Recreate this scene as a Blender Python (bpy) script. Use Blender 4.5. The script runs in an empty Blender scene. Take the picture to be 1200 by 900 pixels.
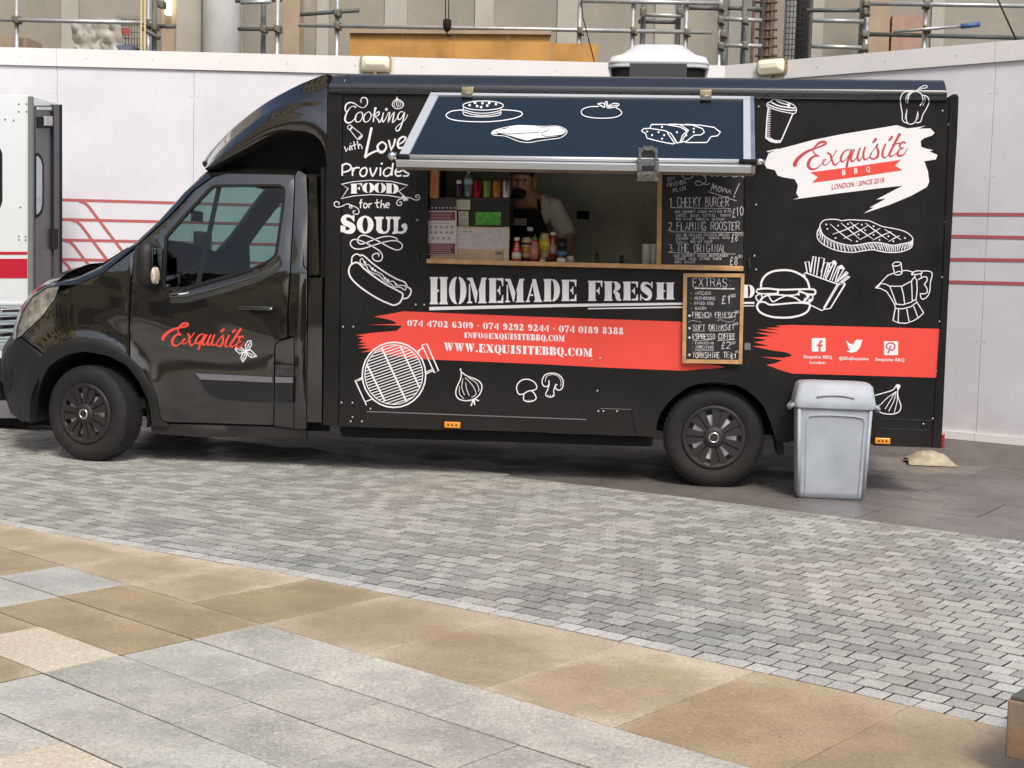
import bpy, bmesh, math, random
from mathutils import Vector, Matrix
from mathutils.geometry import delaunay_2d_cdt
R_ = random.Random(7)
S = bpy.context.scene
# ---------------------------------------------------------------- camera, sky, sun, exposure
CP = Vector((3.9023, -8.8913, 1.3506))
YAW, PIT, ROL, FOC = 0.1029, 0.0785, 0.0263, 1569.2
cF = Vector((-math.sin(YAW)*math.cos(PIT), math.cos(YAW)*math.cos(PIT), -math.sin(PIT)))
r0 = Vector((math.cos(YAW), math.sin(YAW), 0)); u0 = r0.cross(cF)
cR = r0*math.cos(ROL) + u0*math.sin(ROL); cU = -r0*math.sin(ROL) + u0*math.cos(ROL)
cam = bpy.data.objects.new('camera', bpy.data.cameras.new('camera')); S.collection.objects.link(cam)
M_ = Matrix((cR, cU, -cF)).transposed().to_4x4(); M_.translation = CP
cam.matrix_world = M_
cam.data.sensor_width = 36; cam.data.lens = 36*FOC/1200; cam.data.clip_start = .05; cam.data.clip_end = 2000
S.camera = cam
SUN_EL, SUN_AZ = 50, 158      # azimuth measured clockwise from +Y
w = bpy.data.worlds.new('World'); S.world = w; w.use_nodes = True
nt = w.node_tree; bg = nt.nodes['Background']; sk = nt.nodes.new('ShaderNodeTexSky')
sk.sky_type = 'NISHITA'; sk.sun_disc = False; sk.sun_elevation = math.radians(SUN_EL); sk.sun_rotation = math.radians(SUN_AZ)
sk.air_density = 1.0; sk.dust_density = 4.0; sk.ozone_density = 1.0
nt.links.new(sk.outputs[0], bg.inputs[0]); bg.inputs[1].default_value = 0.115
sl = bpy.data.lights.new('sun', 'SUN'); sl.energy = 1.6; sl.angle = math.radians(16); sl.color = (1, .96, .89)
so = bpy.data.objects.new('sun', sl); S.collection.objects.link(so)
sd = Vector((math.sin(math.radians(SUN_AZ))*math.cos(math.radians(SUN_EL)), math.cos(math.radians(SUN_AZ))*math.cos(math.radians(SUN_EL)), math.sin(math.radians(SUN_EL))))
so.rotation_euler = sd.to_track_quat('Z', 'Y').to_euler(); so.location = (0, -10, 12)
S.view_settings.view_transform = 'Standard'; S.view_settings.look = 'None'; S.view_settings.exposure = 0.50; S.view_settings.gamma = 1
S.cycles.max_bounces = 8; S.cycles.transparent_max_bounces = 12

# ---------------------------------------------------------------- measuring helpers (photograph pixel + known plane -> point of the place)
def ray(x, y): return cF + cR*((x-600)/FOC) - cU*((y-450)/FOC)
def onplane(x, y, n, c):
    d = ray(x, y); return CP + d*((c - n.dot(CP))/n.dot(d))
NY = Vector((0, 1, 0)); NZ = Vector((0, 0, 1))
def PY(x, y, v=0.0): return onplane(x, y, NY, v)
def PG(x, y, v=0.0): return onplane(x, y, NZ, v)
# ---------------------------------------------------------------- object helpers
ORG = {}
def tag(o, label=None, cat=None, group=None, kind=None):
    if label: o['label'] = label
    if cat: o['category'] = cat
    if group: o['group'] = group
    if kind: o['kind'] = kind
    return o
def empty(name, loc=(0, 0, 0), parent=None, **k):
    o = bpy.data.objects.new(name, None); S.collection.objects.link(o)
    loc = Vector(loc)
    if parent: o.parent = parent; o.location = loc - ORG[parent.name]
    else: o.location = loc
    o.empty_display_size = .1
    ORG[o.name] = loc; return tag(o, **k)
def inside(p, poly):
    c = False; n = len(poly); x, y = p; j = n-1
    for i in range(n):
        xi, yi = poly[i]; xj, yj = poly[j]
        if (yi > y) != (yj > y) and x < (xj-xi)*(y-yi)/(yj-yi)+xi: c = not c
        j = i
    return c
def fill2d(poly, holes=(), grid=0):
    P = [Vector(p) for p in poly]; E = [(i, (i+1) % len(P)) for i in range(len(P))]
    for h in holes:
        b = len(P); P += [Vector(p) for p in h]; E += [(b+i, b+(i+1) % len(h)) for i in range(len(h))]
    if grid:
        xs = [p[0] for p in poly]; ys = [p[1] for p in poly]
        ni = int((max(xs)-min(xs))/grid)+1; nj = int((max(ys)-min(ys))/grid)+1
        if ni*nj < 20000:
            for i in range(ni):
                for j in range(nj):
                    q = (min(xs)+(i+.5)*grid, min(ys)+(j+.5)*grid)
                    if inside(q, poly) and not any(inside(q, h) for h in holes): P.append(Vector(q))
    V, _, F, *_r = delaunay_2d_cdt(P, E, [], 0, 1e-6)
    out = []
    for f in F:
        c = sum((V[i] for i in f), Vector((0, 0)))/len(f)
        if inside(c, poly) and not any(inside(c, h) for h in holes): out.append(tuple(f))
    return [(v[0], v[1]) for v in V], out
class MB:
    def __init__(s): s.v = []; s.f = []; s.s = []
    def add(s, v, f, smooth=False):
        b = len(s.v); s.v += [Vector(p) for p in v]; s.f += [tuple(b+i for i in q) for q in f]; s.s += [smooth]*len(f); return s
    def box(s, x0, x1, y0, y1, z0, z1, m=None, bev=0):
        if bev:
            bm = bmesh.new(); bmesh.ops.create_cube(bm, size=1)
            for v in bm.verts: v.co = Vector(((x0+x1)/2+v.co.x*(x1-x0), (y0+y1)/2+v.co.y*(y1-y0), (z0+z1)/2+v.co.z*(z1-z0)))
            bmesh.ops.bevel(bm, geom=bm.edges[:], offset=bev, segments=2, profile=.7, affect='EDGES')
            bm.verts.index_update(); v = [q.co.copy() for q in bm.verts]; f = [[q.index for q in g.verts] for g in bm.faces]; bm.free()
            if m: v = [m @ q for q in v]
            return s.add(v, f, True)
        v = [Vector((x, y, z)) for z in (z0, z1) for y in (y0, y1) for x in (x0, x1)]
        if m: v = [m @ q for q in v]
        return s.add(v, [(0, 2, 3, 1), (4, 5, 7, 6), (0, 1, 5, 4), (2, 6, 7, 3), (0, 4, 6, 2), (1, 3, 7, 5)])
    def tube(s, pts, r, n=8, cap=True):
        pts = [Vector(p) for p in pts]; rr = r if isinstance(r, (list, tuple)) else [r]*len(pts); v = []; f = []
        for i, p in enumerate(pts):
            d = (pts[min(i+1, len(pts)-1)] - pts[max(i-1, 0)]).normalized()
            a = d.orthogonal().normalized() if i == 0 else (a - d*a.dot(d)).normalized()
            b = d.cross(a)
            v += [p + (a*math.cos(t)+b*math.sin(t))*rr[i] for t in [2*math.pi*k/n for k in range(n)]]
        for i in range(len(pts)-1):
            for k in range(n): f.append((i*n+k, i*n+(k+1) % n, (i+1)*n+(k+1) % n, (i+1)*n+k))
        s.add(v, f, True)
        if cap: b = len(s.v)-len(v); s.f += [tuple(b+k for k in range(n))[::-1], tuple(b+(len(pts)-1)*n+k for k in range(n))]; s.s += [False]*2
        return s
    def lathe(s, prof, c, ax=(0, 0, 1), n=20, cap=True, smooth=True):
        c = Vector(c); ax = Vector(ax).normalized(); a = ax.orthogonal().normalized(); b = ax.cross(a); v = []; f = []
        for r, h in prof: v += [c+ax*h+(a*math.cos(t)+b*math.sin(t))*max(r, 1e-4) for t in [2*math.pi*k/n for k in range(n)]]
        for i in range(len(prof)-1):
            for k in range(n): f.append((i*n+k, i*n+(k+1) % n, (i+1)*n+(k+1) % n, (i+1)*n+k))
        s.add(v, f, smooth)
        if cap: b = len(s.v)-len(v); s.f += [tuple(b+k for k in range(n))[::-1], tuple(b+(len(prof)-1)*n+k for k in range(n))]; s.s += [False]*2
        return s
    def grid(s, rows, close=False, smooth=True):
        n = len(rows[0]); v = [p for r in rows for p in r]; f = []
        for i in range(len(rows)-1):
            for k in range(n if close else n-1): f.append((i*n+k, i*n+(k+1) % n, (i+1)*n+(k+1) % n, (i+1)*n+k))
        return s.add(v, f, smooth)
    def prism(s, poly, fn, d, holes=(), grid=0, smooth=False):
        """poly in 2D filled, fn(x,y,depth)->3D; front at depth 0, back at d, rims between."""
        V, F = fill2d(poly, holes, grid)
        s.add([fn(x, y, 0) for x, y in V], F, smooth)
        if d:
            s.add([fn(x, y, d) for x, y in V], [t[::-1] for t in F], smooth)
            for lp in [poly]+list(holes):
                n = len(lp); s.add([fn(p[0], p[1], 0) for p in lp]+[fn(p[0], p[1], d) for p in lp], [(i, (i+1) % n, n+(i+1) % n, n+i) for i in range(n)])
        return s
    def mesh(s, name, org=Vector((0, 0, 0)), fix=True):
        me = bpy.data.meshes.new(name); me.from_pydata([p-org for p in s.v], [], s.f)
        me.polygons.foreach_set('use_smooth', s.s); me.validate()
        if fix:
            bm = bmesh.new(); bm.from_mesh(me); bmesh.ops.recalc_face_normals(bm, faces=bm.faces); bm.to_mesh(me); bm.free()
        me.update(); return me
    def build(s, name, m, parent=None, label=None, cat=None, group=None, kind=None, org=None, fix=True):
        if parent is not None: og = ORG[parent.name]
        elif org is not None: og = Vector(org)
        elif cat:
            xs = [p.x for p in s.v]; ys = [p.y for p in s.v]; zs = [p.z for p in s.v]
            og = Vector(((min(xs)+max(xs))/2, (min(ys)+max(ys))/2, min(zs)))
        else: og = Vector((0, 0, 0))
        me = s.mesh(name, og, fix)
        for q in (m if isinstance(m, (list, tuple)) else [m]): me.materials.append(q)
        o = bpy.data.objects.new(name, me); S.collection.objects.link(o)
        if parent is not None: o.parent = parent
        else: o.location = og
        ORG[o.name] = og
        return tag(o, label, cat, group, kind)
def bx(name, m, parent, x0, x1, y0, y1, z0, z1, bev=0, **k): return MB().box(x0, x1, y0, y1, z0, z1, bev=bev).build(name, m, parent, **k)
def rrect(x0, y0, x1, y1, r, n=5):
    out = []
    for cx, cy, a in ((x1-r, y1-r, 0), (x0+r, y1-r, 90), (x0+r, y0+r, 180), (x1-r, y0+r, 270)):
        for k in range(n+1): t = math.radians(a+90*k/n); out.append((cx+r*math.cos(t), cy+r*math.sin(t)))
    return out
def smooth_path(P, sub=5, closed=False):
    n = len(P); out = []
    if n < 3: return list(P)
    for i in range(n if closed else n-1):
        g = (lambda k: P[k % n]) if closed else (lambda k: P[max(0, min(n-1, k))])
        a, b, c, d = g(i-1), g(i), g(i+1), g(i+2)
        for k in range(sub):
            t = k/sub; out.append(tuple(.5*((2*b[q])+(-a[q]+c[q])*t+(2*a[q]-5*b[q]+4*c[q]-d[q])*t*t+(-a[q]+3*b[q]-3*c[q]+d[q])*t**3) for q in range(len(b))))
    if not closed: out.append(tuple(P[-1]))
    return out
# ---------------------------------------------------------------- materials
MATS = {}
def mat(name, col=(.5, .5, .5), rough=.5, metal=0, coat=0, var=0, vscale=8, bump=0, bscale=60, emit=0, trans=0, rvar=0, tint=None, spec=.5, island=0, coatr=.04):
    m = bpy.data.materials.new(name); m.use_nodes = True; n = m.node_tree; b = n.nodes['Principled BSDF']; L = n.links.new
    b.inputs['Base Color'].default_value = (*col, 1); b.inputs['Roughness'].default_value = rough; b.inputs['Metallic'].default_value = metal
    b.inputs['Coat Weight'].default_value = coat; b.inputs['Coat Roughness'].default_value = coatr; b.inputs['Specular IOR Level'].default_value = spec
    tc = n.nodes.new('ShaderNodeTexCoord'); geo = n.nodes.new('ShaderNodeNewGeometry')
    last = None
    if var:
        t = n.nodes.new('ShaderNodeTexNoise'); t.inputs['Scale'].default_value = vscale; t.inputs['Detail'].default_value = 6; t.inputs['Roughness'].default_value = .65
        L(geo.outputs['Position'], t.inputs['Vector'])
        r = n.nodes.new('ShaderNodeValToRGB'); c2 = tint or tuple(c*(1-var) for c in col); c1 = tuple(min(1, c*(1+var*.5)) for c in col)
        r.color_ramp.elements[0].position = .35; r.color_ramp.elements[1].position = .65
        r.color_ramp.elements[0].color = (*c2, 1); r.color_ramp.elements[1].color = (*c1, 1)
        L(t.outputs['Fac'], r.inputs['Fac']); last = r.outputs['Color']
    if island:
        oi = n.nodes.new('ShaderNodeObjectInfo'); ad = n.nodes.new('ShaderNodeMath'); ad.operation = 'ADD'; fr = n.nodes.new('ShaderNodeMath'); fr.operation = 'FRACT'
        L(geo.outputs['Random Per Island'], ad.inputs[0]); L(oi.outputs['Random'], ad.inputs[1]); L(ad.outputs[0], fr.inputs[0])
        mr = n.nodes.new('ShaderNodeMapRange'); mr.inputs['To Min'].default_value = 1-island; mr.inputs['To Max'].default_value = 1+island; L(fr.outputs[0], mr.inputs['Value'])
        mx = n.nodes.new('ShaderNodeMix'); mx.data_type = 'RGBA'; mx.blend_type = 'MULTIPLY'; mx.inputs[0].default_value = 1
        if last: L(last, mx.inputs[6])
        else: mx.inputs[6].default_value = (*col, 1)
        L(mr.outputs[0], mx.inputs[7]); last = mx.outputs[2]
    if last: L(last, b.inputs['Base Color'])
    if bump:
        t = n.nodes.new('ShaderNodeTexNoise'); t.inputs['Scale'].default_value = bscale; t.inputs['Detail'].default_value = 5; L(geo.outputs['Position'], t.inputs['Vector'])
        bp = n.nodes.new('ShaderNodeBump'); bp.inputs['Strength'].default_value = bump; bp.inputs['Distance'].default_value = .01
        L(t.outputs['Fac'], bp.inputs['Height']); L(bp.outputs[0], b.inputs['Normal'])
    if rvar:
        t = n.nodes.new('ShaderNodeTexNoise'); t.inputs['Scale'].default_value = 5; t.inputs['Detail'].default_value = 6; L(geo.outputs['Position'], t.inputs['Vector'])
        mr = n.nodes.new('ShaderNodeMapRange'); mr.inputs['From Min'].default_value = .3; mr.inputs['From Max'].default_value = .7
        mr.inputs['To Min'].default_value = max(0, rough-rvar); mr.inputs['To Max'].default_value = rough+rvar; L(t.outputs['Fac'], mr.inputs['Value']); L(mr.outputs[0], b.inputs['Roughness'])
    if emit: b.inputs['Emission Color'].default_value = (*col, 1); b.inputs['Emission Strength'].default_value = emit
    if trans:
        o = n.nodes['Material Output']; tr = n.nodes.new('ShaderNodeBsdfTransparent'); tr.inputs[0].default_value = (*(tint or (.8, .8, .8)), 1)
        gl = n.nodes.new('ShaderNodeBsdfGlossy'); gl.inputs['Roughness'].default_value = .02; dt = n.nodes.new('ShaderNodeVectorMath'); dt.operation = 'DOT_PRODUCT'; L(geo.outputs['Incoming'], dt.inputs[0]); L(geo.outputs['Normal'], dt.inputs[1])
        def mth(op, x, y=None):
            q = n.nodes.new('ShaderNodeMath'); q.operation = op
            for i_, v_ in enumerate((x, y)):
                if v_ is None: continue
                if isinstance(v_, (int, float)): q.inputs[i_].default_value = v_
                else: L(v_, q.inputs[i_])
            return q.outputs[0]
        fr_ = mth('ADD', mth('MULTIPLY', mth('POWER', mth('SUBTRACT', 1.0, mth('ABSOLUTE', dt.outputs['Value'])), 5.0), .92), .045)
        mx = n.nodes.new('ShaderNodeMixShader'); L(fr_, mx.inputs[0]); L(tr.outputs[0], mx.inputs[1]); L(gl.outputs[0], mx.inputs[2]); L(mx.outputs[0], o.inputs[0])
    MATS[name] = m; return m
paint = mat('black gloss paint', (.008, .0072, .0055), .35, coat=1, coatr=.055, spec=.25, var=.5, vscale=4)
paint.node_tree.nodes['Principled BSDF'].inputs['Coat IOR'].default_value = 1.9
_n = paint.node_tree; _b = _n.nodes['Principled BSDF']; _g = _n.nodes.new('ShaderNodeNewGeometry'); _x = _n.nodes.new('ShaderNodeSeparateXYZ'); _n.links.new(_g.outputs['Position'], _x.inputs[0])
_t = _n.nodes.new('ShaderNodeTexNoise'); _t.inputs['Scale'].default_value = 6; _t.inputs['Detail'].default_value = 7; _n.links.new(_g.outputs['Position'], _t.inputs['Vector'])
_a = _n.nodes.new('ShaderNodeMath'); _a.operation = 'MULTIPLY_ADD'; _a.inputs[1].default_value = .5; _n.links.new(_t.outputs['Fac'], _a.inputs[0]); _n.links.new(_x.outputs[2], _a.inputs[2])
_r = _n.nodes.new('ShaderNodeMapRange'); _r.interpolation_type = 'SMOOTHSTEP'; _r.inputs['From Min'].default_value = .62; _r.inputs['From Max'].default_value = 1.15; _r.inputs['To Min'].default_value = .17; _r.inputs['To Max'].default_value = .025   # road film low on the doors
_n.links.new(_a.outputs[0], _r.inputs['Value']); _n.links.new(_r.outputs[0], _b.inputs['Coat Roughness'])
vinyl = mat('black vinyl wrap', (.010, .010, .010), .42, var=.4, vscale=3, rvar=.1, spec=.26)
rail = mat('black roof rail', (.02, .021, .024), .22, coat=.6)
plastic = mat('black plastic', (.012, .012, .012), .55, bump=.15, bscale=400)
matte = mat('matt black', (.008, .008, .008), .9)
rubber = mat('tyre rubber', (.010, .010, .010), .8, bump=.2, bscale=120, var=.3, vscale=20)
greyplastic = mat('grey plastic', (.16, .16, .18), .45)
alu = mat('brushed aluminium', (.62, .63, .65), .35, metal=1, rvar=.1)
chrome = mat('chrome', (.8, .8, .8), .12, metal=1)
steel = mat('stainless steel', (.78, .77, .66), .5, metal=.1, rvar=.12, var=.15, vscale=3)
silver = mat('silver wheel steel', (.8, .8, .8), .4, metal=.5)
glass = mat('tinted glass', trans=1, tint=(.42, .56, .53))
clear = mat('clear glass', trans=1, tint=(.85, .9, .9))
white = mat('white print', (.80, .80, .82), .5)
red = mat('red print', (.78, .065, .045), .5)
redlogo = mat('logo red print', (.55, .05, .06), .5)
dkred = mat('dark red print', (.12, .01, .015), .5)
chalk = mat('chalk', (.62, .62, .62), .9, var=.35, vscale=60)
board = mat('blackboard', (.012, .012, .013), .55, var=.4, vscale=12)
agedsteel = mat('aged steel', (.30, .28, .24), .38, metal=.8, var=.6, vscale=60)
wood = mat('pine wood', (.52, .30, .13), .5, var=.25, vscale=14)
wood2 = mat('orange wood', (.50, .17, .04), .5, var=.25, vscale=10)
amber = mat('amber lens', (.85, .30, .01), .25, coat=1)
redlens = mat('red lens', (.35, .01, .02), .2, coat=1)
lens = mat('headlamp lens', trans=1, tint=(.9, .9, .88))
def dirt(m, z0, z1, col, amt, sc=5):
    """splashes and grime that sit on the foot of a surface, broken up by noise"""
    n = m.node_tree; b = n.nodes['Principled BSDF']; L = n.links.new; g = n.nodes.new('ShaderNodeNewGeometry'); x = n.nodes.new('ShaderNodeSeparateXYZ'); L(g.outputs['Position'], x.inputs[0])
    t = n.nodes.new('ShaderNodeTexNoise'); t.inputs['Scale'].default_value = sc; t.inputs['Detail'].default_value = 9; t.inputs['Roughness'].default_value = .7; L(g.outputs['Position'], t.inputs['Vector'])
    a = n.nodes.new('ShaderNodeMath'); a.operation = 'MULTIPLY_ADD'; a.inputs[1].default_value = (z1-z0)*1.6; L(t.outputs['Fac'], a.inputs[0]); L(x.outputs[2], a.inputs[2])
    r = n.nodes.new('ShaderNodeMapRange'); r.interpolation_type = 'SMOOTHSTEP'; r.inputs['From Min'].default_value = z0+(z1-z0)*.7; r.inputs['From Max'].default_value = z1+(z1-z0)*.8; r.inputs['To Min'].default_value = amt; r.inputs['To Max'].default_value = 0; L(a.outputs[0], r.inputs['Value'])
    mx = n.nodes.new('ShaderNodeMix'); mx.data_type = 'RGBA'; L(r.outputs[0], mx.inputs[0]); mx.inputs[7].default_value = (*col, 1)
    if b.inputs['Base Color'].links: L(b.inputs['Base Color'].links[0].from_socket, mx.inputs[6])
    else: mx.inputs[6].default_value = b.inputs['Base Color'].default_value
    L(mx.outputs[2], b.inputs['Base Color'])
dirt(vinyl, .35, .75, (.04, .036, .03), .25); dirt(plastic, .2, .6, (.05, .045, .038), .28); dirt(rubber, -.05, .5, (.04, .036, .03), .4, 12)
# ---------------------------------------------------------------- ground
TH = math.radians(-34.7); eu = Vector((math.cos(TH), math.sin(TH))); ev = Vector((-math.sin(TH), math.cos(TH)))
def U2(u, v, z=0): p = eu*u+ev*v; return Vector((p.x, p.y, z))
kerb = [PG(x, y).xy for x, y in ((0, 614), (200, 649), (361.7, 678), (600, 725), (800, 768), (1000, 812), (1175, 853))]
d0 = (kerb[0]-kerb[1]).normalized(); d1 = (kerb[-1]-kerb[-2]).normalized()
KB = [kerb[0]+d0*4.5+Vector((0, .35)), kerb[0]+d0*2+Vector((0, .06))]+kerb+[kerb[-1]+d1*1.5, kerb[-1]+d1*4]
KB = [Vector(p) for p in smooth_path([tuple(p) for p in KB], 8)]
def kuv(): return [(p.dot(eu), p.dot(ev)) for p in KB]
KUV = kuv()
def kv(u):
    for a, b in zip(KUV, KUV[1:]):
        if a[0] <= u <= b[0]: return a[1]+(b[1]-a[1])*(u-a[0])/(b[0]-a[0])
    return KUV[0][1] if u < KUV[0][0] else KUV[-1][1]
def stone_mat(name, base, base2, speck, rough=.75, stain=None, island=.08, wet=0, big=1.2, pale=None, pbias=0, hue=None):
    m = bpy.data.materials.new(name); m.use_nodes = True; n = m.node_tree; b = n.nodes['Principled BSDF']; L = n.links.new
    geo = n.nodes.new('ShaderNodeNewGeometry'); tc = n.nodes.new('ShaderNodeTexCoord'); oi = n.nodes.new('ShaderNodeObjectInfo')
    def noise(sc, det=5, rg=.6, vec=None):
        t = n.nodes.new('ShaderNodeTexNoise'); t.inputs['Scale'].default_value = sc; t.inputs['Detail'].default_value = det; t.inputs['Roughness'].default_value = rg
        L(vec or geo.outputs['Position'], t.inputs['Vector']); return t.outputs['Fac']
    def rng(x, a, c, d=0, e=1):
        q = n.nodes.new('ShaderNodeMapRange'); q.interpolation_type = 'SMOOTHSTEP'
        for k, val in zip(('From Min', 'From Max', 'To Min', 'To Max'), (a, c, d, e)): q.inputs[k].default_value = val
        L(x, q.inputs['Value']); return q.outputs[0]
    def mix(f, a, c, mode='MIX'):
        q = n.nodes.new('ShaderNodeMix'); q.data_type = 'RGBA'; q.blend_type = mode
        if isinstance(f, (int, float)): q.inputs[0].default_value = f
        else: L(f, q.inputs[0])
        for k, val in ((6, a), (7, c)):
            if isinstance(val, tuple): q.inputs[k].default_value = (*val, 1)
            else: L(val, q.inputs[k])
        return q.outputs[2]
    col = mix(rng(noise(big, 7, .7), .35, .65), base, base2)
    if stain:
        # damp patch in the middle of each stone, its edge broken by noise
        mp = n.nodes.new('ShaderNodeVectorMath'); mp.operation = 'SUBTRACT'; L(tc.outputs['Generated'], mp.inputs[0]); mp.inputs[1].default_value = (.55, .36, .5)
        sc = n.nodes.new('ShaderNodeVectorMath'); sc.operation = 'MULTIPLY'; L(mp.outputs[0], sc.inputs[0]); sc.inputs[1].default_value = (.82, .95, 0)
        ln = n.nodes.new('ShaderNodeVectorMath'); ln.operation = 'LENGTH'; L(sc.outputs[0], ln.inputs[0])
        ns = n.nodes.new('ShaderNodeMath'); ns.operation = 'MULTIPLY_ADD'; L(noise(2.6, 9, .72), ns.inputs[0]); ns.inputs[1].default_value = 1.15; L(ln.outputs['Value'], ns.inputs[2])
        f = rng(ns.outputs[0], .88+pbias, 1.18+pbias, .8, 0)
        st2 = mix(rng(noise(3.5, 6), .4, .62), stain[0], stain[1])
        col = mix(f, col, st2)
    col = mix(rng(noise(75, 4, .8), .50, .62, 0, .62), col, speck)
    col = mix(rng(noise(42, 4, .75), .53, .66, 0, .5), col, pale or tuple(min(1, c*1.35) for c in base))
    if hue: col = mix(rng(noise(.55, 4, .6), .42, .62, 0, .5), col, mix(1.0, col, hue, 'MULTIPLY'))
    ad = n.nodes.new('ShaderNodeMath'); ad.operation = 'ADD'; fr = n.nodes.new('ShaderNodeMath'); fr.operation = 'FRACT'
    L(geo.outputs['Random Per Island'], ad.inputs[0]); L(oi.outputs['Random'], ad.inputs[1]); L(ad.outputs[0], fr.inputs[0])
    col = mix(1.0, col, rng(fr.outputs[0], 0, 1, 1-island, 1+island), 'MULTIPLY')
    L(col, b.inputs['Base Color'])
    if wet: L(rng(noise(.9, 5), .42, .58, rough-wet, rough), b.inputs['Roughness'])
    else: b.inputs['Roughness'].default_value = rough
    bp = n.nodes.new('ShaderNodeBump'); bp.inputs['Strength'].default_value = .35; bp.inputs['Distance'].default_value = .004
    L(noise(120, 5, .7), bp.inputs['Height']); L(bp.outputs[0], b.inputs['Normal']); return m
m_sett = stone_mat('granite sett', (.49, .49, .455), (.34, .35, .325), (.11, .11, .095), island=.22, rough=.62, wet=.3, big=.9, hue=(1.0, .96, .93))
m_sett2 = stone_mat('pale edge sett', (.56, .55, .51), (.46, .455, .43), (.2, .2, .2), island=.10)
m_grey = stone_mat('grey granite slab', (.62, .60, .53), (.40, .39, .35), (.17, .165, .14), island=.07, big=2.2, rough=.62, wet=.3)
m_blue = stone_mat('pale blue granite slab', (.61, .60, .55), (.44, .435, .40), (.24, .24, .225), island=.05, big=2.5, rough=.55, wet=.3)
m_tan = stone_mat('tan granite slab', (.66, .57, .43), (.54, .45, .32), (.26, .2, .12), stain=((.36, .275, .155), (.45, .35, .21)), island=.05, big=2, rough=.6, wet=.28, pbias=-.01, pale=(.60, .52, .40))
m_tand = stone_mat('tan granite slab well stained', (.58, .48, .33), (.46, .36, .23), (.2, .15, .08), stain=((.33, .25, .14), (.44, .335, .195)), island=.05, big=2, rough=.6, wet=.28, pbias=.14, pale=(.55, .46, .32))
m_tanp = stone_mat('cream granite slab', (.68, .62, .50), (.60, .52, .39), (.3, .25, .17), island=.04, big=2)
m_dark = stone_mat('wet brown slab', (.21, .192, .18), (.14, .13, .122), (.07, .064, .06), rough=.5, island=.10, wet=.32, big=1.4)
m_joint = mat('joint mortar', (.016, .015, .014), .95, bump=.5, bscale=200)
m_base = mat('paving base', (.06, .055, .05), .9)

MB().grid([[Vector((-60, -60, -.035)), Vector((60, -60, -.035))], [Vector((-60, 90, -.035)), Vector((60, 90, -.035))]]).build('ground', m_base, kind='structure')
def poly_stone(mb, P, h, inset, z0=-.03, z=0.0):
    """a stone: top face inset, chamfer, sides (P = list of xy, ccw)"""
    n = len(P); c = sum(P, Vector((0, 0)))/n
    def off(d):
        out = []
        for i in range(n):
            a, b, e = P[i-1], P[i], P[(i+1) % n]
            n1 = Vector((-(b-a).y, (b-a).x)).normalized(); n2 = Vector((-(e-b).y, (e-b).x)).normalized()
            m = n1+n2
            m = m/max(.3, m.length_squared)*2 if m.length > 1e-6 else n1
            out.append(b+m*d)
        return out
    T = off(inset)
    v = [Vector((p.x, p.y, z0)) for p in P]+[Vector((p.x, p.y, z-h)) for p in P]+[Vector((p.x, p.y, z)) for p in T]
    f = [(i, (i+1) % n, n+(i+1) % n, n+i) for i in range(n)]+[(n+i, n+(i+1) % n, 2*n+(i+1) % n, 2*n+i) for i in range(n)]+[tuple(2*n+i for i in range(n))]
    mb.add(v, f)
# setts: courses offset from the kerb curve
seg = [0]
for a, b in zip(KB, KB[1:]): seg.append(seg[-1]+(b-a).length)
def kat(s):
    s = max(0, min(seg[-1]-1e-4, s))
    for i in range(len(seg)-1):
        if seg[i+1] >= s:
            t = (s-seg[i])/(seg[i+1]-seg[i]); d = (KB[i+1]-KB[i]).normalized(); return KB[i].lerp(KB[i+1], t), d
    return KB[-1], d
def kat2(s):   # smoothed normal
    p, _ = kat(s); a, _ = kat(s-.5); b, _ = kat(s+.5); d = (b-a).normalized(); return p, Vector((-d.y, d.x))
road = empty('sett_paving', (3, -2, 0)); tag(road, kind='structure')
Bd_a, Bd_b = PG(800, 584).xy, PG(1200, 635).xy
bdir = (Bd_b-Bd_a).normalized(); bn = Vector((-bdir.y, bdir.x)); bc = bn.dot(Bd_a)
COL, ROWH, GAP = .1035, .0975, .0125
stuff = MB(); edge = MB(); singles = []
for r in range(-0, 46):
    o0 = r*ROWH+GAP/2; o1 = (r+1)*ROWH-GAP/2
    off_ = (0 if r % 2 else COL/2) + R_.uniform(-.006, .006); kk_ = -1
    while True:
        kk_ += 1; s = off_+kk_*COL; wv = COL
        if s > seg[-1]-.2: break
        p, nn = kat2(s+GAP*.33); q, mm = kat2(s+wv-GAP*.33)
        Q = [p+nn*o0, q+mm*o0, q+mm*o1, p+nn*o1]
        Q = [v+Vector((R_.uniform(-.002, .002), R_.uniform(-.002, .002))) for v in Q]
        cc = sum(Q, Vector((0, 0)))/4
        if bn.dot(cc) > bc+.035 or cc.x < -6 or cc.y > 4 or cc.x > 7.5: continue
        dz = R_.uniform(-.0006, .0018)
        singles.append(((cc-CP.xy).length, r, Q, dz))
def in_view(c):
    d = Vector((c.x, c.y, 0))-CP; z = d.dot(cF)
    if z <= 0: return False
    x = 600+FOC*d.dot(cR)/z; y = 450-FOC*d.dot(cU)/z
    return -10 < x < 1190 and y < 905
singles.sort(key=lambda t: t[0]); cnt = 0
proto_s = None
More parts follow.
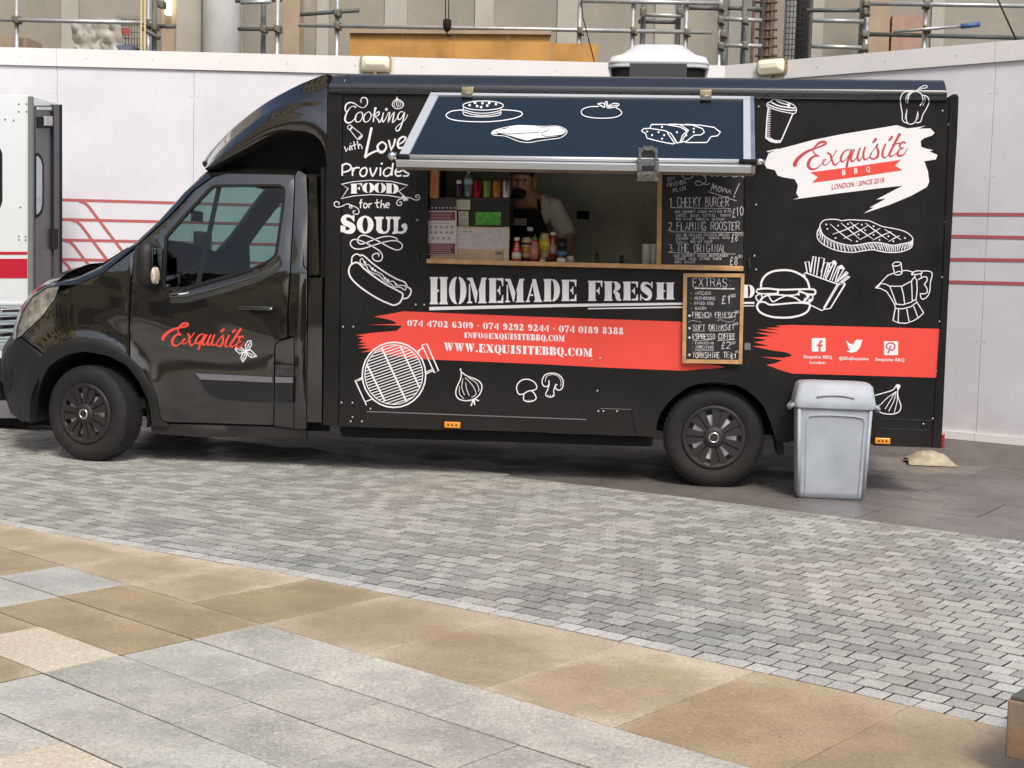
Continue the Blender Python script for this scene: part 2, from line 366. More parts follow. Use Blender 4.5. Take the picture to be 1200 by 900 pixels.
for dist, r, Q, dz in singles:
    c = sum(Q, Vector((0, 0)))/4
    if cnt < 290 and in_view(c):
        if proto_s is None:
            mb = MB(); hh = (COL-GAP*.66)/2; kk = (ROWH-GAP)/2
            poly_stone(mb, [Vector((-hh, -kk)), Vector((hh, -kk)), Vector((hh, kk)), Vector((-hh, kk))], .0012, .0008)
            proto_s = mb.mesh('sett'); proto_s.materials.append(m_sett); proto_e = proto_s.copy(); proto_e.materials.clear(); proto_e.materials.append(m_sett2)
        o = bpy.data.objects.new('sett', proto_e if r == 0 else proto_s); S.collection.objects.link(o); o.parent = road
        d = (Q[1]-Q[0]).normalized(); o.rotation_euler = (R_.uniform(-.003, .003), R_.uniform(-.003, .003), math.atan2(d.y, d.x)+R_.uniform(-.02, .02)); o.location = Vector((c.x, c.y, dz))-ORG[road.name]; o.scale.x = ((Q[1]-Q[0]).length+(Q[2]-Q[3]).length)/2/(COL-GAP*.66); cnt += 1
    else: poly_stone(edge if r == 0 else stuff, Q, .0012, .0008, z=dz)
stuff.build('setts', m_sett, road, kind='stuff'); edge.build('edge_setts', m_sett2, road, kind='stuff')
# mortar bed a little below the stone tops
bedL = []; bedR = []
for i in range(0, 60):
    s = seg[-1]*i/59; p, nn = kat2(s); bedL.append(Vector((*(p), -.0022))); bedR.append(Vector((*(p+nn*3.6), -.0022)))
MB().grid([bedL, bedR]).build('mortar_bed', m_joint, road)

# slabs of the foreground pavement
pav = empty('slab_pavement', (4, -5, 0)); tag(pav, kind='structure')
def slab(P, m, name='slab', parent=pav, g=.0026, ang=TH, z=0):
    c = sum(P, Vector((0, 0)))/len(P)
    rot = Matrix.Rotation(-ang, 2); L_ = [rot @ (p-c) for p in P]
    n = len(L_); mb = MB(); ar = sum(L_[i].x*L_[(i+1) % n].y-L_[(i+1) % n].x*L_[i].y for i in range(n))
    if ar < 0: L_ = L_[::-1]
    T = []
    for i in range(n):
        a, b, e = L_[i-1], L_[i], L_[(i+1) % n]
        n1 = Vector((-(b-a).y, (b-a).x)).normalized(); n2 = Vector((-(e-b).y, (e-b).x)).normalized(); mm = n1+n2; T.append(b+mm/max(.5, mm.length_squared)*2*g)
    poly_stone(mb, T, .0007, .0008)
    me = mb.mesh(name); me.materials.append(m); o = bpy.data.objects.new(name, me); S.collection.objects.link(o); o.parent = parent
    o.location = Vector((c.x, c.y, R_.uniform(-.0012, .0012)+z))-ORG[parent.name]; o.rotation_euler = (0, 0, ang); return o
def uvp(L_): return [(eu*u+ev*v) for u, v in L_]
def kslab(u0, u1, vb, m):
    n = 5; top = [(u0+(u1-u0)*k/n, kv(u0+(u1-u0)*k/n)) for k in range(n+1)]
    return slab(uvp([(u0, vb), (u1, vb)]+top[::-1]), m)
JL = [-1.9, -1.35, -.8, -.25, .3, .85, 1.35, 1.85, 2.35, 2.85, 3.35, 3.80, 4.26, 4.82, 5.40, 5.94, 6.5, 7.05, 7.6]
for i, (a, b) in enumerate(zip(JL, JL[1:])): kslab(a, b, -1.85, m_tand if i in (15, 16, 11) else m_tan)
for a, b in zip(JL[:13], JL[1:13]): slab(uvp([(a, -2.17), (b, -2.17), (b, -1.852), (a, -1.852)]), m_blue if 2.8 < a < 3.3 else m_tand)
for a, b, m in ((2.35, 2.85, m_grey), (2.85, 3.35, m_blue), (3.35, 3.80, m_tand), (3.80, 4.255, m_tand)): slab(uvp([(a, -2.47), (b, -2.47), (b, -2.172), (a, -2.172)]), m)
for a, b, m in ((2.6, 3.2, m_grey), (3.2, 3.72, m_tand), (3.72, 4.255, m_tanp)): slab(uvp([(a, -2.77), (b, -2.77), (b, -2.472), (a, -2.472)]), m)
for a, b, m in ((3.0, 3.7, m_grey), (3.7, 4.255, m_tand)): slab(uvp([(a, -3.07), (b, -3.07), (b, -2.772), (a, -2.772)]), m)
rows = [(-2.17, -1.852, (4.26, 4.9, 5.45, 6.05, 6.6, 7.2)), (-2.47, -2.172, (4.26, 4.75, 5.27, 5.83, 6.4, 6.9, 7.4)), (-2.77, -2.472, (4.26, 4.98, 5.50, 6.05, 6.6, 7.1)),
        (-3.07, -2.772, (4.26, 4.66, 5.19, 5.75, 6.3, 6.9)), (-3.37, -3.072, (3.8, 4.34, 4.89, 5.45, 6.0, 6.6, 7.2)), (-3.67, -3.372, (4.1, 4.7, 5.2, 5.8, 6.4, 7)), (-3.97, -3.672, (4.3, 4.9, 5.4, 6.0, 6.6))]
for ri, (v0, v1, js) in enumerate(rows):
    for k, (a, b) in enumerate(zip(js, js[1:])): slab(uvp([(a, v0), (b, v0), (b, v1), (a, v1)]), m_blue if (ri, k) in ((1, 0), (3, 0), (3, 2), (2, 4)) else (m_tanp if (ri, k) in ((3, 3), (4, 2)) else m_grey))
# wider surroundings of the pavement beyond the frame
MB().prism([(-8, -30), (14, -30), (14, -1.35), (-8, -2.0)], lambda x, y, d: U2(x, y, -.0032+d), 0).build('pavement_bed', m_joint, pav)
MB().prism([(-12, -34), (18, -34), (18, -3.98), (-12, -3.98)], lambda x, y, d: U2(x, y, -.0022+d), 0).build('pavement', m_grey, pav)
MB().prism([(7.62, -3.97), (18, -3.97), (18, -2.2), (7.62, -1.4)], lambda x, y, d: U2(x, y, -.0022+d), 0).build('pavement', m_grey, pav)
# dark wet slabs beyond the setts, along and under the truck
dk = empty('wet_slab_paving', (3, 1, 0)); tag(dk, kind='structure')
ba = math.atan2(bdir.y, bdir.x)
bo = Bd_a.copy()
for r in range(0, 9):
    for c in range(-12, 9):
        sh = .55*(r % 2); u0, u1 = c*1.1+sh, (c+1)*1.1+sh; v0, v1 = r*.62, (r+1)*.62
        slab([bo+bdir*u0+bn*v0, bo+bdir*u1+bn*v0, bo+bdir*u1+bn*v1, bo+bdir*u0+bn*v1], m_dark, parent=dk, g=.004, ang=ba, z=-.001)
# ---------------------------------------------------------------- hoarding and building site behind
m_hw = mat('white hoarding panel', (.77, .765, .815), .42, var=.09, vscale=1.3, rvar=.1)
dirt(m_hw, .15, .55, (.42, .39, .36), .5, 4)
m_hw2 = mat('white capping board', (.82, .81, .81), .5, var=.04, vscale=3)
m_str = mat('faded red stripe', (.50, .13, .13), .55)
m_plinth = mat('grey concrete plinth', (.30, .28, .27), .8, var=.15, vscale=5)
HC = Vector((4.473, 3.356)); HR = Vector((6.835, 1.873)); dR = (HR-HC).normalized(); dL = -Vector((math.cos(.098), math.sin(.098)))
HH = 3.29
def nrm(d):  # normal toward the camera
    n = Vector((-d.y, d.x)); return n if n.dot(CP.xy-HC) > 0 else -n
def hrun(obj, d, joints, caps, first):
    n = nrm(d)
    def fn(s, z, off): p = HC+d*s+n*off; return Vector((p.x, p.y, z))
    for k, (a, b) in enumerate(zip(joints, joints[1:])):
        g = .0018; mb = MB(); v = []
        for off in (0, -.018):
            v += [fn(a+g, .19, off), fn(b-g, .19, off), fn(b-g, 3.13, off), fn(a+g, 3.13, off)]
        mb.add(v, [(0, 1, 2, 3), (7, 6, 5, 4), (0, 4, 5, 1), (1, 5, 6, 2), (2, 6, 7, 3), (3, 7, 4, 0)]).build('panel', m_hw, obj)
        for zz in (.4, 1.1, 1.9, 2.75):  # screw heads
            pass
    def board(a, b, z0, z1, o0, o1, name, m):
        v = []
        for off in (o0, o1): v += [fn(a+.0015, z0, off), fn(b-.0015, z0, off), fn(b-.0015, z1, off), fn(a+.0015, z1, off)]
        MB().add(v, [(0, 1, 2, 3), (7, 6, 5, 4), (0, 4, 5, 1), (1, 5, 6, 2), (2, 6, 7, 3), (3, 7, 4, 0)]).build(name, m, obj)
    for a, b in zip(caps, caps[1:]): board(a, b, 3.135, HH, .022, -.05, 'capping_board', m_hw2)
    for a, b in zip(caps, caps[1:]): board(a, b, .155, .22, .03, .002, 'skirting_board', m_hw2)
    board(caps[0], caps[-1], -.02, .15, .04, -.12, 'plinth', m_plinth)
    sc = MB()
    for s in joints[1:]:
        for z in (.3, .95, 1.6, 2.25, 2.9):
            for e in (-.03, .03): sc.lathe([(.006, 0), (.006, .002), (.002, .003)], fn(s+e, z, 0), (n.x, n.y, 0), 6)
    for s in [caps[0]+.6*k+.3 for k in range(int((caps[-1]-caps[0])/.6))]: sc.lathe([(.007, 0), (.007, .002), (.002, .003)], fn(s, 3.21, .022), (n.x, n.y, 0), 6)
    sc.build('screws', alu, obj, kind='stuff')
    return fn, n
hoard = empty('hoarding', (HC.x, HC.y, 0), label='long white site hoarding with faded red stripes standing behind the black food truck', cat='hoarding')
# left run: joints seen at x=67 and x=227 of the photograph
nL = nrm(dL); nL3 = Vector((nL.x, nL.y, 0)); cL = nL.dot(HC)
def sL(px, py): p = onplane(px, py, nL3, cL); return (p.xy-HC).dot(dL), p.z
s67, s227 = sL(67, 150)[0], sL(227, 150)[0]; pw = s67-s227
js = [s227+pw*k for k in range(-8, 5)]; js = [0]+[s for s in js if s > .15]
c67, c461 = sL(67, 65)[0], sL(461, 72)[0]; cw = c67-c461
cs = [0]+[s for s in [c461+cw*k for k in range(-3, 3)] if s > .2]
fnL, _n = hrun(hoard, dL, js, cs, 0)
nRr = nrm(dR); nR3 = Vector((nRr.x, nRr.y, 0)); cRr = nRr.dot(HC)
def sR(px, py): p = onplane(px, py, nR3, cRr); return (p.xy-HC).dot(dR), p.z
s1163 = sR(1163, 150)[0]
js = [0]+[s for s in [s1163+1.22*k for k in range(-3, 4)] if s > .15]
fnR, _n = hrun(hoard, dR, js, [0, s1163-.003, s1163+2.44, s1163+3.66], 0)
def stripe(fn, sfun, pts, w=.026, name='stripe'):
    q = [sfun(*p) for p in pts]; mb = MB(); rows = []
    for i, (s, z) in enumerate(q):
        a = q[max(0, i-1)]; b = q[min(len(q)-1, i+1)]; dx, dz = b[0]-a[0], b[1]-a[1]; l = math.hypot(dx, dz); nx, nz = -dz/l*w/2, dx/l*w/2
        rows.append([fn(s+nx, z+nz, STR[0]), fn(s-nx, z-nz, STR[0])])
    STR[0] += .0002; mb.grid(rows).build(name, m_str, hoard)
STR = [.002]
for y0, y1 in ((234, 240.5), (257, 262.5), (281, 286), (304, 308)):
    stripe(fnL, sL, [(-60, y0-2), (67, y0), (300, y1), (820, y1+15)])
for a, b, yt in ((99, 236, 0), (90, 258, 0), (82, 282, 0), (74, 305, 0)):
    stripe(fnL, sL, [(a-6, b), (a, b+1.5), (a+5, b+6), (a+23, b+30), (a+45, b+59), (a+70, b+92)])
for y0, y1 in ((251, 251.5), (277, 278.5), (304, 305), (330.5, 332.5)):
    stripe(fnR, sR, [(900, y0-2.5), (1120, y0), (1200, y1), (1300, y1+1.5)])
# lamps on the hoarding top
m_lampglass = mat('lit ribbed lamp glass', (.85, .78, .60), .3, emit=.14, bump=.6, bscale=90)
m_brass = mat('brass lamp housing', (.42, .36, .22), .35, metal=.8)
def bulk(px, py, fn, sf, lab):
    s, z = sf(px, py); t = empty('bulkhead_lamp', fn(s, z-.09, .03), label=lab, cat='lamp', group='bulkhead lamps along the hoarding top')
    def f3(a, b, d): return fn(s+a, z+b, .024+d)
    MB().prism(rrect(-.14, -.075, .14, .075, .035), lambda x, y, d: f3(x, y, d), .035).build('housing', m_brass, t)
    mb = MB(); rows = []
    for k, (e, d) in enumerate(((0, .036), (.006, .06), (.022, .085), (.045, .098))): rows.append([f3(x, y, d) for x, y in rrect(-.125+e, -.062+e, .125-e, .062-e, .03-min(.02, e*.4))])
    mb.grid(rows, close=True); mb.add(rows[-1], [tuple(range(len(rows[-1])))]); mb.build('lamp_glass', m_lampglass, t)
    bx_ = MB().box(-.012, .012, -.012, .012, -.02, .02); bx_.v = [f3(v.x, v.y-.085, .02+v.z) for v in bx_.v]; bx_.build('bracket', m_brass, t)
bulk(441, 75.5, fnL, sL, 'lit brass bulkhead lamp on the hoarding above the front of the food truck box')
bulk(907.5, 79, fnR, sR, 'lit brass bulkhead lamp on the hoarding above the rear of the food truck')

# ------ construction site
m_sheet = mat('dusty sheeting wall', (.33, .31, .265), .85, var=.14, vscale=1.2, bump=.4, bscale=6)
m_sheet2 = mat('pale sheeting', (.45, .43, .38), .85, var=.12, vscale=2)
m_conc = mat('pale concrete', (.52, .52, .51), .8, var=.12, vscale=3, bump=.2, bscale=30)
m_tanw = mat('tan timber hoarding', (.42, .32, .22), .8, var=.15, vscale=3)
m_ply = mat('orange plywood', (.56, .29, .07), .6, var=.2, vscale=3)
m_galv = mat('galvanised tube', (.50, .51, .50), .4, metal=.5, var=.2, vscale=9)
m_galvd = mat('weathered dark tube', (.14, .15, .14), .6, var=.3, vscale=8)
m_yel = mat('yellow pole', (.55, .46, .20), .5)
m_rust = mat('rusty reinforcing steel', (.12, .07, .05), .8, var=.4, vscale=15)
m_grime = mat('dark netting', (.045, .045, .045), .9, var=.3, vscale=20)
m_clip = mat('steel coupler', (.20, .19, .15), .6, metal=.5, var=.4, vscale=30)
m_blue2 = mat('blue painted steel', (.06, .14, .32), .5)
m_plast = mat('clear crumpled plastic sheet', (.44, .42, .37), .5, var=.1, vscale=3, bump=.5, bscale=5)
WB = 8.0
site = empty('unfinished_building', (4, WB, 0), label='unfinished concrete building wrapped in dusty beige sheeting behind the white hoarding', cat='building')
def slabY(px0, px1, py0, py1, y, t, m, name, parent, zb=None, **k):
    a = PY(px0, py1, y); b = PY(px1, py0, y); xa = PY(px0, py0, y)
    x0, x1 = min(a.x, xa.x), b.x; z0 = a.z if zb is None else zb
    return MB().box(x0, x1, y, y+t, z0, b.z).build(name, m, parent, **k)
bx('sheeting_wall', m_sheet, site, -8, 18, WB, WB+.3, 0, 9)
for a, b, c in ((72, 92, m_sheet2), (280, 285, m_sheet2), (372, 386, m_sheet2), (452, 478, m_sheet2), (558, 580, m_sheet2), (655, 682, m_sheet2), (770, 792, m_sheet2), (857, 872, m_sheet2), (955, 968, m_sheet2), (1095, 1110, m_sheet2)):
    slabY(a, b, -40, 70, WB-.03, .028, c, 'sheet_strip', site, zb=3.0)
slabY(207, 236, -40, 62, 7.3, .3, m_sheet2, 'wall_pier', site, zb=0)
slabY(190, 207, -40, 62, 7.4, .3, m_tanw, 'timber_panel', site, zb=0)
slabY(333, 352, -40, 66, 7.0, .2, m_tanw, 'timber_post', site, zb=0)
slabY(1020, 1046, -40, 60, 7.2, .2, m_tanw, 'timber_panel', site, zb=0)
slabY(1046, 1082, 18, 62, 7.2, .2, mat('pink board', (.42, .27, .21), .8, var=.15), 'timber_panel', site, zb=2)
c = PY(257, 30, 7.0); e = PY(279, 30, 7.0).x-PY(236, 30, 7.0).x
MB().lathe([(e/2, 0), (e/2, 9)], (c.x, 7.1, 0), n=40).build('concrete_column', m_conc, site)
m_site_lt = mat('fluorescent tube', (1, .97, .9), .4, emit=2.5)
MB().box(PY(194, 10, 7.3).x, PY(200, 10, 7.3).x, 7.28, 7.34, PY(197, 17, 7.3).z, PY(197, -20, 7.3).z).build('strip_light', m_site_lt, None, label='lit vertical strip light on the tan timber panel beside the round concrete column', cat='light')
# plywood boards
for a, b, t, bb in ((410, 471, 38, 68), (471.6, 532, 39, 69), (532.6, 595, 40, 71), (595.6, 645.5, 41, 72), (646.5, 682, 51, 73), (682.6, 701, 51, 74)):
    o = slabY(a, b, t, bb+8, 5.6+(0 if a < 640 else .15), .02, m_ply, 'plywood_board', site)
ba_ = slabY(409, 646, 36, 38.5, 5.55, .09, m_tanw, 'timber_batten', site)
# plastic sheet, crates
mb = MB(); rows = []
for i in range(15):
    px = 85+i*4.2; r = []
    for j in range(8):
        py = 22+j*5.5; r.append(PY(px+R_.uniform(-1, 1)+ (j-4)*.6, py, 6.6+R_.uniform(-.05, .05)))
    rows.append(r)
mb.grid(rows).build('plastic_sheet', m_plast, None, label='crumpled clear plastic sheet hanging above the hoarding near the yellow poles', cat='plastic sheet')
slabY(0, 31, 44, 66, 6.2, .4, m_tanw, 'timber_crate', None, label='brown timber pallet showing above the hoarding at the far left', cat='crate')
cr = empty('wire_cage', PY(151, 58, 6.7), label='wire cage with a small red sign standing behind the crumpled plastic sheet', cat='cage')
mb = MB()
for k in range(9): mb.tube([PY(137+k*3.4, 18, 6.7), PY(137+k*3.4, 62, 6.7)], .006, 5)
for k in range(6): mb.tube([PY(137, 22+k*7.5, 6.7), PY(164, 23+k*7.5, 6.7)], .006, 5)
mb.build('wire_mesh', m_galvd, cr)
slabY(137, 152, 33, 41, 6.66, .01, mat('red site sign', (.4, .08, .07), .6), 'sign', cr)
slabY(134, 155, 53, 62, 6.6, .3, mat('blue grey tub', (.14, .16, .24), .6), 'tub', cr)
# scaffold: each tube its own part
scaf = empty('scaffold', (3, 6, 0), label='galvanised tube scaffold standing behind the white hoarding', cat='scaffold')
def tub(x0, y0, x1, y1, m=m_galv, Y=6.0, r=.024, down=False, name='tube', par=None):
    a = PY(x0, y0, Y); b = PY(x1, y1, Y)
    if down: xx = (a.x+b.x)/2; a = Vector((xx, Y, 0)); b = Vector((xx, Y, max(PY(x0, y0, Y).z, PY(x1, y1, Y).z)))
    MB().tube([a, b], r, 10).build(name, m, par or scaf)
for x in (19.5, 395.5, 680, 742.5, 805, 845, 1085.5, 325.5, 174): tub(x, -60, x, 60, down=True, r=.027)
for x in (181, 309, 754.5, 795.5, 1011, 1017, 873, 850): tub(x, -60, x, 60, m_galvd if x not in (1017,) else m_galv, Y=6.12, down=True, r=.03)
for q in ((-40, 22, 178, 27), (350, 29.5, 834, 38), (680, 1, 845, 4), (752, 17, 800, 19), (848, 22, 893, 24), (848, 53, 893, 54), (952, 24, 1012, 25), (951, 54, 1013, 56), (1012, 4, 1260, 8), (282, 3, 318, 2)): tub(*q, Y=5.95, m=m_galv)
for q in ((180, 31, 206, 31), (279, 34, 325, 34), (352, 17, 421, 12), (748, 25, 797, 26), (848, 9, 893, 11), (945, 12, 1013, 12), (1013, 40, 1260, 46), (800, 9, 850, 10), (276, 1, 330, 0)): tub(*q, Y=6.17, m=m_galvd)
tub(166, 33, 187, 45, m_galvd, Y=5.85); tub(1047, 37, 1130, 30.5, m_galv, Y=5.9, r=.018); tub(1126, 31, 1148, 28.5, m_blue2, Y=5.9, r=.028, name='blue_sleeve')
for x in (164, 168.5): tub(x, -60, x+3, 62, m_yel, Y=5.8, down=True, r=.010, name='yellow_pole')
def coup(x, y, Y=5.97): p = PY(x, y, Y); MB().box(p.x-.036, p.x+.036, Y-.045, Y+.08, p.z-.04, p.z+.04, bev=.018).tube([(p.x+.03, Y-.08, p.z-.04), (p.x+.03, Y+.04, p.z-.04)], .012, 6).build('coupler', m_clip, scaf)
for q in ((19.5, 23), (174, 27), (181, 31), (325.5, 34), (395.5, 15), (395.5, 30), (680, 36), (742.5, 36), (754, 13), (797, 14), (805, 38), (845, 8), (845, 24), (848, 40), (845, 54), (1015, 4), (1015, 14), (1013, 40), (1013, 56), (1085.5, 5), (1086, 34), (873, 24), (873, 53), (309, 34), (189, 5)): coup(*q)
# rebar cage and netted column
cg = empty('rebar_cage', (PY(898, 60, 6.4).x, 6.4, 0), label='dark rusty reinforcing cage rising behind the hoarding beside the netted column', cat='rebar cage')
for x, m, r in ((886, m_rust, .018), (897, m_grime, .035), (908, m_rust, .03), (903, m_rust, .02)):
    a = PY(x, -60, 6.4); MB().tube([(a.x, 6.4, 0), (a.x, 6.4, a.z)], r, 8).build('bar', m, cg)
for k in range(9):
    y = -8+k*10.5; a = PY(885, y, 6.38); b = PY(911, y+R_.uniform(-1, 1), 6.38); MB().tube([a, b], .014, 6).build('link', m_rust, cg)
nc = empty('netted_column', (PY(930, 60, 6.6).x, 6.6, 0), label='round column in grey mesh netting with dark hanging net beside the rebar cage', cat='column')
a = PY(929, 0, 6.6); MB().lathe([(.085, 0), (.085, 9)], (a.x, 6.6, 0), n=20).build('core', m_conc, nc)
a = PY(942, 0, 6.5); MB().lathe([(.08, 0), (.08, 9)], (a.x, 6.55, 0), n=14).build('dark_net', m_grime, nc)
mb = MB()
for k in range(60): z = 3.0+k*.06; mb.tube([(PY(922, 0, 6.45).x, 6.45, z), (PY(951, 0, 6.45).x, 6.45, z+R_.uniform(-.02, .02))], .005, 4)
for k in range(8): x = PY(922+k*4.1, 0, 6.45).x; mb.tube([(x, 6.44, 2.8), (x, 6.44, 7)], .005, 4)
mb.build('net', m_grime, nc)
# hanging hook and cables
hk = empty('hoist_hook', PY(524, 36, 5.3), label='black hoist hook hanging on two cables above the orange plywood', cat='hook')
a = PY(522, -60, 5.3); b = PY(522, 24, 5.3)
MB().tube([a, b], .006, 6).tube([a+Vector((.035, 0, 0)), b+Vector((.035, 0, 0))], .006, 6).build('cable', m_grime, hk)
p = PY(524, 29, 5.3); MB().lathe([(.02, .06), (.045, .05), (.045, -.02), (.03, -.06), (.012, -.075)], p, n=12).tube(smooth_path([tuple(p+Vector(v)) for v in ((0, 0, -.07), (0, 0, -.1), (.02, 0, -.12), (.035, 0, -.1))]), .008, 6).build('hook_block', matte, hk)
MB().tube([PY(1165, -10, 5.2), PY(1191, 47, 5.2)], .009, 6).build('cable', m_grime, None, label='thick black cable slanting down above the hoarding at the right', cat='cable')
MB().tube([PY(681, -10, 5.5), PY(683, 20, 5.5), PY(697, 74, 5.5)], .006, 6).build('cable', m_grime, None, label='thin black cable slanting past the small orange plywood boards', cat='cable')
# ---------------------------------------------------------------- the black food truck
W = 2.06
van = empty('food_truck', (2.4, 1.03, 0), label='black street food truck with open serving hatch and white food drawings on its side', cat='food truck')
def SC(x, z):
    y = .03
    if x < -.05: y += .50*((-.05-x)/.85)**2.3
    if z > 1.27: y += .17*((z-1.27)/.8)**1.35
    if z < .75: y += .05*((.75-z)/.5)**2
    r = math.hypot(x, z-.335); y -= .022*math.exp(-((r-.50)/.06)**2)*max(0, min(1, (z-.2)/.3))
    y += .0016*math.sin(5.1*x+2.2*z)+.0012*math.sin(11*z-3*x)+.0010*math.sin(9*x+13*z)
    y += .012*((min(1.27, max(.3, z))-.95)/.35)**2
    return y
def cabP(px, py, off=0):
    y = .03
    for _ in range(12): p = PY(px, py, y+off); y = .5*y+.5*SC(p.x, p.z)
    return Vector((p.x, y+off, p.z))
def xz(L_, off=0): return [(lambda p: (p.x, p.z))(cabP(x, y, off)) for x, y in L_]
def cpanel(name, outl, holes, m, parent, off=0, t=.012, grid=.045, both=True, far_parent=None, sm=True):
    o2 = xz(outl, off); h2 = [xz(h, off) for h in holes]
    a = MB().prism(o2, lambda x, z, d: Vector((x, SC(x, z)+off+d, z)), t, h2, grid, sm).build(name, m, parent)
    if both:
        b = MB().prism(o2, lambda x, z, d: Vector((x, W-(SC(x, z)+off+d), z)), t, h2, 0, sm); b.build(name, m, far_parent or (parent if not both else FAR.get(parent.name, parent)))
    return a
FAR = {}
# -- silhouettes (photograph pixels)
WIN = [(254, 216), (327, 215.6), (332.5, 218), (334.4, 223), (333, 241.7), (325, 298), (321, 303.5), (314, 308), (296, 316.7), (216.7, 339.6), (198, 339.8), (191, 337), (189.6, 331), (192.7, 277), (212.5, 254), (241.7, 223), (247, 218)]
DOOR = [(344.8, 208), (343, 205.5), (337, 205), (266.7, 203.7), (250, 208), (229, 223), (198, 256), (158.5, 290.5), (154.5, 333), (152.3, 385), (153, 419), (157, 422.5), (166, 432), (180.5, 455), (184.5, 470), (187.5, 489), (190, 492.5), (194, 494.2), (319, 498), (320.3, 496), (321.3, 406), (325, 399.5), (336.5, 395), (337, 360), (339.5, 320), (343.8, 240)]
ARCH = [(64, 424.6), (81.6, 415), (100, 412), (128, 417.6), (149, 429)]
door = MB().prism(xz(DOOR), lambda x, z, d: Vector((x, SC(x, z)+d, z)), .03, [xz(WIN)], .045, True).build('cab_door', paint, van)
doorf = MB().prism(xz(DOOR), lambda x, z, d: Vector((x, W-SC(x, z)-d, z)), .03, [xz(WIN)], 0, True).build('cab_door', paint, van)
FAR[door.name] = doorf
def inset(L_, d):
    c = (sum(p[0] for p in L_)/len(L_), sum(p[1] for p in L_)/len(L_)); out = []
    n = len(L_)
    for i in range(n):
        a, b, e = Vector(L_[i-1]), Vector(L_[i]), Vector(L_[(i+1) % n]); n1 = Vector((-(b-a).y, (b-a).x)).normalized(); n2 = Vector((-(e-b).y, (e-b).x)).normalized(); mm = (n1+n2); q = b+mm/max(.6, mm.length_squared)*2*d
        out.append((q.x, q.y))
    return out
WI = inset(WIN, 3.2)
if not inside(WI[0], WIN): WI = inset(WIN, -3.2)
seal = cpanel('window_seal', WIN, [WI], matte, door, -.004, .03, .05)
cpanel('window_glass', WI, [], glass, door, .012, 0, .06)
cpanel('window_divider', [(255, 214), (259.5, 214), (235, 332), (229, 333)], [], matte, door, .004, .02, 0)
cpanel('door_moulding', [(235, 445.5), (319, 449), (319, 471.5), (290, 471), (260, 468), (246, 463), (238, 455)], [], plastic, door, -.012, .012, .05)
cpanel('moulding_strip', [(229, 437.6), (319, 442), (319, 448.4), (235, 444.8)], [], greyplastic, door, -.015, .012, .05)
# sill ledge under the window, tilted to the sky
LD = [(197, 341.5), (216.7, 341.2), (256, 330.4), (296, 318.2), (314, 309.6), (322, 304.5), (326.5, 298.5)]
rows_ = [[cabP(x+dx_, y+dy_, of_) for x, y in LD] for dx_, dy_, of_ in ((0, -1, .006), (.6, 1.5, -.010), (1.6, 6.5, -.020), (2.2, 9, -.018), (3, 14, .0005))]
MB().grid(rows_).build('window_ledge', paint, door)
# handle
hb = cabP(303, 361.5); mb = MB()
mb.lathe([(.062, -.004), (.062, .001), (.05, .001), (.045, .012), (.0, .014)], hb+Vector((0, -.001, 0)), (0, 1, 0), 24); mb.build('handle_recess', matte, door)
p0 = cabP(281, 362); p1 = cabP(321, 366)
MB().box(p0.x, p1.x, hb.y-.035, hb.y-.012, hb.z-.012, hb.z+.016, bev=.008).box(p0.x, p0.x+.03, hb.y-.02, hb.y+.004, hb.z-.01, hb.z+.012).box(p1.x-.04, p1.x, hb.y-.02, hb.y+.004, hb.z-.012, hb.z+.014).build('door_handle', paint, door)
MB().lathe([(.007, 0), (.007, .003), (.003, .004)], (p1.x-.012, hb.y-.036, hb.z), (0, -1, 0), 10).build('lock', chrome, door)
# mirror
glassy = mat('mirror glass', (.25, .27, .28), .05, metal=1)
tri = cpanel('mirror_base', [(158, 291), (184, 279), (189, 290), (188, 335), (193, 346), (187.5, 347.5), (154.8, 331)], [], plastic, door, -.006, .02, 0)
mb = MB(); mc = cabP(176.5, 310, -.12)
rows = []
for k, (sx, sz, yy) in enumerate(((.02, .05, -.0), (.05, .12, -.0), (.068, .155, -.05), (.072, .162, -.11), (.062, .15, -.16), (.036, .10, -.185), (.01, .04, -.19))):
    rows.append([Vector((mc.x-.02+sx*math.cos(t)*abs(math.cos(t))**-.3 if abs(math.cos(t)) > .01 else mc.x-.02, mc.y+.1+yy, mc.z+sz*math.sin(t)*(abs(math.sin(t))+.01)**-.3)) for t in [2*math.pi*q/20 for q in range(20)]])
mb.grid(rows, close=True); mb.add(rows[0], [tuple(range(20))]); mb.add(rows[-1], [tuple(range(20))]); mir = mb.build('wing_mirror', plastic, door)
MB().box(mc.x+.052, mc.x+.058, mc.y-.11, mc.y+.06, mc.z-.11, mc.z+.11, bev=.002).build('mirror_glass', glassy, door)
ic = cabP(181, 323, -.2); rows = []
for sx, sz, yy in ((.022, .058, .04), (.02, .055, -.02), (.012, .04, -.035), (.002, .01, -.04)): rows.append([Vector((ic.x+sx*math.cos(t), ic.y+yy, ic.z+sz*math.sin(t))) for t in [2*math.pi*q/16 for q in range(16)]])
MB().grid(rows, close=True).build('indicator', mat('pale indicator lens', (.62, .52, .42), .2, coat=1), door)
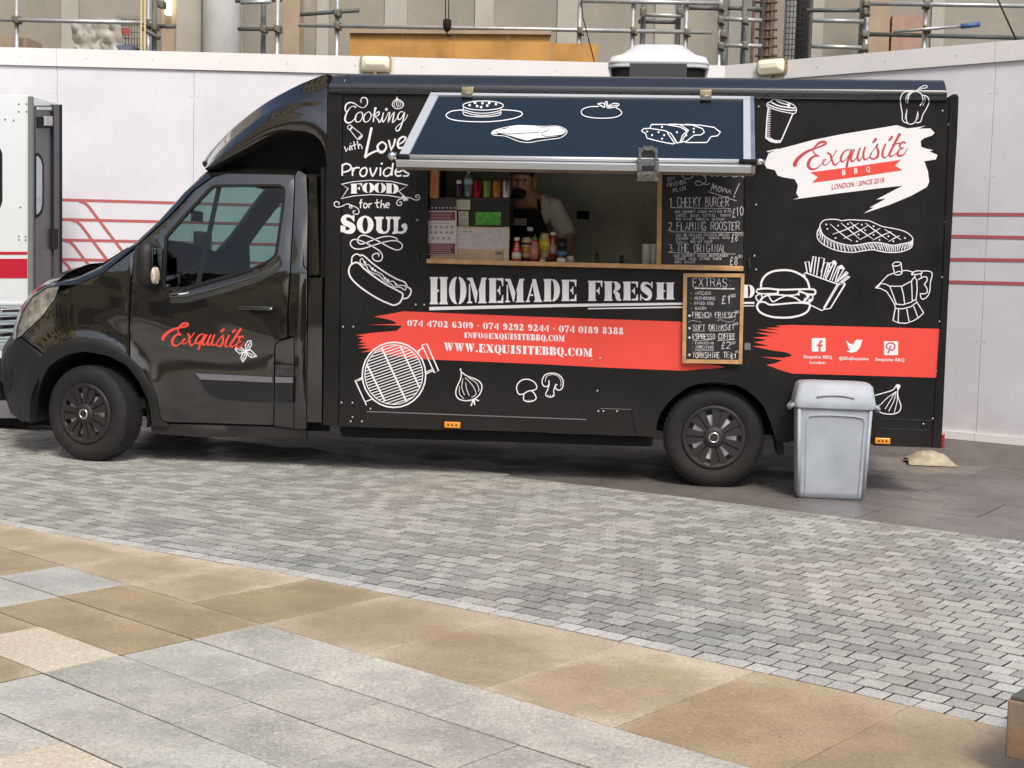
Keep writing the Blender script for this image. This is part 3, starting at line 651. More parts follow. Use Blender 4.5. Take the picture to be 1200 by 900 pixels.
# other panels of the cab side
cpanel('front_wing', [(158, 293), (152.5, 333), (150.3, 385), (151.3, 418), (149, 428.4)]+[(128, 417), (100, 411.4), (81.6, 414.4), (64.5, 423.6)]+[(25.5, 394.5), (48.5, 372.5), (64, 352), (68, 344), (90, 334.5), (120, 321)], [], paint, van, 0, .02, .04)
FL_O = [(45.5, 428), (50, 413.5), (58, 406), (70, 401.5), (83, 397), (98, 394.8), (121, 397.8), (140, 407), (151.6, 419), (157, 423), (166, 432.4), (179.6, 455), (184, 470), (187, 490), (190, 494), (197, 497.5), (197, 500), (178, 499)]
FL_I = [(176, 480), (173, 468), (163, 447), (149, 429), (140, 423), (128, 417.6), (114, 413.6), (100, 412), (90, 413), (81.6, 415), (72, 419), (63, 424.6), (56, 431), (50, 443), (46, 455)]
cpanel('wheel_arch_trim', FL_O+FL_I, [], plastic, van, -.014, .03, .03)
cpanel('front_bumper', [(24.5, 396), (18, 398), (9, 407), (5, 415), (4, 428), (5, 446), (6, 463.6), (13, 484), (28, 494), (43, 495), (44, 466.6), (50, 443), (56, 432), (64, 425)], [], plastic, van, -.004, .03, .03)
cpanel('fog_lamp_recess', [(4.6, 434), (13, 434), (14, 447), (11, 458), (6, 462)], [], matte, van, -.008, .004, 0)
cpanel('headlamp', [(69.5, 335), (55, 337), (38, 348), (28, 362), (20, 384), (18.5, 397), (25, 393), (48, 371.5), (63.5, 351)], [], mat('chrome lamp interior', (.85, .87, .90), .15, metal=.7, bump=.6, bscale=16, var=.5, tint=(.34, .35, .38), vscale=11), van, .01, .004, .03)
HLn = cpanel('headlamp_lens', [(70.5, 334.4), (55, 336.4), (37.4, 347.5), (27.4, 361.6), (19.4, 383.5), (18, 398), (25.5, 393.6), (48.6, 372), (64, 351.4)], [], lens, van, -.006, 0, .03)
cpanel('rear_cab_panel', [(346.2, 206), (349, 200), (354, 202), (358.5, 205), (360.5, 241), (359.5, 320), (359, 503), (345, 502.5), (345, 394), (338.5, 394), (338.5, 360), (341, 320), (345.3, 240)], [], paint, van, 0, .02, .05)
cpanel('fuel_flap', [(322.6, 407), (326, 400.4), (344, 395.5), (344, 426.5), (322.6, 426)], [], paint, van, -.002, .01, 0)
cpanel('side_moulding', [(322.6, 449), (343, 449.6), (343, 472.5), (322.6, 471.8)], [], plastic, van, -.012, .012, 0)
cpanel('moulding_strip', [(322.6, 441.6), (343, 442.4), (343, 449), (322.6, 448.4)], [], greyplastic, van, -.015, .012, 0)
cpanel('lower_side_panel', [(322.6, 427), (344, 427.5), (344, 502), (321.5, 499)], [], paint, van, 0, .012, 0)
cpanel('cab_sill', [(176, 498), (190, 495.5), (196, 496.6), (320, 500), (359, 504), (359, 513.5), (341, 513), (232, 512), (178, 508)], [], plastic, van, .01, .03, .06)
# inner body behind the gaps
BODY = [(346, 201), (268, 200), (250, 204), (228, 220), (196, 253), (158, 288), (120, 318), (90, 332), (66, 343), (45, 373), (30, 395), (18, 400), (10, 420), (10, 460), (24, 490), (42, 493), (44, 466), (50, 442), (63, 423), (81.6, 413.5), (100, 410.5), (128, 416), (149, 427.5), (163, 445), (173, 467), (179, 499), (190, 506), (356, 510), (357, 206)]
WO = inset(WIN, -1.5) if inside(inset(WIN, 1.5)[0], WIN) else inset(WIN, 1.5)
cpanel('inner_body', BODY, [WO], matte, van, .033, .03, 0)
# pillar / roof rim of the cab and skins across
PROF_I = [(353, 204), (299, 202.6), (264, 202.6), (249, 206.5), (227.5, 221.5), (196.5, 254.5), (158.5, 288.5), (120, 320), (90, 333.5), (70, 334.6), (55, 336.6), (38, 347.5), (27.6, 361.5), (19.5, 384), (18, 398), (9, 407), (5, 415), (4, 428), (5, 446), (6, 463.6), (13, 484), (28, 494)]
PROF_O = [(355, 197), (299, 195.6), (262, 197), (240.5, 201.5), (213, 228.5), (181.5, 264), (155, 289), (117, 313.5), (91, 325.5), (66, 331.5), (51, 335.5), (35, 347), (24, 361), (16.5, 384), (14.5, 397), (6.5, 407), (3, 415), (2.5, 428), (3.5, 446), (5, 463.6), (12, 484.5), (27, 495)]
def skin(name, a, b, m, parent=van, bul=.10, off=.05):
    rows = []
    for k in range(a, b+1):
        i = cabP(*PROF_I[k]); o = cabP(*PROF_O[k], off=off if k > 1 else .04); mid = (i+o)/2
        kk = max(0, min(len(PROF_O)-1, k)); A = cabP(*PROF_O[max(0, kk-1)], off=off); B = cabP(*PROF_O[min(len(PROF_O)-1, kk+1)], off=off)
        n = Vector((-(B-A).z, 0, (B-A).x)).normalized()
        if n.x > 0 and n.z < 0.2: n = -n
        if n.z < 0 and k < 9: n = -n
        mid += n*.012
        row = [i, mid, o]
        for t in (.04, .1, .2, .35, .5): row.append(Vector((o.x, o.y+(W-2*o.y)*t, o.z))+n*bul*math.sin(math.pi*t)**.8)
        row += [Vector((q.x, W-q.y, q.z)) for q in row[-2::-1]]
        rows.append(row)
    return MB().grid(rows).build(name, m, parent)
skin('cab_roof', 0, 3, paint, bul=.03)
# A pillars (both sides) and windscreen between them
rows = []
def pil(far):
    R = []
    for k in range(3, 7):
        i = cabP(*PROF_I[k]); o = cabP(*PROF_O[k], off=.05); n = Vector((-.7, 0, .7)); q = [i, (i+o)/2+n*.012, o, Vector((o.x, o.y+.05, o.z))+n*.008, Vector((o.x+.02, o.y+.06, o.z-.03)), Vector((i.x+.03, i.y+.04, i.z-.03))]
        R.append([Vector((p.x, W-p.y, p.z)) for p in q] if far else q)
    return MB().grid(R).build('windscreen_pillar', paint, van)
pil(False); pil(True)
R = []
for k in range(3, 7):
    o = cabP(*PROF_O[k], off=.05); n = Vector((-.75, 0, .66))
    R.append([Vector((o.x, o.y+.045+(W-2*o.y-.09)*t, o.z))+n*.10*math.sin(math.pi*t)**.8 for t in (0, .05, .12, .22, .35, .5, .65, .78, .88, .95, 1)])
MB().grid(R).build('windscreen', glass, van)
skin('bonnet', 6, 9, paint, bul=.09); skin('front_panel', 9, 14, paint, bul=.16); skin('bumper_face', 14, 21, plastic, bul=.17)
# grille bars and wiper
for k in range(4):
    y0 = .5; o = cabP(*PROF_O[11+k//2], off=.05); MB().box(-.93-.006*k, -.90, .62, W-.62, .82+.06*k, .845+.06*k, bev=.006).build('grille_bar', chrome if k == 3 else plastic, van)
MB().tube([cabP(150, 291, .12), cabP(118, 311, .5)], .008, 6).build('wiper', matte, van)
# cab interior
ci = empty('cab_interior', (.9, 1.0, .5), parent=van)
MB().box(.05, 1.62, .12, W-.12, .38, .45).build('cab_floor', matte, ci); MB().box(1.58, 1.62, .12, W-.12, .45, 1.1).build('back_panel', matte, ci)
seatm = mat('dark seat fabric', (.03, .032, .035), .9, bump=.3, bscale=200)
for yy in (.32, 1.05, 1.45):
    MB().box(.95, 1.4, yy, yy+.42, .62, .82, bev=.05).box(1.33, 1.50, yy, yy+.42, .75, 1.35, bev=.05).box(1.38, 1.47, yy+.11, yy+.31, 1.38, 1.56, bev=.03).build('seat', seatm, ci)
MB().box(.02, .45, .2, W-.2, .9, 1.20, bev=.06).build('dashboard', mat('dark dashboard', (.035, .037, .038), .6), ci)
mb = MB(); c = Vector((.62, 1.5, 1.22)); mb.tube([c+Vector((.06*math.cos(t), .19*math.sin(t), .18*math.cos(t))) for t in [2*math.pi*k/24 for k in range(25)]], .014, 8); mb.tube([c+Vector((-.1, 0, -.08)), c], .03, 8); mb.box(c.x-.01, c.x+.01, c.y-.18, c.y+.18, c.z-.02, c.z+.02); mb.build('steering_wheel', matte, ci)
MB().box(.42, .45, .95, 1.15, 1.72, 1.80, bev=.01).build('rear_view_mirror', matte, ci)
# far mirror arm seen through the glass
MB().tube(smooth_path([(.2, W-.1, 1.38), (.12, W+.08, 1.40), (.1, W+.12, 1.5)]), .018, 8).box(.04, .14, W+.02, W+.24, 1.40, 1.68, bev=.03).build('wing_mirror', plastic, doorf)

# -- fairing above the cab
def resample(P, n):
    P = smooth_path(P, 6); L_ = [0]
    for a, b in zip(P, P[1:]): L_.append(L_[-1]+math.hypot(b[0]-a[0], b[1]-a[1]))
    out = []; j = 0
    for k in range(n):
        t = L_[-1]*k/(n-1)
        while j < len(L_)-2 and L_[j+1] < t: j += 1
        f = (t-L_[j])/max(1e-9, L_[j+1]-L_[j]); out.append((P[j][0]+(P[j+1][0]-P[j][0])*f, P[j][1]+(P[j+1][1]-P[j][1])*f))
    return out
NF = 34
FA = resample([(240.5, 198.5), (250, 196), (260, 189.5), (272, 182.6), (288, 174), (311, 161), (331, 154.4), (345.6, 153), (360, 154.4), (371, 160), (378, 169), (381.5, 180), (382.5, 192)], NF)
FB = resample([(240, 196), (245, 184), (263, 162), (283.5, 142), (311, 121), (345.6, 101.7), (374.5, 89.4), (383.5, 86.8)], NF)
def fy(s, t): return .02+.16*(1-s)**1.6+(.10+.26*(1-s)**1.0)*t**2.6 + .03*math.sin(math.pi*min(1, t*1.15))*(-1)*(1-s*.7)
TT = [0, .08, .16, .26, .38, .5, .6, .66, .70, .74, .8, .88, .95, 1]
def fgrid(flip):
    rows = []
    for k in range(NF):
        s = k/(NF-1); r = []
        for t in TT:
            px = FA[k][0]+(FB[k][0]-FA[k][0])*t; py = FA[k][1]+(FB[k][1]-FA[k][1])*t; y = fy(s, t) - (.012 if .6 < t < .76 else 0)*(1-s*.5)
            p = PY(px, py, y); r.append(Vector((p.x, W-p.y, p.z)) if flip else p)
        rows.append(r)
    return rows
fr = fgrid(False)
fair = MB().grid(fr).build('roof_fairing', paint, van)
MB().grid(fgrid(True)).build('fairing_side', paint, fair)
rows = []
for k in range(NF):
    s = k/(NF-1); a = fr[k][-1]; A = fr[max(0, k-1)][-1]; B = fr[min(NF-1, k+1)][-1]; n = Vector((-(B-A).z, 0, (B-A).x)).normalized(); b = .03+.10*(1-s)
    rows.append([Vector((a.x, a.y+(W-2*a.y)*t, a.z))+n*b*math.sin(math.pi*t)**.7 for t in (0, .02, .06, .12, .2, .35, .5, .65, .8, .88, .94, .98, 1)])
MB().grid(rows).build('fairing_top', paint, fair)
MB().grid([[r[0], Vector((r[0].x, r[0].y+.02, r[0].z-.004)), Vector((r[0].x, r[0].y+.4, r[0].z))] for r in fr]).build('fairing_lip', matte, fair)
cheek = [PY(x, y, .36) for x, y in ((243, 206), (243, 198), (258, 186), (300, 160), (345, 148), (372, 152), (388, 165), (386, 505), (352, 505), (352, 206))]
MB().prism([(p.x, p.z) for p in cheek], lambda x, z, d: Vector((x, .36+d, z)), .02).build('fairing_cheek', matte, fair)
MB().box(PY(246, 196, .2).x, 1.7, .2, W-.2, 2.0, 2.03).build('fairing_floor', matte, fair)
MB().lathe([(.014, -.02), (.016, 0), (.008, .015)], PY(239.5, 191.5, .5), (-.6, 0, .8), 10).build('washer_jet', matte, fair)
# filler strip between cab and box
def ypoly(name, pts, y, t, m, parent, holes=(), grid=0, sm=False, **k):
    q = [(lambda p: (p.x, p.z))(PY(a, b, y)) for a, b in pts]; hh = [[(lambda p: (p.x, p.z))(PY(a, b, y)) for a, b in h] for h in holes]
    return MB().prism(q, lambda x, z, d: Vector((x, y+d, z)), t, hh, grid, sm).build(name, m, parent, **k)
ypoly('filler_panel', [(361.5, 325.5), (377.5, 325.5), (377, 495), (359.8, 494.5)], .0, .3, paint, van)
ypoly('filler_panel', [(362, 206), (371, 206), (374, 322), (361.5, 323)], .06, .3, paint, van)
ypoly('gap_panel', [(376, 196), (386, 196), (393, 497), (376, 497)], .10, .2, matte, van)
# -- the box body
XF = PY(384, 300, 0).x; XP = PY(402, 110, 0).x; XR = 5.794; ZT = 2.556
box = empty('box_body', (3.7, 1.03, .4), parent=van)
SIDE = [(402.5, 109.6), (760, 113), (1121.5, 117.8), (1103.3, 524), (1000, 519.5), (909, 516), (906.5, 505), (902.5, 490.5), (896, 476), (886, 464.5), (875, 456), (863, 450), (848, 447), (834, 447), (819, 448.5), (805, 453), (793, 461), (782, 471), (774, 482), (769, 494), (767, 511), (707, 509), (423, 500), (397, 499)]
HATCH = [(502, 124), (876.5, 128), (871, 315), (500.5, 309)]
side = ypoly('side_panel', SIDE, 0, .035, vinyl, box, [HATCH])
ypoly('corner_post', [(384, 106), (401.6, 107.5), (396, 499), (378.5, 498)], .004, .05, vinyl, box)
o = MB().box(XF, XF+.03, .05, W, .42, 2.60).build('front_wall', vinyl, box)
MB().box(XR-.03, XR, .036, W, .45, 2.60).build('rear_wall', vinyl, box)
MB().box(XF, XR, W-.03, W, .42, 2.60).build('far_side_panel', vinyl, box)
MB().box(XF+.05, XR-.04, .5, W-.04, .60, .66).build('box_floor', steel, box)
prof = [(-.012, ZT), (-.016, 2.56), (-.016, 2.612), (-.010, 2.620), (.004, 2.624), (.02, 2.628), (.045, 2.652), (.08, 2.680), (.13, 2.702), (.22, 2.715), (.45, 2.725), (1.03, 2.735)]
prof = prof+[(W-y, z) for y, z in prof[-2::-1]]
rows = [[Vector((x, y, z)) for y, z in prof] for x in [XF+.09, XR-.075]]
g = MB().grid(rows); 
for r in rows: g.add(r, [tuple(range(len(r)))])
g.build('roof', rail, box)
# front end cap of the roof rail blends into the fairing
sc_ = [(.0, .94), (.3, .98), (1, 1)]
rows = [[Vector((x, y, ZT+(z-ZT)*k)) for y, z in prof] for x, k in ((XF-.004, .93), (XF+.04, .97), (XF+.088, 1.0))]
MB().grid(rows).build('roof_end_cap', rail, box)
g = MB()
for k in range(17): g.lathe([(.009, 0), (.008, .004), (.003, .007)], PY(424+k*43.2, 105.5+.5*k*.9, -.018), (0, -1, 0), 8)
g.build('roof_rivets', plastic, box, kind='stuff')
MB().box(XP-.01, XR-.07, -.019, -.008, ZT-.004, ZT+.003).build('rail_lip', rail, box)
# rear corner frame
ypoly('rear_corner_frame', [(1113.5, 115.8), (1120.5, 110.8), (1123.5, 113.5), (1121.6, 160), (1119, 200), (1106.9, 430), (1103.4, 525), (1092.5, 525), (1105, 330)], -.012, .05, vinyl, box)
MB().box(PY(1023, 522, 0).x, XR-.04, -.005, .02, PY(1050, 523, 0).z, PY(1050, 504, 0).z).build('lower_rail', vinyl, box)
for a, b in (((430, 482), (687, 492)), ((1028, 490.5), (1093, 493.2)), ((1028, 501.8), (1090, 504.5))):
    p, q = PY(*a, 0), PY(*b, 0); MB().box(p.x, q.x, -.004, 0, (p.z+q.z)/2-.003, (p.z+q.z)/2+.004).build('trim_line', greyplastic if a[0] < 500 else rail, box)
# panel joints as narrow black channels proud of the skin
for a, b in (((501.3, 316), (501.3, 503)), ((689, 322), (688, 506)), ((704.5, 320), (703.5, 508)), ((430, 112), (424, 499)), ((1095, 118), (1083, 492))):
    p, q = PY(*a, 0), PY(*b, 0); MB().box(p.x-.0018, p.x+.0018, -.0022, .001, q.z, p.z).build('panel_joint', matte, side)
# wheel arch lip
AO = [(740, 479), (753, 472.6), (782, 445), (805, 435), (820, 432.6), (837.5, 432), (863.5, 434.6), (886, 441.7), (905, 456), (922, 472), (925, 519), (911, 518)]
AI = [(909, 515), (906, 504), (901.5, 490.5), (895.2, 476.6), (885.4, 465.3), (874.4, 456.9), (862.6, 451), (848, 448), (834, 448), (819, 449.6), (805.5, 454), (793.8, 462), (783, 471.6), (775, 482.4), (770.2, 494.6), (768.2, 512), (746, 511)]
ypoly('rear_arch_trim', AO+AI, -.012, .03, vinyl, box)
MB().box(PY(742, 480, 0).x-.22, PY(742, 480, 0).x, -.003, 0, PY(742, 480, 0).z-.002, PY(742, 480, 0).z+.002).build('trim_line', greyplastic, box)
ypoly('mudflap', [(908, 512), (917, 513), (919, 533), (912, 534)], .02, .25, rubber, van)
# inner rear arch
c = PY(836.5, 514.5, .03)
c0 = PY(99.8, 485.7, .03); g2 = MB(); rows = []
for t in [math.pi*k/16 for k in range(0, 17)]: rows.append([Vector((c.x+.42*math.cos(t), .037, c.z+.40*math.sin(t))), Vector((c.x+.42*math.cos(t), .5, c.z+.40*math.sin(t)))])
g2.grid(rows); g2.box(c.x-.42, c.x+.42, .46, .49, .32, .8); g2.build('arch_liner', matte, box)
g2 = MB(); rows = []
for t in [math.pi*k/16 for k in range(-1, 18)]: rows.append([Vector((c0.x+.43*math.cos(t), .08, c0.z+.43*math.sin(t)+.0)), Vector((c0.x+.43*math.cos(t), .75, c0.z+.43*math.sin(t)))])
g2.grid(rows); g2.box(c0.x-.5, c0.x+.5, .75, .78, .25, .8); g2.build('arch_liner', matte, van)
# rivets on the box
g = MB()
for x, y in ((1104.5, 130), (1112, 146), (1111, 212), (1108, 260), (1104, 325), (1101, 377), (1097.5, 435), (1093, 490.6), (1082, 497), (889, 115), (889, 125), (879, 140), (886, 240), (884, 300), (886, 316), (434, 479), (413, 472), (400, 472), (411, 494), (424, 494), (413, 489), (693, 422), (703, 420), (700, 458), (701, 482), (707, 482), (723, 482), (402, 383), (414, 383), (489, 258), (489, 300), (491, 307), (487, 357), (497, 357)): g.lathe([(.008, 0), (.007, .003), (.003, .006)], PY(x, y, -.001), (0, -1, 0), 8)
g.build('rivets', alu, side, kind='stuff')
# markers, tail light
def marker(x0, x1, y0, y1):
    a, b = PY(x0, y1, -.005), PY(x1, y0, -.005); m_ = MB().box(a.x, b.x, -.026, -.003, a.z, b.z, bev=.007).build('side_marker', amber, box)
    for t in (.25, .5, .75): MB().lathe([(.007, 0), (.005, .003)], (a.x+(b.x-a.x)*t, -.026, (a.z+b.z)/2), (0, -1, 0), 8).build('reflector', plastic, m_)
marker(521, 540, 494.4, 501); marker(1024.5, 1043, 513.2, 519.8)
a, b = PY(1096, 524.5, .03), PY(1101, 511.5, .03); MB().box(XR-.05, XR+.03, .02, .10, a.z, b.z+.02, bev=.01).build('tail_lamp', redlens, van)
# plate sticker by the arch, small hardware
ypoly('handle_plate', [(872.5, 402), (879.5, 402), (879.5, 410), (872.5, 410)], -.006, .006, greyplastic, side)
for x, y in ((877.5, 306), (878, 312), (489.5, 300), (490.5, 306)): MB().box(PY(x, y, 0).x-.008, PY(x, y, 0).x+.008, -.02, 0, PY(x, y, 0).z-.018, PY(x, y, 0).z+.018, bev=.004).build('catch', plastic, side)
# under-frame
zs = PY(600, 508, 0).z
ypoly('side_skirt', [(398, 500), (423, 501), (707, 510), (767, 512), (764, 523.5), (700, 521.5), (400, 512)], .10, .02, matte, van)
for x0, x1, y0, y1, z0, z1 in ((.1, 5.6, .55, .63, .42, .55), (.1, 5.6, W-.63, W-.55, .42, .55), (1.7, 5.7, .5, W-.5, .52, .60), (4.2, 4.4, .2, W-.2, .28, .38), (-.1, .1, .2, W-.2, .3, .4)): MB().box(x0, x1, y0, y1, z0, z1).build('chassis_member', matte, van)
MB().tube([(2.0, .9, .36), (3.6, .9, .36)], .06, 12).box(2.5, 3.2, .35, .75, .26, .5, bev=.05).build('fuel_tank', matte, van)
MB().box(1.9, 1.96, .3, W-.3, .45, .58).build('chassis_member', matte, van)
MB().box(XR-.35, XR-.02, .1, W-.1, .36, .50, bev=.02).build('rear_bumper', matte, van)
# -- wheels
def wheel(cx, cy, cz, rot, out):
    wt = empty('wheel', (cx, cy, cz), parent=van)
    Mw = Matrix.Translation((cx, cy, cz)) @ Matrix.Rotation(rot, 4, 'Z') @ Matrix.Scale(out, 4, (0, 1, 0))
    def fin(mb, name, m): mb.v = [Mw @ v for v in mb.v]; return mb.build(name, m, wt)
    Rw = cz
    fin(MB().lathe([(.205, .004), (.222, -.004), (.245, -.012), (.285, -.014), (Rw-.025, .002), (Rw-.006, .02), (Rw, .04), (Rw, .18), (Rw-.008, .2), (Rw-.03, .215), (.25, .22), (.2, .2)], (0, 0, 0), (0, 1, 0), 48, cap=False), 'tyre', rubber)
    g = MB()
    for k in range(56):
        t = 2*math.pi*k/56; m = Matrix.Rotation(t, 4, 'Y')
        for y0, y1 in ((.024, .075), (.085, .135), (.145, .196)): g.box(-.012, .012, y0, y1, Rw-.006, Rw+.0012, m=m)
    fin(g, 'tread', rubber)
    g = MB().lathe([(.208, .0), (.2, .02), (.19, .05), (.188, .19)], (0, 0, 0), (0, 1, 0), 40, cap=False); g.lathe([(.19, .022), (.13, .018), (.06, .03), (0, .03)], (0, 0, 0), (0, 1, 0), 36, cap=False)
    for k in range(5): t = 2*math.pi*k/5; g.lathe([(.014, .03), (.014, .01), (.006, .005)], (.065*math.cos(t), 0, .065*math.sin(t)), (0, 1, 0), 8)
    fin(g, 'steel_rim', silver)
    g = MB().lathe([(.214, .006), (.212, -.008), (.2, -.013), (.178, -.006), (.172, .006), (.18, .01)], (0, 0, 0), (0, 1, 0), 48, cap=False)
    g.lathe([(.075, .0), (.07, -.018), (.04, -.022), (0, -.022)], (0, 0, 0), (0, 1, 0), 28, cap=False)
    for k in range(7):
        t = 2*math.pi*(k+.25)/7; m = Matrix.Rotation(t, 4, 'Y')
        for sgn in (-1, 1):
            P = [(sgn*.004, .05), (sgn*.022, .06), (sgn*.061, .178), (sgn*.010, .182)]
            g.add([m @ Vector((x, -.018+.06*(z-.05), z)) for x, z in P]+[m @ Vector((x, .012, z)) for x, z in P], [(0, 1, 2, 3), (7, 6, 5, 4), (0, 4, 5, 1), (1, 5, 6, 2), (2, 6, 7, 3), (3, 7, 4, 0)])
        P = [(-.006, .05), (.006, .05), (.010, .18), (-.010, .18)]
        g.add([m @ Vector((x, -.008+.05*(z-.05), z)) for x, z in P]+[m @ Vector((x, .012, z)) for x, z in P], [(0, 1, 2, 3), (7, 6, 5, 4), (0, 4, 5, 1), (1, 5, 6, 2), (2, 6, 7, 3), (3, 7, 4, 0)])
    fin(g, 'wheel_cover', plastic)
    g = MB()
    for k in range(7):
        t = 2*math.pi*(k+.75)/7; m = Matrix.Rotation(t, 4, 'Y'); g.box(-.085, .085, .016, .02, .15, .178, m=m)
    fin(g, 'cover_inner_ring', plastic)
    fin(MB().lathe([(.036, -.018), (.036, -.026), (.028, -.027), (.026, -.024)], (0, 0, 0), (0, 1, 0), 24, cap=False), 'centre_ring', chrome)
wheel(c0.x, .035, .335, math.radians(-15), 1); wheel(c.x, .045, .335, 0, 1)
wheel(c0.x, W-.035, .335, math.radians(-15), -1); wheel(c.x, W-.045, .335, 0, -1)
# -- roof vent
vt = empty('roof_vent', (PY(772, 88, 1.0).x, 1.0, 2.73), parent=box)
a, b = PY(712, 70, .75), PY(832, 70, .75); vx = (a.x+b.x)/2; hw = (b.x-a.x)/2
def ring(h, z, r): return [Vector((vx+x, 1.05+y, z)) for x, y in rrect(-h, -h*.85, h, h*.85, r, 6)]
z0 = PY(772, 79, .75).z; z1 = PY(772, 53, 1.0).z
ms = mat('white plastic dome', (.74, .75, .77), .35, coat=.3); 
rows = [ring(hw-.05, z0+.002, .1), ring(hw-.004, z0, .1), ring(hw, z0+.012, .1), ring(hw-.006, z0+.03, .1), ring(hw, z0+.034, .1), ring(hw-.004, z0+.052, .1), ring(hw-.008, z0+.056, .1), ring(hw-.02, z0+.085, .1), ring(hw-.08, z0+.105, .1), ring(hw-.18, z1-.012, .08), ring(hw-.3, z1, .04)]
g = MB().grid(rows, close=True); g.add(rows[-1], [tuple(range(len(rows[-1])))]); g.build('vent_dome', ms, vt)
rows = [ring(hw-.05, 2.69, .08), ring(hw-.02, z0+.001, .1)]; MB().grid(rows, close=True).build('vent_skirt', matte, vt)
MB().box(vx-hw*.55, vx+hw*.55, .60-.02, .62, 2.7, z0).build('vent_grille', rail, vt)
# -- serving flap
def solve(px, py, X):
    lo, hi = -1.6, 0
    for _ in range(40):
        m = (lo+hi)/2
        if (PY(px, py, m).x < X) == (PY(px, py, -1.6).x < X): lo = m
        else: hi = m
    return m
H0, H1 = PY(505, 111.5, -.03), PY(883, 114, -.03); hz = (H0.z+H1.z)/2
yf = -.68
L0, L1 = PY(464, 191.5, yf), PY(884, 197, yf); lz = (L0.z+L1.z)/2
FX0, FX1 = (H0.x+L0.x)/2, (H1.x+L1.x)/2
print('FLAP', H0, H1, L0, L1)
FO = Vector((0, -.03, hz)); FD = Vector((0, yf+.03, lz-hz)); FLn = FD.length; FD.normalize(); FN = Vector((0, FD.z, -FD.y)); FN = FN if FN.z > 0 else -FN
def fxl(d):  # flap is slightly trapezoid in the photograph, keep the measured corners
    t = d/FLn; return H0.x+(L0.x-H0.x)*t, H1.x+(L1.x-H1.x)*t
def F3(x, d, off): p = FO+FD*d+FN*off; return Vector((x, p.y, p.z))
flap = empty('serving_flap', (3.4, -.03, hz), parent=van)
def fq(name, m, xa0, xa1, xb0, xb1, d0_, d1_, o0, o1):
    v = [F3(xa0, d0_, o1), F3(xa1, d0_, o1), F3(xb1, d1_, o1), F3(xb0, d1_, o1), F3(xa0, d0_, o0), F3(xa1, d0_, o0), F3(xb1, d1_, o0), F3(xb0, d1_, o0)]
    return MB().add(v, [(0, 1, 2, 3), (7, 6, 5, 4), (0, 4, 5, 1), (1, 5, 6, 2), (2, 6, 7, 3), (3, 7, 4, 0)]).build(name, m, flap)
flapm = mat('dark blue gloss flap skin', (.006, .014, .020), .3, coat=.45, coatr=.1)
(x00, x01), (x10, x11) = fxl(0), fxl(FLn)
fskin = fq('flap_skin', flapm, x00+.02, x01-.02, x10+.02, x11-.02, .01, FLn-.01, -.012, .002)
bw = .04
f = lambda d: fxl(d)
white_al = mat('pale anodised aluminium', (.72, .74, .76), .4, metal=.55)
for nm, d_a, d_b in (('flap_frame', 0, .032), ('flap_frame', FLn-.036, FLn)):
    a0, a1 = f(d_a); b0, b1 = f(d_b); fq(nm, white_al, a0, a1, b0, b1, d_a, d_b, -.03, .014)
a0, a1 = f(.034); b0, b1 = f(FLn-.038)
fq('flap_frame', white_al, a0, a0+.06, b0, b0+.06, .034, FLn-.038, -.03, .012); fq('flap_frame', white_al, a1-.065, a1, b1-.065, b1, .034, FLn-.038, -.03, .012)
fq('flap_frame_edge', alu, a1-.02, a1+.004, b1-.02, b1+.004, .0, FLn, -.035, .016)
MB().add([F3(x10, FLn, -.03), F3(x11, FLn, -.03), F3(x11, FLn+.004, -.05), F3(x10, FLn+.004, -.05), F3(x10, FLn-.03, -.03), F3(x11, FLn-.03, -.03), F3(x11, FLn-.03, -.05), F3(x10, FLn-.03, -.05)], [(0, 1, 2, 3), (7, 6, 5, 4), (0, 4, 5, 1), (1, 5, 6, 2), (2, 6, 7, 3), (3, 7, 4, 0)]).build('flap_lower_rail', mat('weathered brown batten', (.10, .07, .045), .7, var=.3), flap)
def onflap(px, py, off=0):
    return onplane(px, py, FN, FN.dot(FO)+off)
p0, p1 = onflap(480, 183.5, .03), onflap(866, 189, .03)
MB().tube([p0, p1], .013, 12).build('prop_pole', white_al, flap)
MB().tube([onflap(459, 182.7, .03), p0], .015, 10).build('pole_end', matte, flap); MB().tube([p1, onflap(891, 189.5, .03)], .015, 10).build('pole_end', matte, flap)
a = onflap(459, 182.7, .03); MB().lathe([(.02, -.02), (.03, 0), (.02, .03)], a, (1, 0, 0), 10).tube([a, PY(456, 184, -.01)], .008, 6).build('pole_bracket', chrome, flap)
a = onflap(891, 189.5, .03); MB().lathe([(.02, -.02), (.022, 0), (.01, .03)], a, (1, 0, 0), 10).tube([a, PY(893, 188, -.01)], .008, 6).build('pole_bracket', chrome, flap)
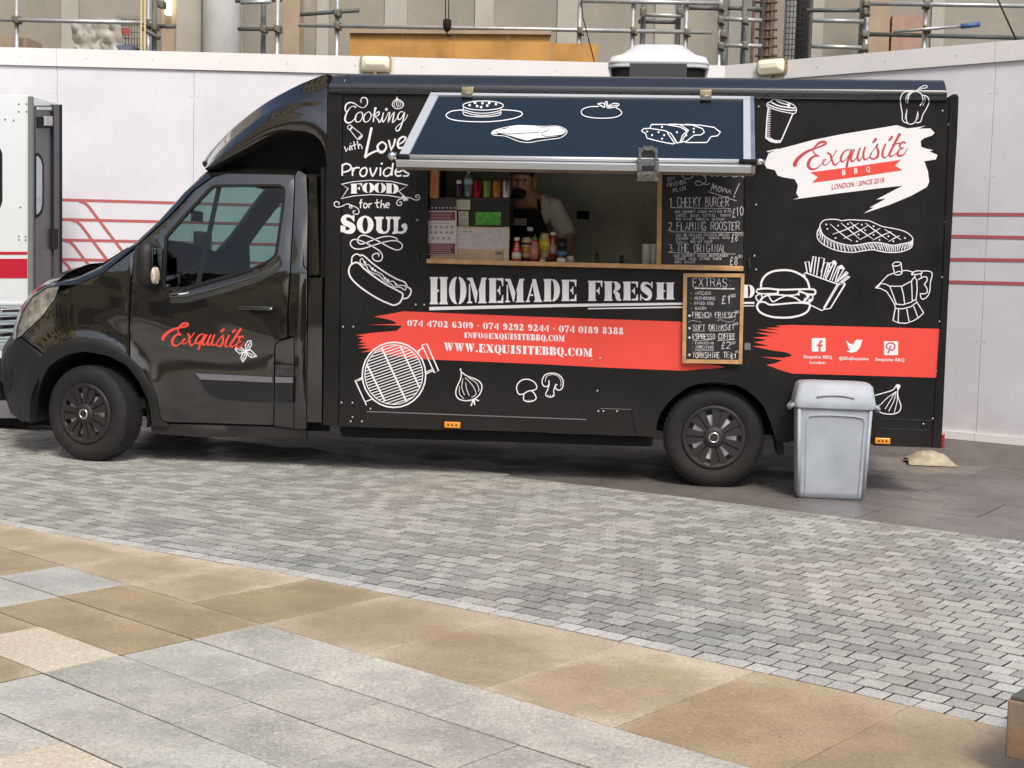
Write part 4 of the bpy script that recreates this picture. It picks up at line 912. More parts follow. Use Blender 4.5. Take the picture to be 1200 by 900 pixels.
# latch
lt = MB()
def lb(x0, x1, y0, y1, o0, o1):
    a, b, c2, d2 = onflap(x0, y0, o1), onflap(x1, y0, o1), onflap(x1, y1, o1), onflap(x0, y1, o1); e = FN*(o1-o0)
    lt.add([a, b, c2, d2, a-e, b-e, c2-e, d2-e], [(0, 1, 2, 3), (7, 6, 5, 4), (0, 4, 5, 1), (1, 5, 6, 2), (2, 6, 7, 3), (3, 7, 4, 0)])
lb(747, 772, 186, 204, .0, .05); lb(750, 769, 173, 187, 0, .03); lb(754, 766, 171, 176, .03, .05); lb(748.5, 751, 173, 200, .03, .065); lb(768, 770.5, 173, 200, .03, .065)
lt.build('latch', agedsteel, flap)
lt = MB(); lb(752, 767, 194, 200, .05, .054); lb(752, 767, 178, 185, .03, .034); lt.build('latch_slots', matte, flap, kind='stuff')
for x in (548, 827):
    a = PY(x-7, 110+(x-548)*.012, -.03); b = PY(x+7, 102+(x-548)*.012, -.03); h = MB().box(a.x, b.x, -.035, -.016, a.z, b.z, bev=.003).tube([(a.x, -.04, a.z), (b.x, -.04, a.z)], .012, 8).build('hinge', m_brass, flap)
    c2 = onflap(x, 111.5, 0).x; MB().add([F3(c2-.035, -.01, .02), F3(c2+.035, -.01, .02), F3(c2+.035, .06, .02), F3(c2-.035, .06, .02), F3(c2-.035, -.01, .012), F3(c2+.035, -.01, .012), F3(c2+.035, .06, .012), F3(c2-.035, .06, .012)], [(0, 1, 2, 3), (7, 6, 5, 4), (0, 4, 5, 1), (1, 5, 6, 2), (2, 6, 7, 3), (3, 7, 4, 0)]).build('hinge_plate', agedsteel, h)
# ---------------------------------------------------------------- printed drawings and lettering (flat print on the skins)
LAY = [-.0024]
def m_side(px, py, e): return PY(px, py, LAY[0]-e*.7-(.0185 if py < 117.6 and px > 1000 else 0))
def m_door(px, py, e): return cabP(px, py, -.003-e)
def m_flap(px, py, e): return onflap(px, py, .0045+e)
class Ink:
    def __init__(s, fn, z=None): s.fn = fn; s.mb = MB(); s.k = 0; s.z = z or (0, 0, 1)
    def T(s, p): return (s.z[0]+p[0]/s.z[2], s.z[1]+p[1]/(s.z[3] if len(s.z) > 3 else s.z[2]))
    def e(s): s.k += 1; return .00005*(s.k % 24)
    def st(s, P, w=1.2, closed=False, smooth=True, taper=0, sub=4):
        """stroke: P in zoom pixels, w in photo pixels (number or list per point)"""
        ww = w if isinstance(w, (list, tuple)) else [w]*len(P)
        if taper and not isinstance(w, (list, tuple)): ww = [w*(1-taper*abs(2*i/(len(P)-1)-1)**2) for i in range(len(P))]
        Q = [(*s.T(p), a) for p, a in zip(P, ww)]
        if smooth and len(Q) > 2: Q = smooth_path(Q, sub, closed)
        elif not smooth or len(Q) == 2: pass
        if closed: Q = list(Q)+([Q[0]] if smooth and len(P) > 2 else [Q[0]])
        e = s.e(); L_ = []; Rr = []
        n = len(Q)
        for i in range(n):
            if closed: a = Q[(i-1) % (n-1)]; b = Q[(i+1) % (n-1)] if i < n-1 else Q[1]
            else: a = Q[max(0, i-1)]; b = Q[min(n-1, i+1)]
            dx, dy = b[0]-a[0], b[1]-a[1]; l = math.hypot(dx, dy) or 1e-6; nx, ny = -dy/l, dx/l
            mlt = 1
            if 0 < i < n-1:
                p1 = Vector((Q[i][0]-Q[i-1][0], Q[i][1]-Q[i-1][1])); p2 = Vector((Q[i+1][0]-Q[i][0], Q[i+1][1]-Q[i][1]))
                if p1.length > 1e-6 and p2.length > 1e-6: mlt = 1/max(.6, math.sqrt(max(0, (1+p1.normalized().dot(p2.normalized()))/2)))
            h = Q[i][2]/2*mlt
            x, y = Q[i][0], Q[i][1]
            L_.append(s.fn(x+nx*h, y+ny*h, e)); Rr.append(s.fn(x-nx*h, y-ny*h, e))
        s.mb.grid([L_, Rr], smooth=False); return s
    def many(s, Ls, w=1.2, **k):
        for P in Ls: s.st(P, w, **k)
        return s
    def fl(s, P, holes=(), smooth=False, sub=4, grid=0):
        Q = [s.T(p) for p in P]
        if smooth: Q = smooth_path(Q, sub, True)
        H = [[s.T(p) for p in h] for h in holes]
        V, F = fill2d(Q, H, grid); e = s.e(); s.mb.add([s.fn(x, y, e) for x, y in V], F); return s
    def dot(s, x, y, r, n=8): return s.fl([(x+r*math.cos(2*math.pi*k/n), y+r*math.sin(2*math.pi*k/n)) for k in range(n)])
    def ell(s, cx, cy, rx, ry, w=1.2, rot=0, a0=0, a1=360, n=28):
        c, q = math.cos(math.radians(rot)), math.sin(math.radians(rot)); P = []
        full = a1-a0 >= 360
        for k in range(n if full else n+1):
            t = math.radians(a0+(a1-a0)*k/n); x, y = rx*math.cos(t), ry*math.sin(t); P.append((cx+x*c-y*q, cy+x*q+y*c))
        return s.st(P, w, closed=full, sub=1 if full else 1)
    def done(s, name, m, parent, **k): return s.mb.build(name, m, parent, fix=False, **k)
# --- stencil serif alphabet, each glyph in a unit box, y up
def cres(cx, cy, rx, ry, ix, iy, side, gap=.03, n=12):
    o = [(cx+side*rx*math.sin(math.pi*k/n), cy+ry*math.cos(math.pi*k/n)) for k in range(n+1)]
    i = [(cx+side*ix*math.sin(math.pi*k/n), cy+iy*math.cos(math.pi*k/n)) for k in range(n+1)][::-1]
    return [(x+side*gap, y) for x, y in o+i]
def stem(a, b, y0=0, y1=1, s=.05, t=.06): return [(a, y0), (b, y0), (b, y0+t), (b-s, y0+t+.03), (b-s, y1-t-.03), (b, y1-t), (b, y1), (a, y1), (a, y1-t), (a+s, y1-t-.03), (a+s, y0+t+.03), (a, y0+t)]
def rib(P, w):
    P3 = smooth_path([(*p, a) for p, a in zip(P, w)], 4); Lr = []; Rr = []
    for i, p in enumerate(P3):
        a = P3[max(0, i-1)]; b = P3[min(len(P3)-1, i+1)]; dx, dy = b[0]-a[0], b[1]-a[1]; l = math.hypot(dx, dy) or 1e-6
        Lr.append((p[0]-dy/l*p[2]/2, p[1]+dx/l*p[2]/2)); Rr.append((p[0]+dy/l*p[2]/2, p[1]-dx/l*p[2]/2))
    return Lr+Rr[::-1]
_ar = [(.58, .92), (.58, 1), (1, 1), (.98, .68), (.92, .68), (.84, .9)]
_md = [(.58, .46), (.58, .54), (.68, .57), (.74, .68), (.79, .68), (.79, .32), (.74, .32), (.68, .43)]
flipy = lambda P: [(x, 1-y) for x, y in P]
O_ = [cres(.47, .5, .46, .5, .10, .44, -1), cres(.53, .5, .46, .5, .10, .44, 1)]
G = {'H': [stem(0, .46), stem(.54, 1), [(.4, .46), (.5, .46), (.5, .54), (.4, .54)]], 'O': O_, '0': O_,
 'M': [[(0, 0), (.26, 0), (.26, .05), (.17, .08), (.15, .72), (.09, .78), (.08, .08), (0, .05)], [(0, 1), (.27, 1), (.54, .42), (.47, .02), (.42, .02), (.14, .86), (0, .94)], [(.57, .45), (.75, 1), (1, 1), (1, .94), (.94, .91), (.94, .08), (1, .05), (1, 0), (.56, 0), (.56, .05), (.62, .08), (.62, .5)]],
 'E': [stem(0, .54), _ar, _md, flipy(_ar)], 'F': [stem(0, .56), _ar, _md],
 'A': [[(0, 0), (.27, 0), (.27, .05), (.19, .08), (.43, .72), (.38, .86), (.08, .08), (0, .05)], [(.40, 1), (.62, 1), (.94, .08), (1, .05), (1, 0), (.5, 0), (.5, .05), (.58, .08), (.41, .8)], [(.24, .27), (.47, .27), (.45, .34), (.27, .34)]],
 'D': [stem(0, .5), cres(.52, .5, .46, .5, .10, .42, 1)], 'P': [stem(0, .52), cres(.55, .72, .42, .28, .08, .2, 1)],
 'R': [stem(0, .5), cres(.53, .735, .40, .265, .08, .19, 1), [(.55, .47), (.78, .47), (.92, .34), (.93, .1), (1, .08), (1, .02), (.88, -.01), (.70, .05), (.64, .3), (.55, .42)]],
 'S': [rib([(.86, .78), (.62, .93), (.3, .9), (.25, .7), (.5, .53), (.72, .36), (.70, .12), (.42, .05), (.12, .2)], [.06, .10, .2, .34, .38, .34, .2, .1, .06]), [(.82, 1), (.92, 1), (.92, .66), (.86, .66)], [(.06, 0), (.14, 0), (.12, .34), (.06, .34)]],
 'B': [stem(0, .5), cres(.53, .75, .38, .25, .07, .18, 1), cres(.53, .26, .44, .26, .08, .19, 1)],
 'C': [cres(.5, .5, .48, .5, .1, .44, -1), [(.55, .93), (.75, .93), (.88, 1), (.94, 1), (.94, .62), (.88, .62), (.7, .86), (.55, .97)], [(.55, .07), (.75, .09), (.92, .3), (.97, .27), (.85, .04), (.6, 0)]],
 'Q': O_+[[(.45, .12), (.6, .12), (.75, -.1), (1, -.14), (1, -.2), (.7, -.2), (.5, -.05)]],
 'U': [stem(0, .46, .12, 1), [(.05, .2), (.4, .2), (.45, .07), (.5, .07), (.5, 0), (.3, 0), (.12, .06)], [(.66, 1), (1, 1), (1, .95), (.89, .92), (.89, .2), (.75, .02), (.54, 0), (.54, .07), (.7, .1), (.8, .25), (.8, .92), (.66, .95)]],
 'I': [stem(0, 1, s=.16)], '1': [stem(.1, .9, s=.16)],
 'T': [stem(.25, .75, 0, 1), [(0, .68), (.06, .68), (.15, .9), (.24, .92), (.24, 1), (0, 1)], [(1, .68), (.94, .68), (.85, .9), (.76, .92), (.76, 1), (1, 1)]],
 'X': [[(0, 1), (.42, 1), (1, .05), (1, 0), (.55, 0), (.1, .94), (0, .94)], [(.66, 1), (1, 1), (1, .95), (.9, .92), (.68, .58), (.62, .64), (.78, .92), (.66, .95)], [(0, 0), (.3, 0), (.3, .05), (.2, .08), (.4, .42), (.35, .5), (.08, .08), (0, .05)]],
 'W': [[(0, 1), (.3, 1), (.44, .25), (.34, 0), (.28, 0), (.06, .92), (0, .94)], [(.36, 1), (.64, 1), (.78, .25), (.68, 0), (.62, 0), (.42, .9), (.36, .94)], [(.76, 1), (1, 1), (1, .95), (.93, .92), (.82, .3), (.78, .45), (.85, .92), (.76, .95)], [(.44, .35), (.5, .62), (.46, .7), (.42, .5)]],
 'N': [[(0, 0), (.28, 0), (.28, .05), (.2, .08), (.2, .7), (.12, .8), (.1, .08), (0, .05)], [(0, 1), (.34, 1), (.82, .2), (.82, 0), (.74, 0), (.12, .9), (0, .94)], [(.7, 1), (1, 1), (1, .95), (.9, .92), (.9, .12), (.86, .3), (.8, .34), (.8, .92), (.7, .95)]],
 'G': [cres(.48, .5, .46, .5, .1, .44, -1), [(.53, .93), (.72, .93), (.84, 1), (.9, 1), (.9, .66), (.84, .66), (.68, .86), (.53, .97)], [(.55, .46), (1, .46), (1, .4), (.93, .38), (.93, .04), (.66, 0), (.53, 0), (.53, .07), (.66, .1), (.66, .38), (.55, .4)]],
 '.': [[(.1, 0), (.9, 0), (.9, .22), (.1, .22)]], '·': [[(.2, .42), (.8, .42), (.8, .58), (.2, .58)]],
 '@': [cres(.5, .45, .46, .5, .36, .42, -1, 0), cres(.5, .45, .46, .5, .36, .42, 1, 0), cres(.48, .45, .2, .24, .06, .16, -1, .01), cres(.5, .45, .2, .24, .06, .16, 1, .01)],
 '7': [[(.02, 1), (.98, 1), (.98, .84), (.62, .3), (.62, 0), (.28, 0), (.36, .36), (.78, .82), (.2, .82), (.12, .68), (.04, .68)]],
 '4': [[(.56, 0), (1, 0), (1, .06), (.92, .08), (.92, 1), (.78, 1), (.62, .84), (.62, .08), (.56, .06)], [(.56, .22), (.56, .32), (.2, .32), (.56, .78), (.56, .92), (0, .3), (0, .22)]],
 '2': [rib([(.14, .74), (.3, .93), (.62, .88), (.72, .68), (.5, .42), (.16, .16)], [.2, .12, .26, .32, .22, .1]), [(.05, 0), (.95, 0), (.98, .34), (.92, .34), (.84, .22), (.3, .22), (.05, .12)]],
 '3': [rib([(.12, .8), (.35, .95), (.66, .84), (.64, .62), (.4, .53)], [.2, .1, .26, .26, .08]), rib([(.42, .5), (.7, .42), (.72, .18), (.4, .05), (.1, .2)], [.08, .28, .3, .1, .2])],
 '6': [cres(.48, .5, .46, .5, .08, .3, -1, .0), cres(.52, .3, .44, .3, .08, .22, 1, 0), [(.5, .93), (.7, .94), (.86, .86), (.8, .7), (.66, .74), (.6, .88)]],
 '9': [cres(.52, .5, .46, .5, .08, .3, 1, .0), cres(.48, .7, .44, .3, .08, .22, -1, 0), [(.5, .07), (.3, .06), (.14, .14), (.2, .3), (.34, .26), (.4, .12)]],
 '8': [cres(.5, .75, .36, .25, .08, .17, -1, .02), cres(.5, .75, .36, .25, .08, .17, 1, .02), cres(.5, .26, .44, .26, .09, .18, -1, .02), cres(.5, .26, .44, .26, .09, .18, 1, .02)]}
WD = {'I': .48, '.': .28, '·': .3, '1': .5, 'W': 1.05, 'M': .95, ' ': .38, 'S': .62, 'Q': .75, 'O': .75, '@': .8, 'N': .82, 'U': .82, 'A': .8, 'H': .85, 'X': .8, 'G': .78, 'D': .78, 'C': .72}
def glyph(ink, ch, x0, x1, yt, yb, yt2=None, yb2=None):
    yt2 = yt if yt2 is None else yt2; yb2 = yb if yb2 is None else yb2
    for P in G[ch]:
        ink.fl([(x0+(x1-x0)*x, (yb+(yb2-yb)*x)+((yt+(yt2-yt)*x)-(yb+(yb2-yb)*x))*y) for x, y in P])
def sten(ink, s, x0, x1, yb0, yb1, h0, h1, sp=.10):
    ws = [WD.get(c, .7) for c in s]; tot = sum(ws)+sp*(len(s)-1); x = 0
    for c, w_ in zip(s, ws):
        if c != ' ':
            a, b = x/tot, (x+w_)/tot; xa, xb = x0+(x1-x0)*a, x0+(x1-x0)*b; ya, yb = yb0+(yb1-yb0)*a, yb0+(yb1-yb0)*b; ha, hb_ = h0+(h1-h0)*a, h0+(h1-h0)*b
            glyph(ink, c, xa, xb, ya-ha, ya, yb-hb_, yb)
        x += w_+sp
def ftext(ink, s, x0, x1, yb0, yb1, h, bold=0.0, shear=0):
    """the built-in font, its outline laid between two baseline points; h = cap height in photo pixels"""
    cu = bpy.data.curves.new('t', 'FONT'); cu.body = s; cu.offset = bold; cu.resolution_u = 2
    ob = bpy.data.objects.new('t', cu); me = bpy.data.meshes.new_from_object(ob)
    xs = [v.co.x for v in me.vertices]; wd = max(xs)-min(xs); mn = min(xs); e = ink.e()
    ux, uy = (x1-x0)/wd, (yb1-yb0)/wd
    V = [ink.fn(x0+ux*(v.co.x-mn)+shear*v.co.y*h/.7, yb0+uy*(v.co.x-mn)-v.co.y*h/.7, e) for v in me.vertices]
    ink.mb.add(V, [tuple(p.vertices) for p in me.polygons])
    bpy.data.objects.remove(ob); bpy.data.curves.remove(cu); bpy.data.meshes.remove(me)

# --- red bands
k = Ink(m_side, (400, 310, 4.7375)); _s = k.e
T1 = [(1900, 400), (1900, 400)]
band = [(415, 262), (345, 260), (290, 270), (182, 289), (270, 307), (305, 322), (298, 330), (150, 334), (300, 338), (338, 342), (305, 368), (180, 378), (80, 392), (130, 398), (88, 408), (120, 416), (100, 430), (140, 437), (90, 445), (150, 452), (92, 462), (165, 468), (110, 488), (200, 480), (250, 500), (330, 512), (440, 525)]
lower = [(640+0, 427.3), (700, 431.8), (765, 434.0), (808, 434.5), (806, 434.6)]
P = [k.T(p) for p in band]
right = [(640, 427.0), (704, 430.5), (770, 433.3), (801, 434.4), (812, 433.6), (836, 432.0), (850, 430), (835, 427.5), (800, 425.5), (800, 377.0), (640, 371.7), (560, 368.5)]
kk = Ink(m_side); kk.fl(P+right, grid=0); kk.done('red_band', red, side)
kk = Ink(m_side, (870, 250, 4.5))
kk.fl([(260, 588), (175, 592), (205, 600), (120, 604), (200, 614), (80, 612), (190, 634), (70, 628), (150, 648), (55, 655), (130, 668), (60, 680), (140, 698), (50, 700), (150, 722), (225, 732), (245, 738), (262, 752), (215, 762), (102, 757), (210, 775), (175, 790), (125, 800), (165, 812), (185, 822), (260, 845), (1062, 868), (1075, 610)]); kk.done('red_band', red, side)
LAY[0] = -.0040
# --- big lettering
for ch, a, b, t, u in (('H', 503.7, 524.8, 324.6, 356.6), ('O', 526.5, 546.2, 324.4, 356.6), ('M', 547.5, 570.2, 325.4, 355.4), ('E', 572.7, 590, 326, 355), ('M', 591.8, 614.4, 326.7, 354.3), ('A', 616, 635.2, 327, 354), ('D', 637, 656, 327, 353.4), ('E', 658, 675.6, 327.8, 352.8), ('F', 689, 706.2, 329, 352.6), ('R', 707.8, 728, 329.6, 352.5), ('E', 730, 747.8, 330, 352), ('S', 749.2, 766, 330.5, 352), ('H', 768.8, 790.2, 331, 351), ('D', 870.0, 884.2, 333.7, 349)):
    k = Ink(m_side); glyph(k, ch, a, b, t, u); k.done('letter', white, side)
k = Ink(m_side); k.fl([(503, 359.7), (655, 356.3), (800, 354.6), (884, 353.8), (884, 356.0), (800, 357.2), (655, 359.8), (503, 363.6)]); k.fl([(689, 361), (800, 359), (884, 357.8), (884, 358.8), (800, 360.8), (689, 362.4)]); k.done('underline', white, side)
k = Ink(m_side); sten(k, '074 4702 6309 · 074 9292 9244 · 074 0189 8388', 477.3, 730.5, 382, 392.2, 7.2, 8.2); k.done('lettering', white, side); k = Ink(m_side); sten(k, 'INFO@EXQUISITEBBQ.COM', 544, 661.5, 395.8, 400.4, 6.3, 7.6); k.done('lettering', white, side); k = Ink(m_side); sten(k, 'WWW.EXQUISITEBBQ.COM', 520.3, 693.8, 411.2, 418.2, 9.8, 9.8); k.done('lettering', white, side)
# --- kettle grill grate
k = Ink(m_side, (410, 395, 10)); Z = 10
k.ell(517, 443, 372, 382, 1.7); k.ell(515, 440, 340, 350, 1.0)
import math as _m
def chord(x0, y0, x1, y1, w_): k.st([(x0, y0), (x1, y1)], w_, smooth=False)
chord(370, 120, 665, 760, 2.0); chord(590, 100, 820, 600, 1.8); chord(205, 330, 410, 750, 1.9)
dx, dy = math.cos(math.radians(-19)), math.sin(math.radians(-19)); nx, ny = -dy, dx
for i in range(-9, 12):
    o_ = i*33.5-12; cx, cy = 515+nx*o_, 440+ny*o_
    b_ = [((cx-515)*dx/340**2+(cy-440)*dy/350**2), (cx-515)**2/340**2+(cy-440)**2/350**2-1, dx*dx/340**2+dy*dy/350**2]
    q = b_[0]**2-b_[2]*b_[1]
    if q > 0: t0, t1 = (-b_[0]-math.sqrt(q))/b_[2], (-b_[0]+math.sqrt(q))/b_[2]; k.st([(cx+dx*t0, cy+dy*t0), (cx+dx*t1, cy+dy*t1)], 1.15, smooth=False)
k.many([[(845, 92), (900, 78), (1040, 395), (990, 418), (845, 92)], [(790, 165), (860, 132)], [(900, 430), (978, 390)], [(150, 470), (62, 510), (195, 800)], [(180, 757), (275, 722)], [(775, 180), (795, 185), (845, 125)], [(885, 415), (960, 380)], [(885, 435), (960, 400)], [(150, 485), (85, 515)]], 1.2, smooth=False)
k.done('drawing', white, side)
# onions and mushrooms
k = Ink(m_side, (520, 425, 8))
k.st([(155, 60), (175, 95), (230, 130), (310, 160), (355, 205), (350, 270), (310, 325), (250, 352), (190, 355), (135, 335), (112, 285), (125, 225), (155, 160), (165, 110), (155, 60)], 1.3, sub=3)
k.many([[(200, 140), (260, 200), (295, 260), (300, 300), (260, 325)], [(205, 185), (215, 250), (240, 310)], [(180, 150), (170, 230), (195, 305)], [(230, 140), (300, 185), (330, 240), (325, 270)], [(150, 220), (148, 290), (190, 340)]], .7)
k.many([[(285, 340), (255, 405)], [(285, 345), (290, 398)], [(290, 340), (330, 358)], [(275, 345), (265, 375)]], 1.5, smooth=False); k.dot(157, 62, 9)
k.done('drawing', white, side); k = Ink(m_side, k.z)
k.st([(700, 290), (684, 250), (690, 205), (730, 165), (790, 155), (845, 180), (870, 215), (868, 245), (840, 258), (790, 268), (750, 292), (720, 298)], 1.3, closed=True)
k.many([[(752, 292), (748, 340), (765, 360), (800, 365), (845, 355), (866, 330), (850, 290), (825, 265)]], 1.3); k.many([[(775, 362), (780, 350)], [(795, 364), (798, 348)], [(820, 360), (822, 348)]], .7)
k.done('drawing', white, side); k = Ink(m_side, k.z)
k.st([(985, 165), (985, 210), (950, 225), (925, 200), (925, 160), (950, 115), (1010, 98), (1070, 110), (1112, 150), (1120, 205), (1105, 245), (1075, 258), (1050, 240), (1048, 205), (1065, 210)], 1.3); k.st([(950, 180), (965, 130), (1020, 112), (1075, 130), (1100, 180), (1095, 225)], .6)
k.st([(990, 200), (975, 250), (955, 295), (975, 318), (1010, 322), (1035, 305), (1030, 265), (1045, 220)], 1.2); k.many([[(975, 316), (980, 300)], [(1000, 320), (1000, 302)], [(1020, 316), (1018, 300)]], .7)
k.done('drawing', white, side)
# --- left column lettering
k = Ink(m_side, (398, 105, 10))
k.st([(255, 155), (248, 130), (262, 100), (295, 92), (325, 125), (318, 180), (275, 212), (220, 195), (170, 160), (115, 152), (75, 180), (65, 230), (85, 275)], [.9, 1, 1.1, 1.2, 1.3, 1.1, .7, .9, 1.3, 1.6, 1.8, 1.6, .9])
k.st([(190, 212), (170, 195), (130, 205), (90, 260), (65, 325), (68, 370), (105, 390), (150, 370), (200, 315)], [1.8, 1.0, .9, 1.4, 2.0, 2.0, 1.7, 1.1, .7])
k.st([(235, 262), (200, 290), (182, 340), (200, 378), (240, 370), (268, 320), (262, 270), (235, 262)], [.9, 1.2, 1.7, 1.2, .9, 1.0, 1.1, .9])
k.st([(330, 262), (295, 295), (280, 345), (300, 380), (340, 365), (368, 315), (358, 268), (330, 262)], [.9, 1.2, 1.7, 1.2, .9, 1.0, 1.1, .9])
k.st([(258, 285), (290, 290)], .7); k.st([(360, 290), (395, 300)], .7)
k.st([(422, 208), (410, 260), (400, 320), (395, 380)], [3.0, 1.8, 1.3, 1.5]); k.st([(400, 325), (430, 275), (462, 262), (455, 300), (420, 315), (450, 350), (470, 382), (510, 300)], [.8, 1, 1.5, 1.2, .9, 1.3, 1.5, .8])
k.st([(515, 268), (500, 330), (508, 380), (545, 330), (572, 265)], [1.2, 1.4, 1.3, .8, .8]); k.st([(560, 225), (550, 242), (538, 232), (555, 218)], 1.4)
k.st([(588, 262), (578, 325), (568, 385), (605, 310), (640, 265), (630, 320), (622, 385), (660, 350), (690, 300)], [1.5, 1.4, 1.4, .8, 1.1, 1.5, 1.5, .8, .7])
k.st([(745, 262), (710, 262), (682, 310), (690, 350), (725, 335), (760, 270), (745, 350), (718, 430), (690, 480), (660, 478), (665, 440), (710, 400), (770, 350), (800, 290)], [1.2, 1.0, 1.6, 1.4, .9, 1.5, 1.6, 1.7, 1.6, 1.2, .9, .8, .7, .7])
k.done('lettering', white, side); k = Ink(m_side, k.z)
# garlic, shaker
k.st([(672, 78), (680, 110), (720, 130), (750, 165), (735, 205), (690, 225), (645, 215), (618, 180), (630, 140), (662, 115), (672, 78)], .9); k.many([[(672, 110), (665, 160), (680, 215)], [(672, 110), (640, 160), (650, 205)], [(675, 110), (710, 155), (705, 210)], [(675, 110), (685, 160), (690, 205)], [(690, 130), (735, 160), (730, 190)]], .6)
k.done('drawing', white, side); k = Ink(m_side, k.z)
k.many([[(92, 430), (125, 412), (155, 440), (122, 475), (95, 458), (92, 430)], [(122, 475), (205, 580), (235, 585), (268, 545), (262, 528), (155, 442)], [(110, 470), (148, 432)], [(215, 572), (255, 535)], [(222, 580), (262, 545)], [(118, 474), (152, 443)]], .8, smooth=False)
k.done('drawing', white, side); k = Ink(m_side, k.z)
k.many([[(55, 665), (80, 725), (98, 685), (118, 715), (122, 650)], [(135, 660), (148, 708)], [(165, 605), (182, 700)], [(140, 662), (195, 640)], [(205, 600), (225, 695)], [(218, 668), (235, 640), (255, 655), (265, 695)]], 1.1, smooth=False); k.dot(130, 632, 6)
k.done('lettering', white, side); k = Ink(m_side, k.z)
k.st([(372, 455), (350, 560), (325, 670), (300, 790)], [2.8, 2.8, 2.9, 3.0], smooth=False); k.st([(298, 788), (360, 750), (440, 718), (500, 730)], [2.8, 2.4, 2.2, 2.2]); k.dot(372, 455, 15); k.dot(303, 788, 17)
k.st([(500, 610), (450, 650), (450, 705), (490, 735), (535, 705), (545, 650), (500, 610)], [2.0, 2.4, 3, 3.2, 2.4, 2.0, 2.0])
k.st([(575, 590), (590, 650), (602, 705), (635, 650), (652, 575)], [2.2, 2.2, 2.6, 2.0, 2.2], smooth=False); k.st([(690, 645), (740, 615), (775, 570), (745, 553), (700, 580), (680, 640), (700, 685), (740, 675)], [1.4, 1.8, 2.2, 2.2, 2.4, 2.6, 2.6, 2.0])
k.done('lettering', white, side)
k = Ink(m_side, (395, 185, 10))
k.many([[(62, 85), (60, 210)], [(55, 88), (110, 68), (158, 92), (155, 135), (110, 160), (62, 168)], [(180, 110), (182, 212)], [(182, 165), (210, 120), (265, 115)], [(320, 115), (285, 135), (268, 180), (290, 215), (330, 205), (350, 160), (340, 120), (320, 115)], [(385, 115), (415, 212), (470, 112)], [(510, 112), (505, 212)], [(655, 58), (640, 210)], [(640, 130), (600, 115), (555, 145), (545, 190), (575, 215), (620, 195), (640, 150)],
        [(685, 165), (740, 160), (765, 135), (740, 112), (700, 130), (682, 175), (705, 212), (755, 205)], [(838, 128), (800, 118), (778, 140), (800, 165), (838, 185), (825, 210), (775, 212)]], 1.9)
k.dot(523, 68, 13)
k.done('lettering', white, side); k = Ink(m_side, k.z)
k.st([(130, 360), (52, 310), (180, 280), (400, 262), (640, 275), (830, 322), (722, 390), (800, 462), (770, 470)], .9, smooth=False); k.st([(130, 360), (50, 478), (200, 445), (400, 430), (600, 440), (770, 470)], .9, smooth=False)
k.many([[(790, 460), (860, 470), (920, 495), (965, 480), (960, 440), (925, 438), (925, 465), (945, 462)], [(770, 478), (720, 490), (698, 530), (720, 558), (755, 545), (750, 515), (728, 520)], [(0, 580), (60, 565), (120, 540), (180, 560), (240, 590), (258, 635), (230, 662), (192, 650), (190, 622), (215, 622)], [(150, 590), (145, 565), (165, 560), (175, 580), (155, 592)], [(5, 578), (-30, 560), (-30, 525), (0, 512), (25, 530), (18, 548)]], 1.0)
k.st([(760, 450), (830, 495)], 2.2); k.dot(790, 490, 18); k.dot(815, 485, 14)
k.done('drawing', white, side); k = Ink(m_side, k.z)
k.many([[(295, 490), (278, 500), (275, 590)], [(258, 528), (300, 522)], [(330, 528), (312, 550), (320, 585), (345, 580), (355, 550), (330, 528)], [(375, 530), (372, 588)], [(375, 550), (410, 530)], [(470, 485), (468, 570), (490, 578)], [(440, 530), (500, 522)], [(520, 490), (512, 590)], [(515, 555), (545, 540), (555, 590)], [(570, 558), (612, 550), (600, 528), (575, 540), (570, 575), (610, 585)]], 1.25)
k.done('lettering', white, side)
k = Ink(m_side)
for ch, a, b, t, u, t2, u2 in (('F', 411, 424.5, 215.6, 226.9, 214.6, 226.6), ('O', 424.8, 438.4, 214.4, 226, 214.2, 225.8), ('O', 438.6, 452, 214.2, 225.8, 214.6, 226), ('D', 452.2, 467, 214.6, 226.4, 215.6, 227.2)): glyph(k, ch, a, b, t, u, t2, u2)
k.done('lettering', white, side)
k = Ink(m_side, (395, 185, 10))   # SOUL
k.fl(rib([(188, 725), (160, 690), (110, 680), (78, 715), (90, 755), (150, 785), (185, 815), (170, 855), (120, 868), (75, 850), (52, 815)], [10, 30, 36, 62, 66, 66, 66, 62, 42, 36, 34])); k.fl([(185, 670), (203, 672), (203, 745), (192, 745), (170, 700)]); k.fl([(42, 870), (58, 872), (72, 840), (62, 790), (42, 790)]); k.dot(75, 822, 28)
def ring2(cx, cy, rx, ry, ix, iy, n=28): k.fl([(cx+rx*math.cos(2*math.pi*i/n), cy+ry*math.sin(2*math.pi*i/n)) for i in range(n)], [[(cx+ix*math.cos(2*math.pi*i/n), cy+iy*math.sin(2*math.pi*i/n)) for i in range(n)]])
ring2(330, 783, 98, 105, 32, 85)
k.fl([(440, 690), (545, 690), (545, 712), (525, 725), (522, 830), (545, 865), (575, 862), (590, 830), (590, 725), (572, 712), (572, 690), (640, 690), (640, 712), (622, 725), (618, 840), (590, 880), (540, 892), (485, 880), (460, 845), (460, 725), (440, 712)])
k.fl([(648, 690), (740, 690), (740, 712), (718, 728), (712, 862), (760, 862), (785, 840), (765, 820), (750, 800), (765, 775), (795, 765), (822, 785), (825, 830), (805, 870), (760, 893), (720, 885), (650, 893), (645, 878), (665, 860), (665, 728), (648, 712)])
k.done('lettering', white, side)
k = Ink(m_side, (395, 270, 10))   # flourish and hot dog
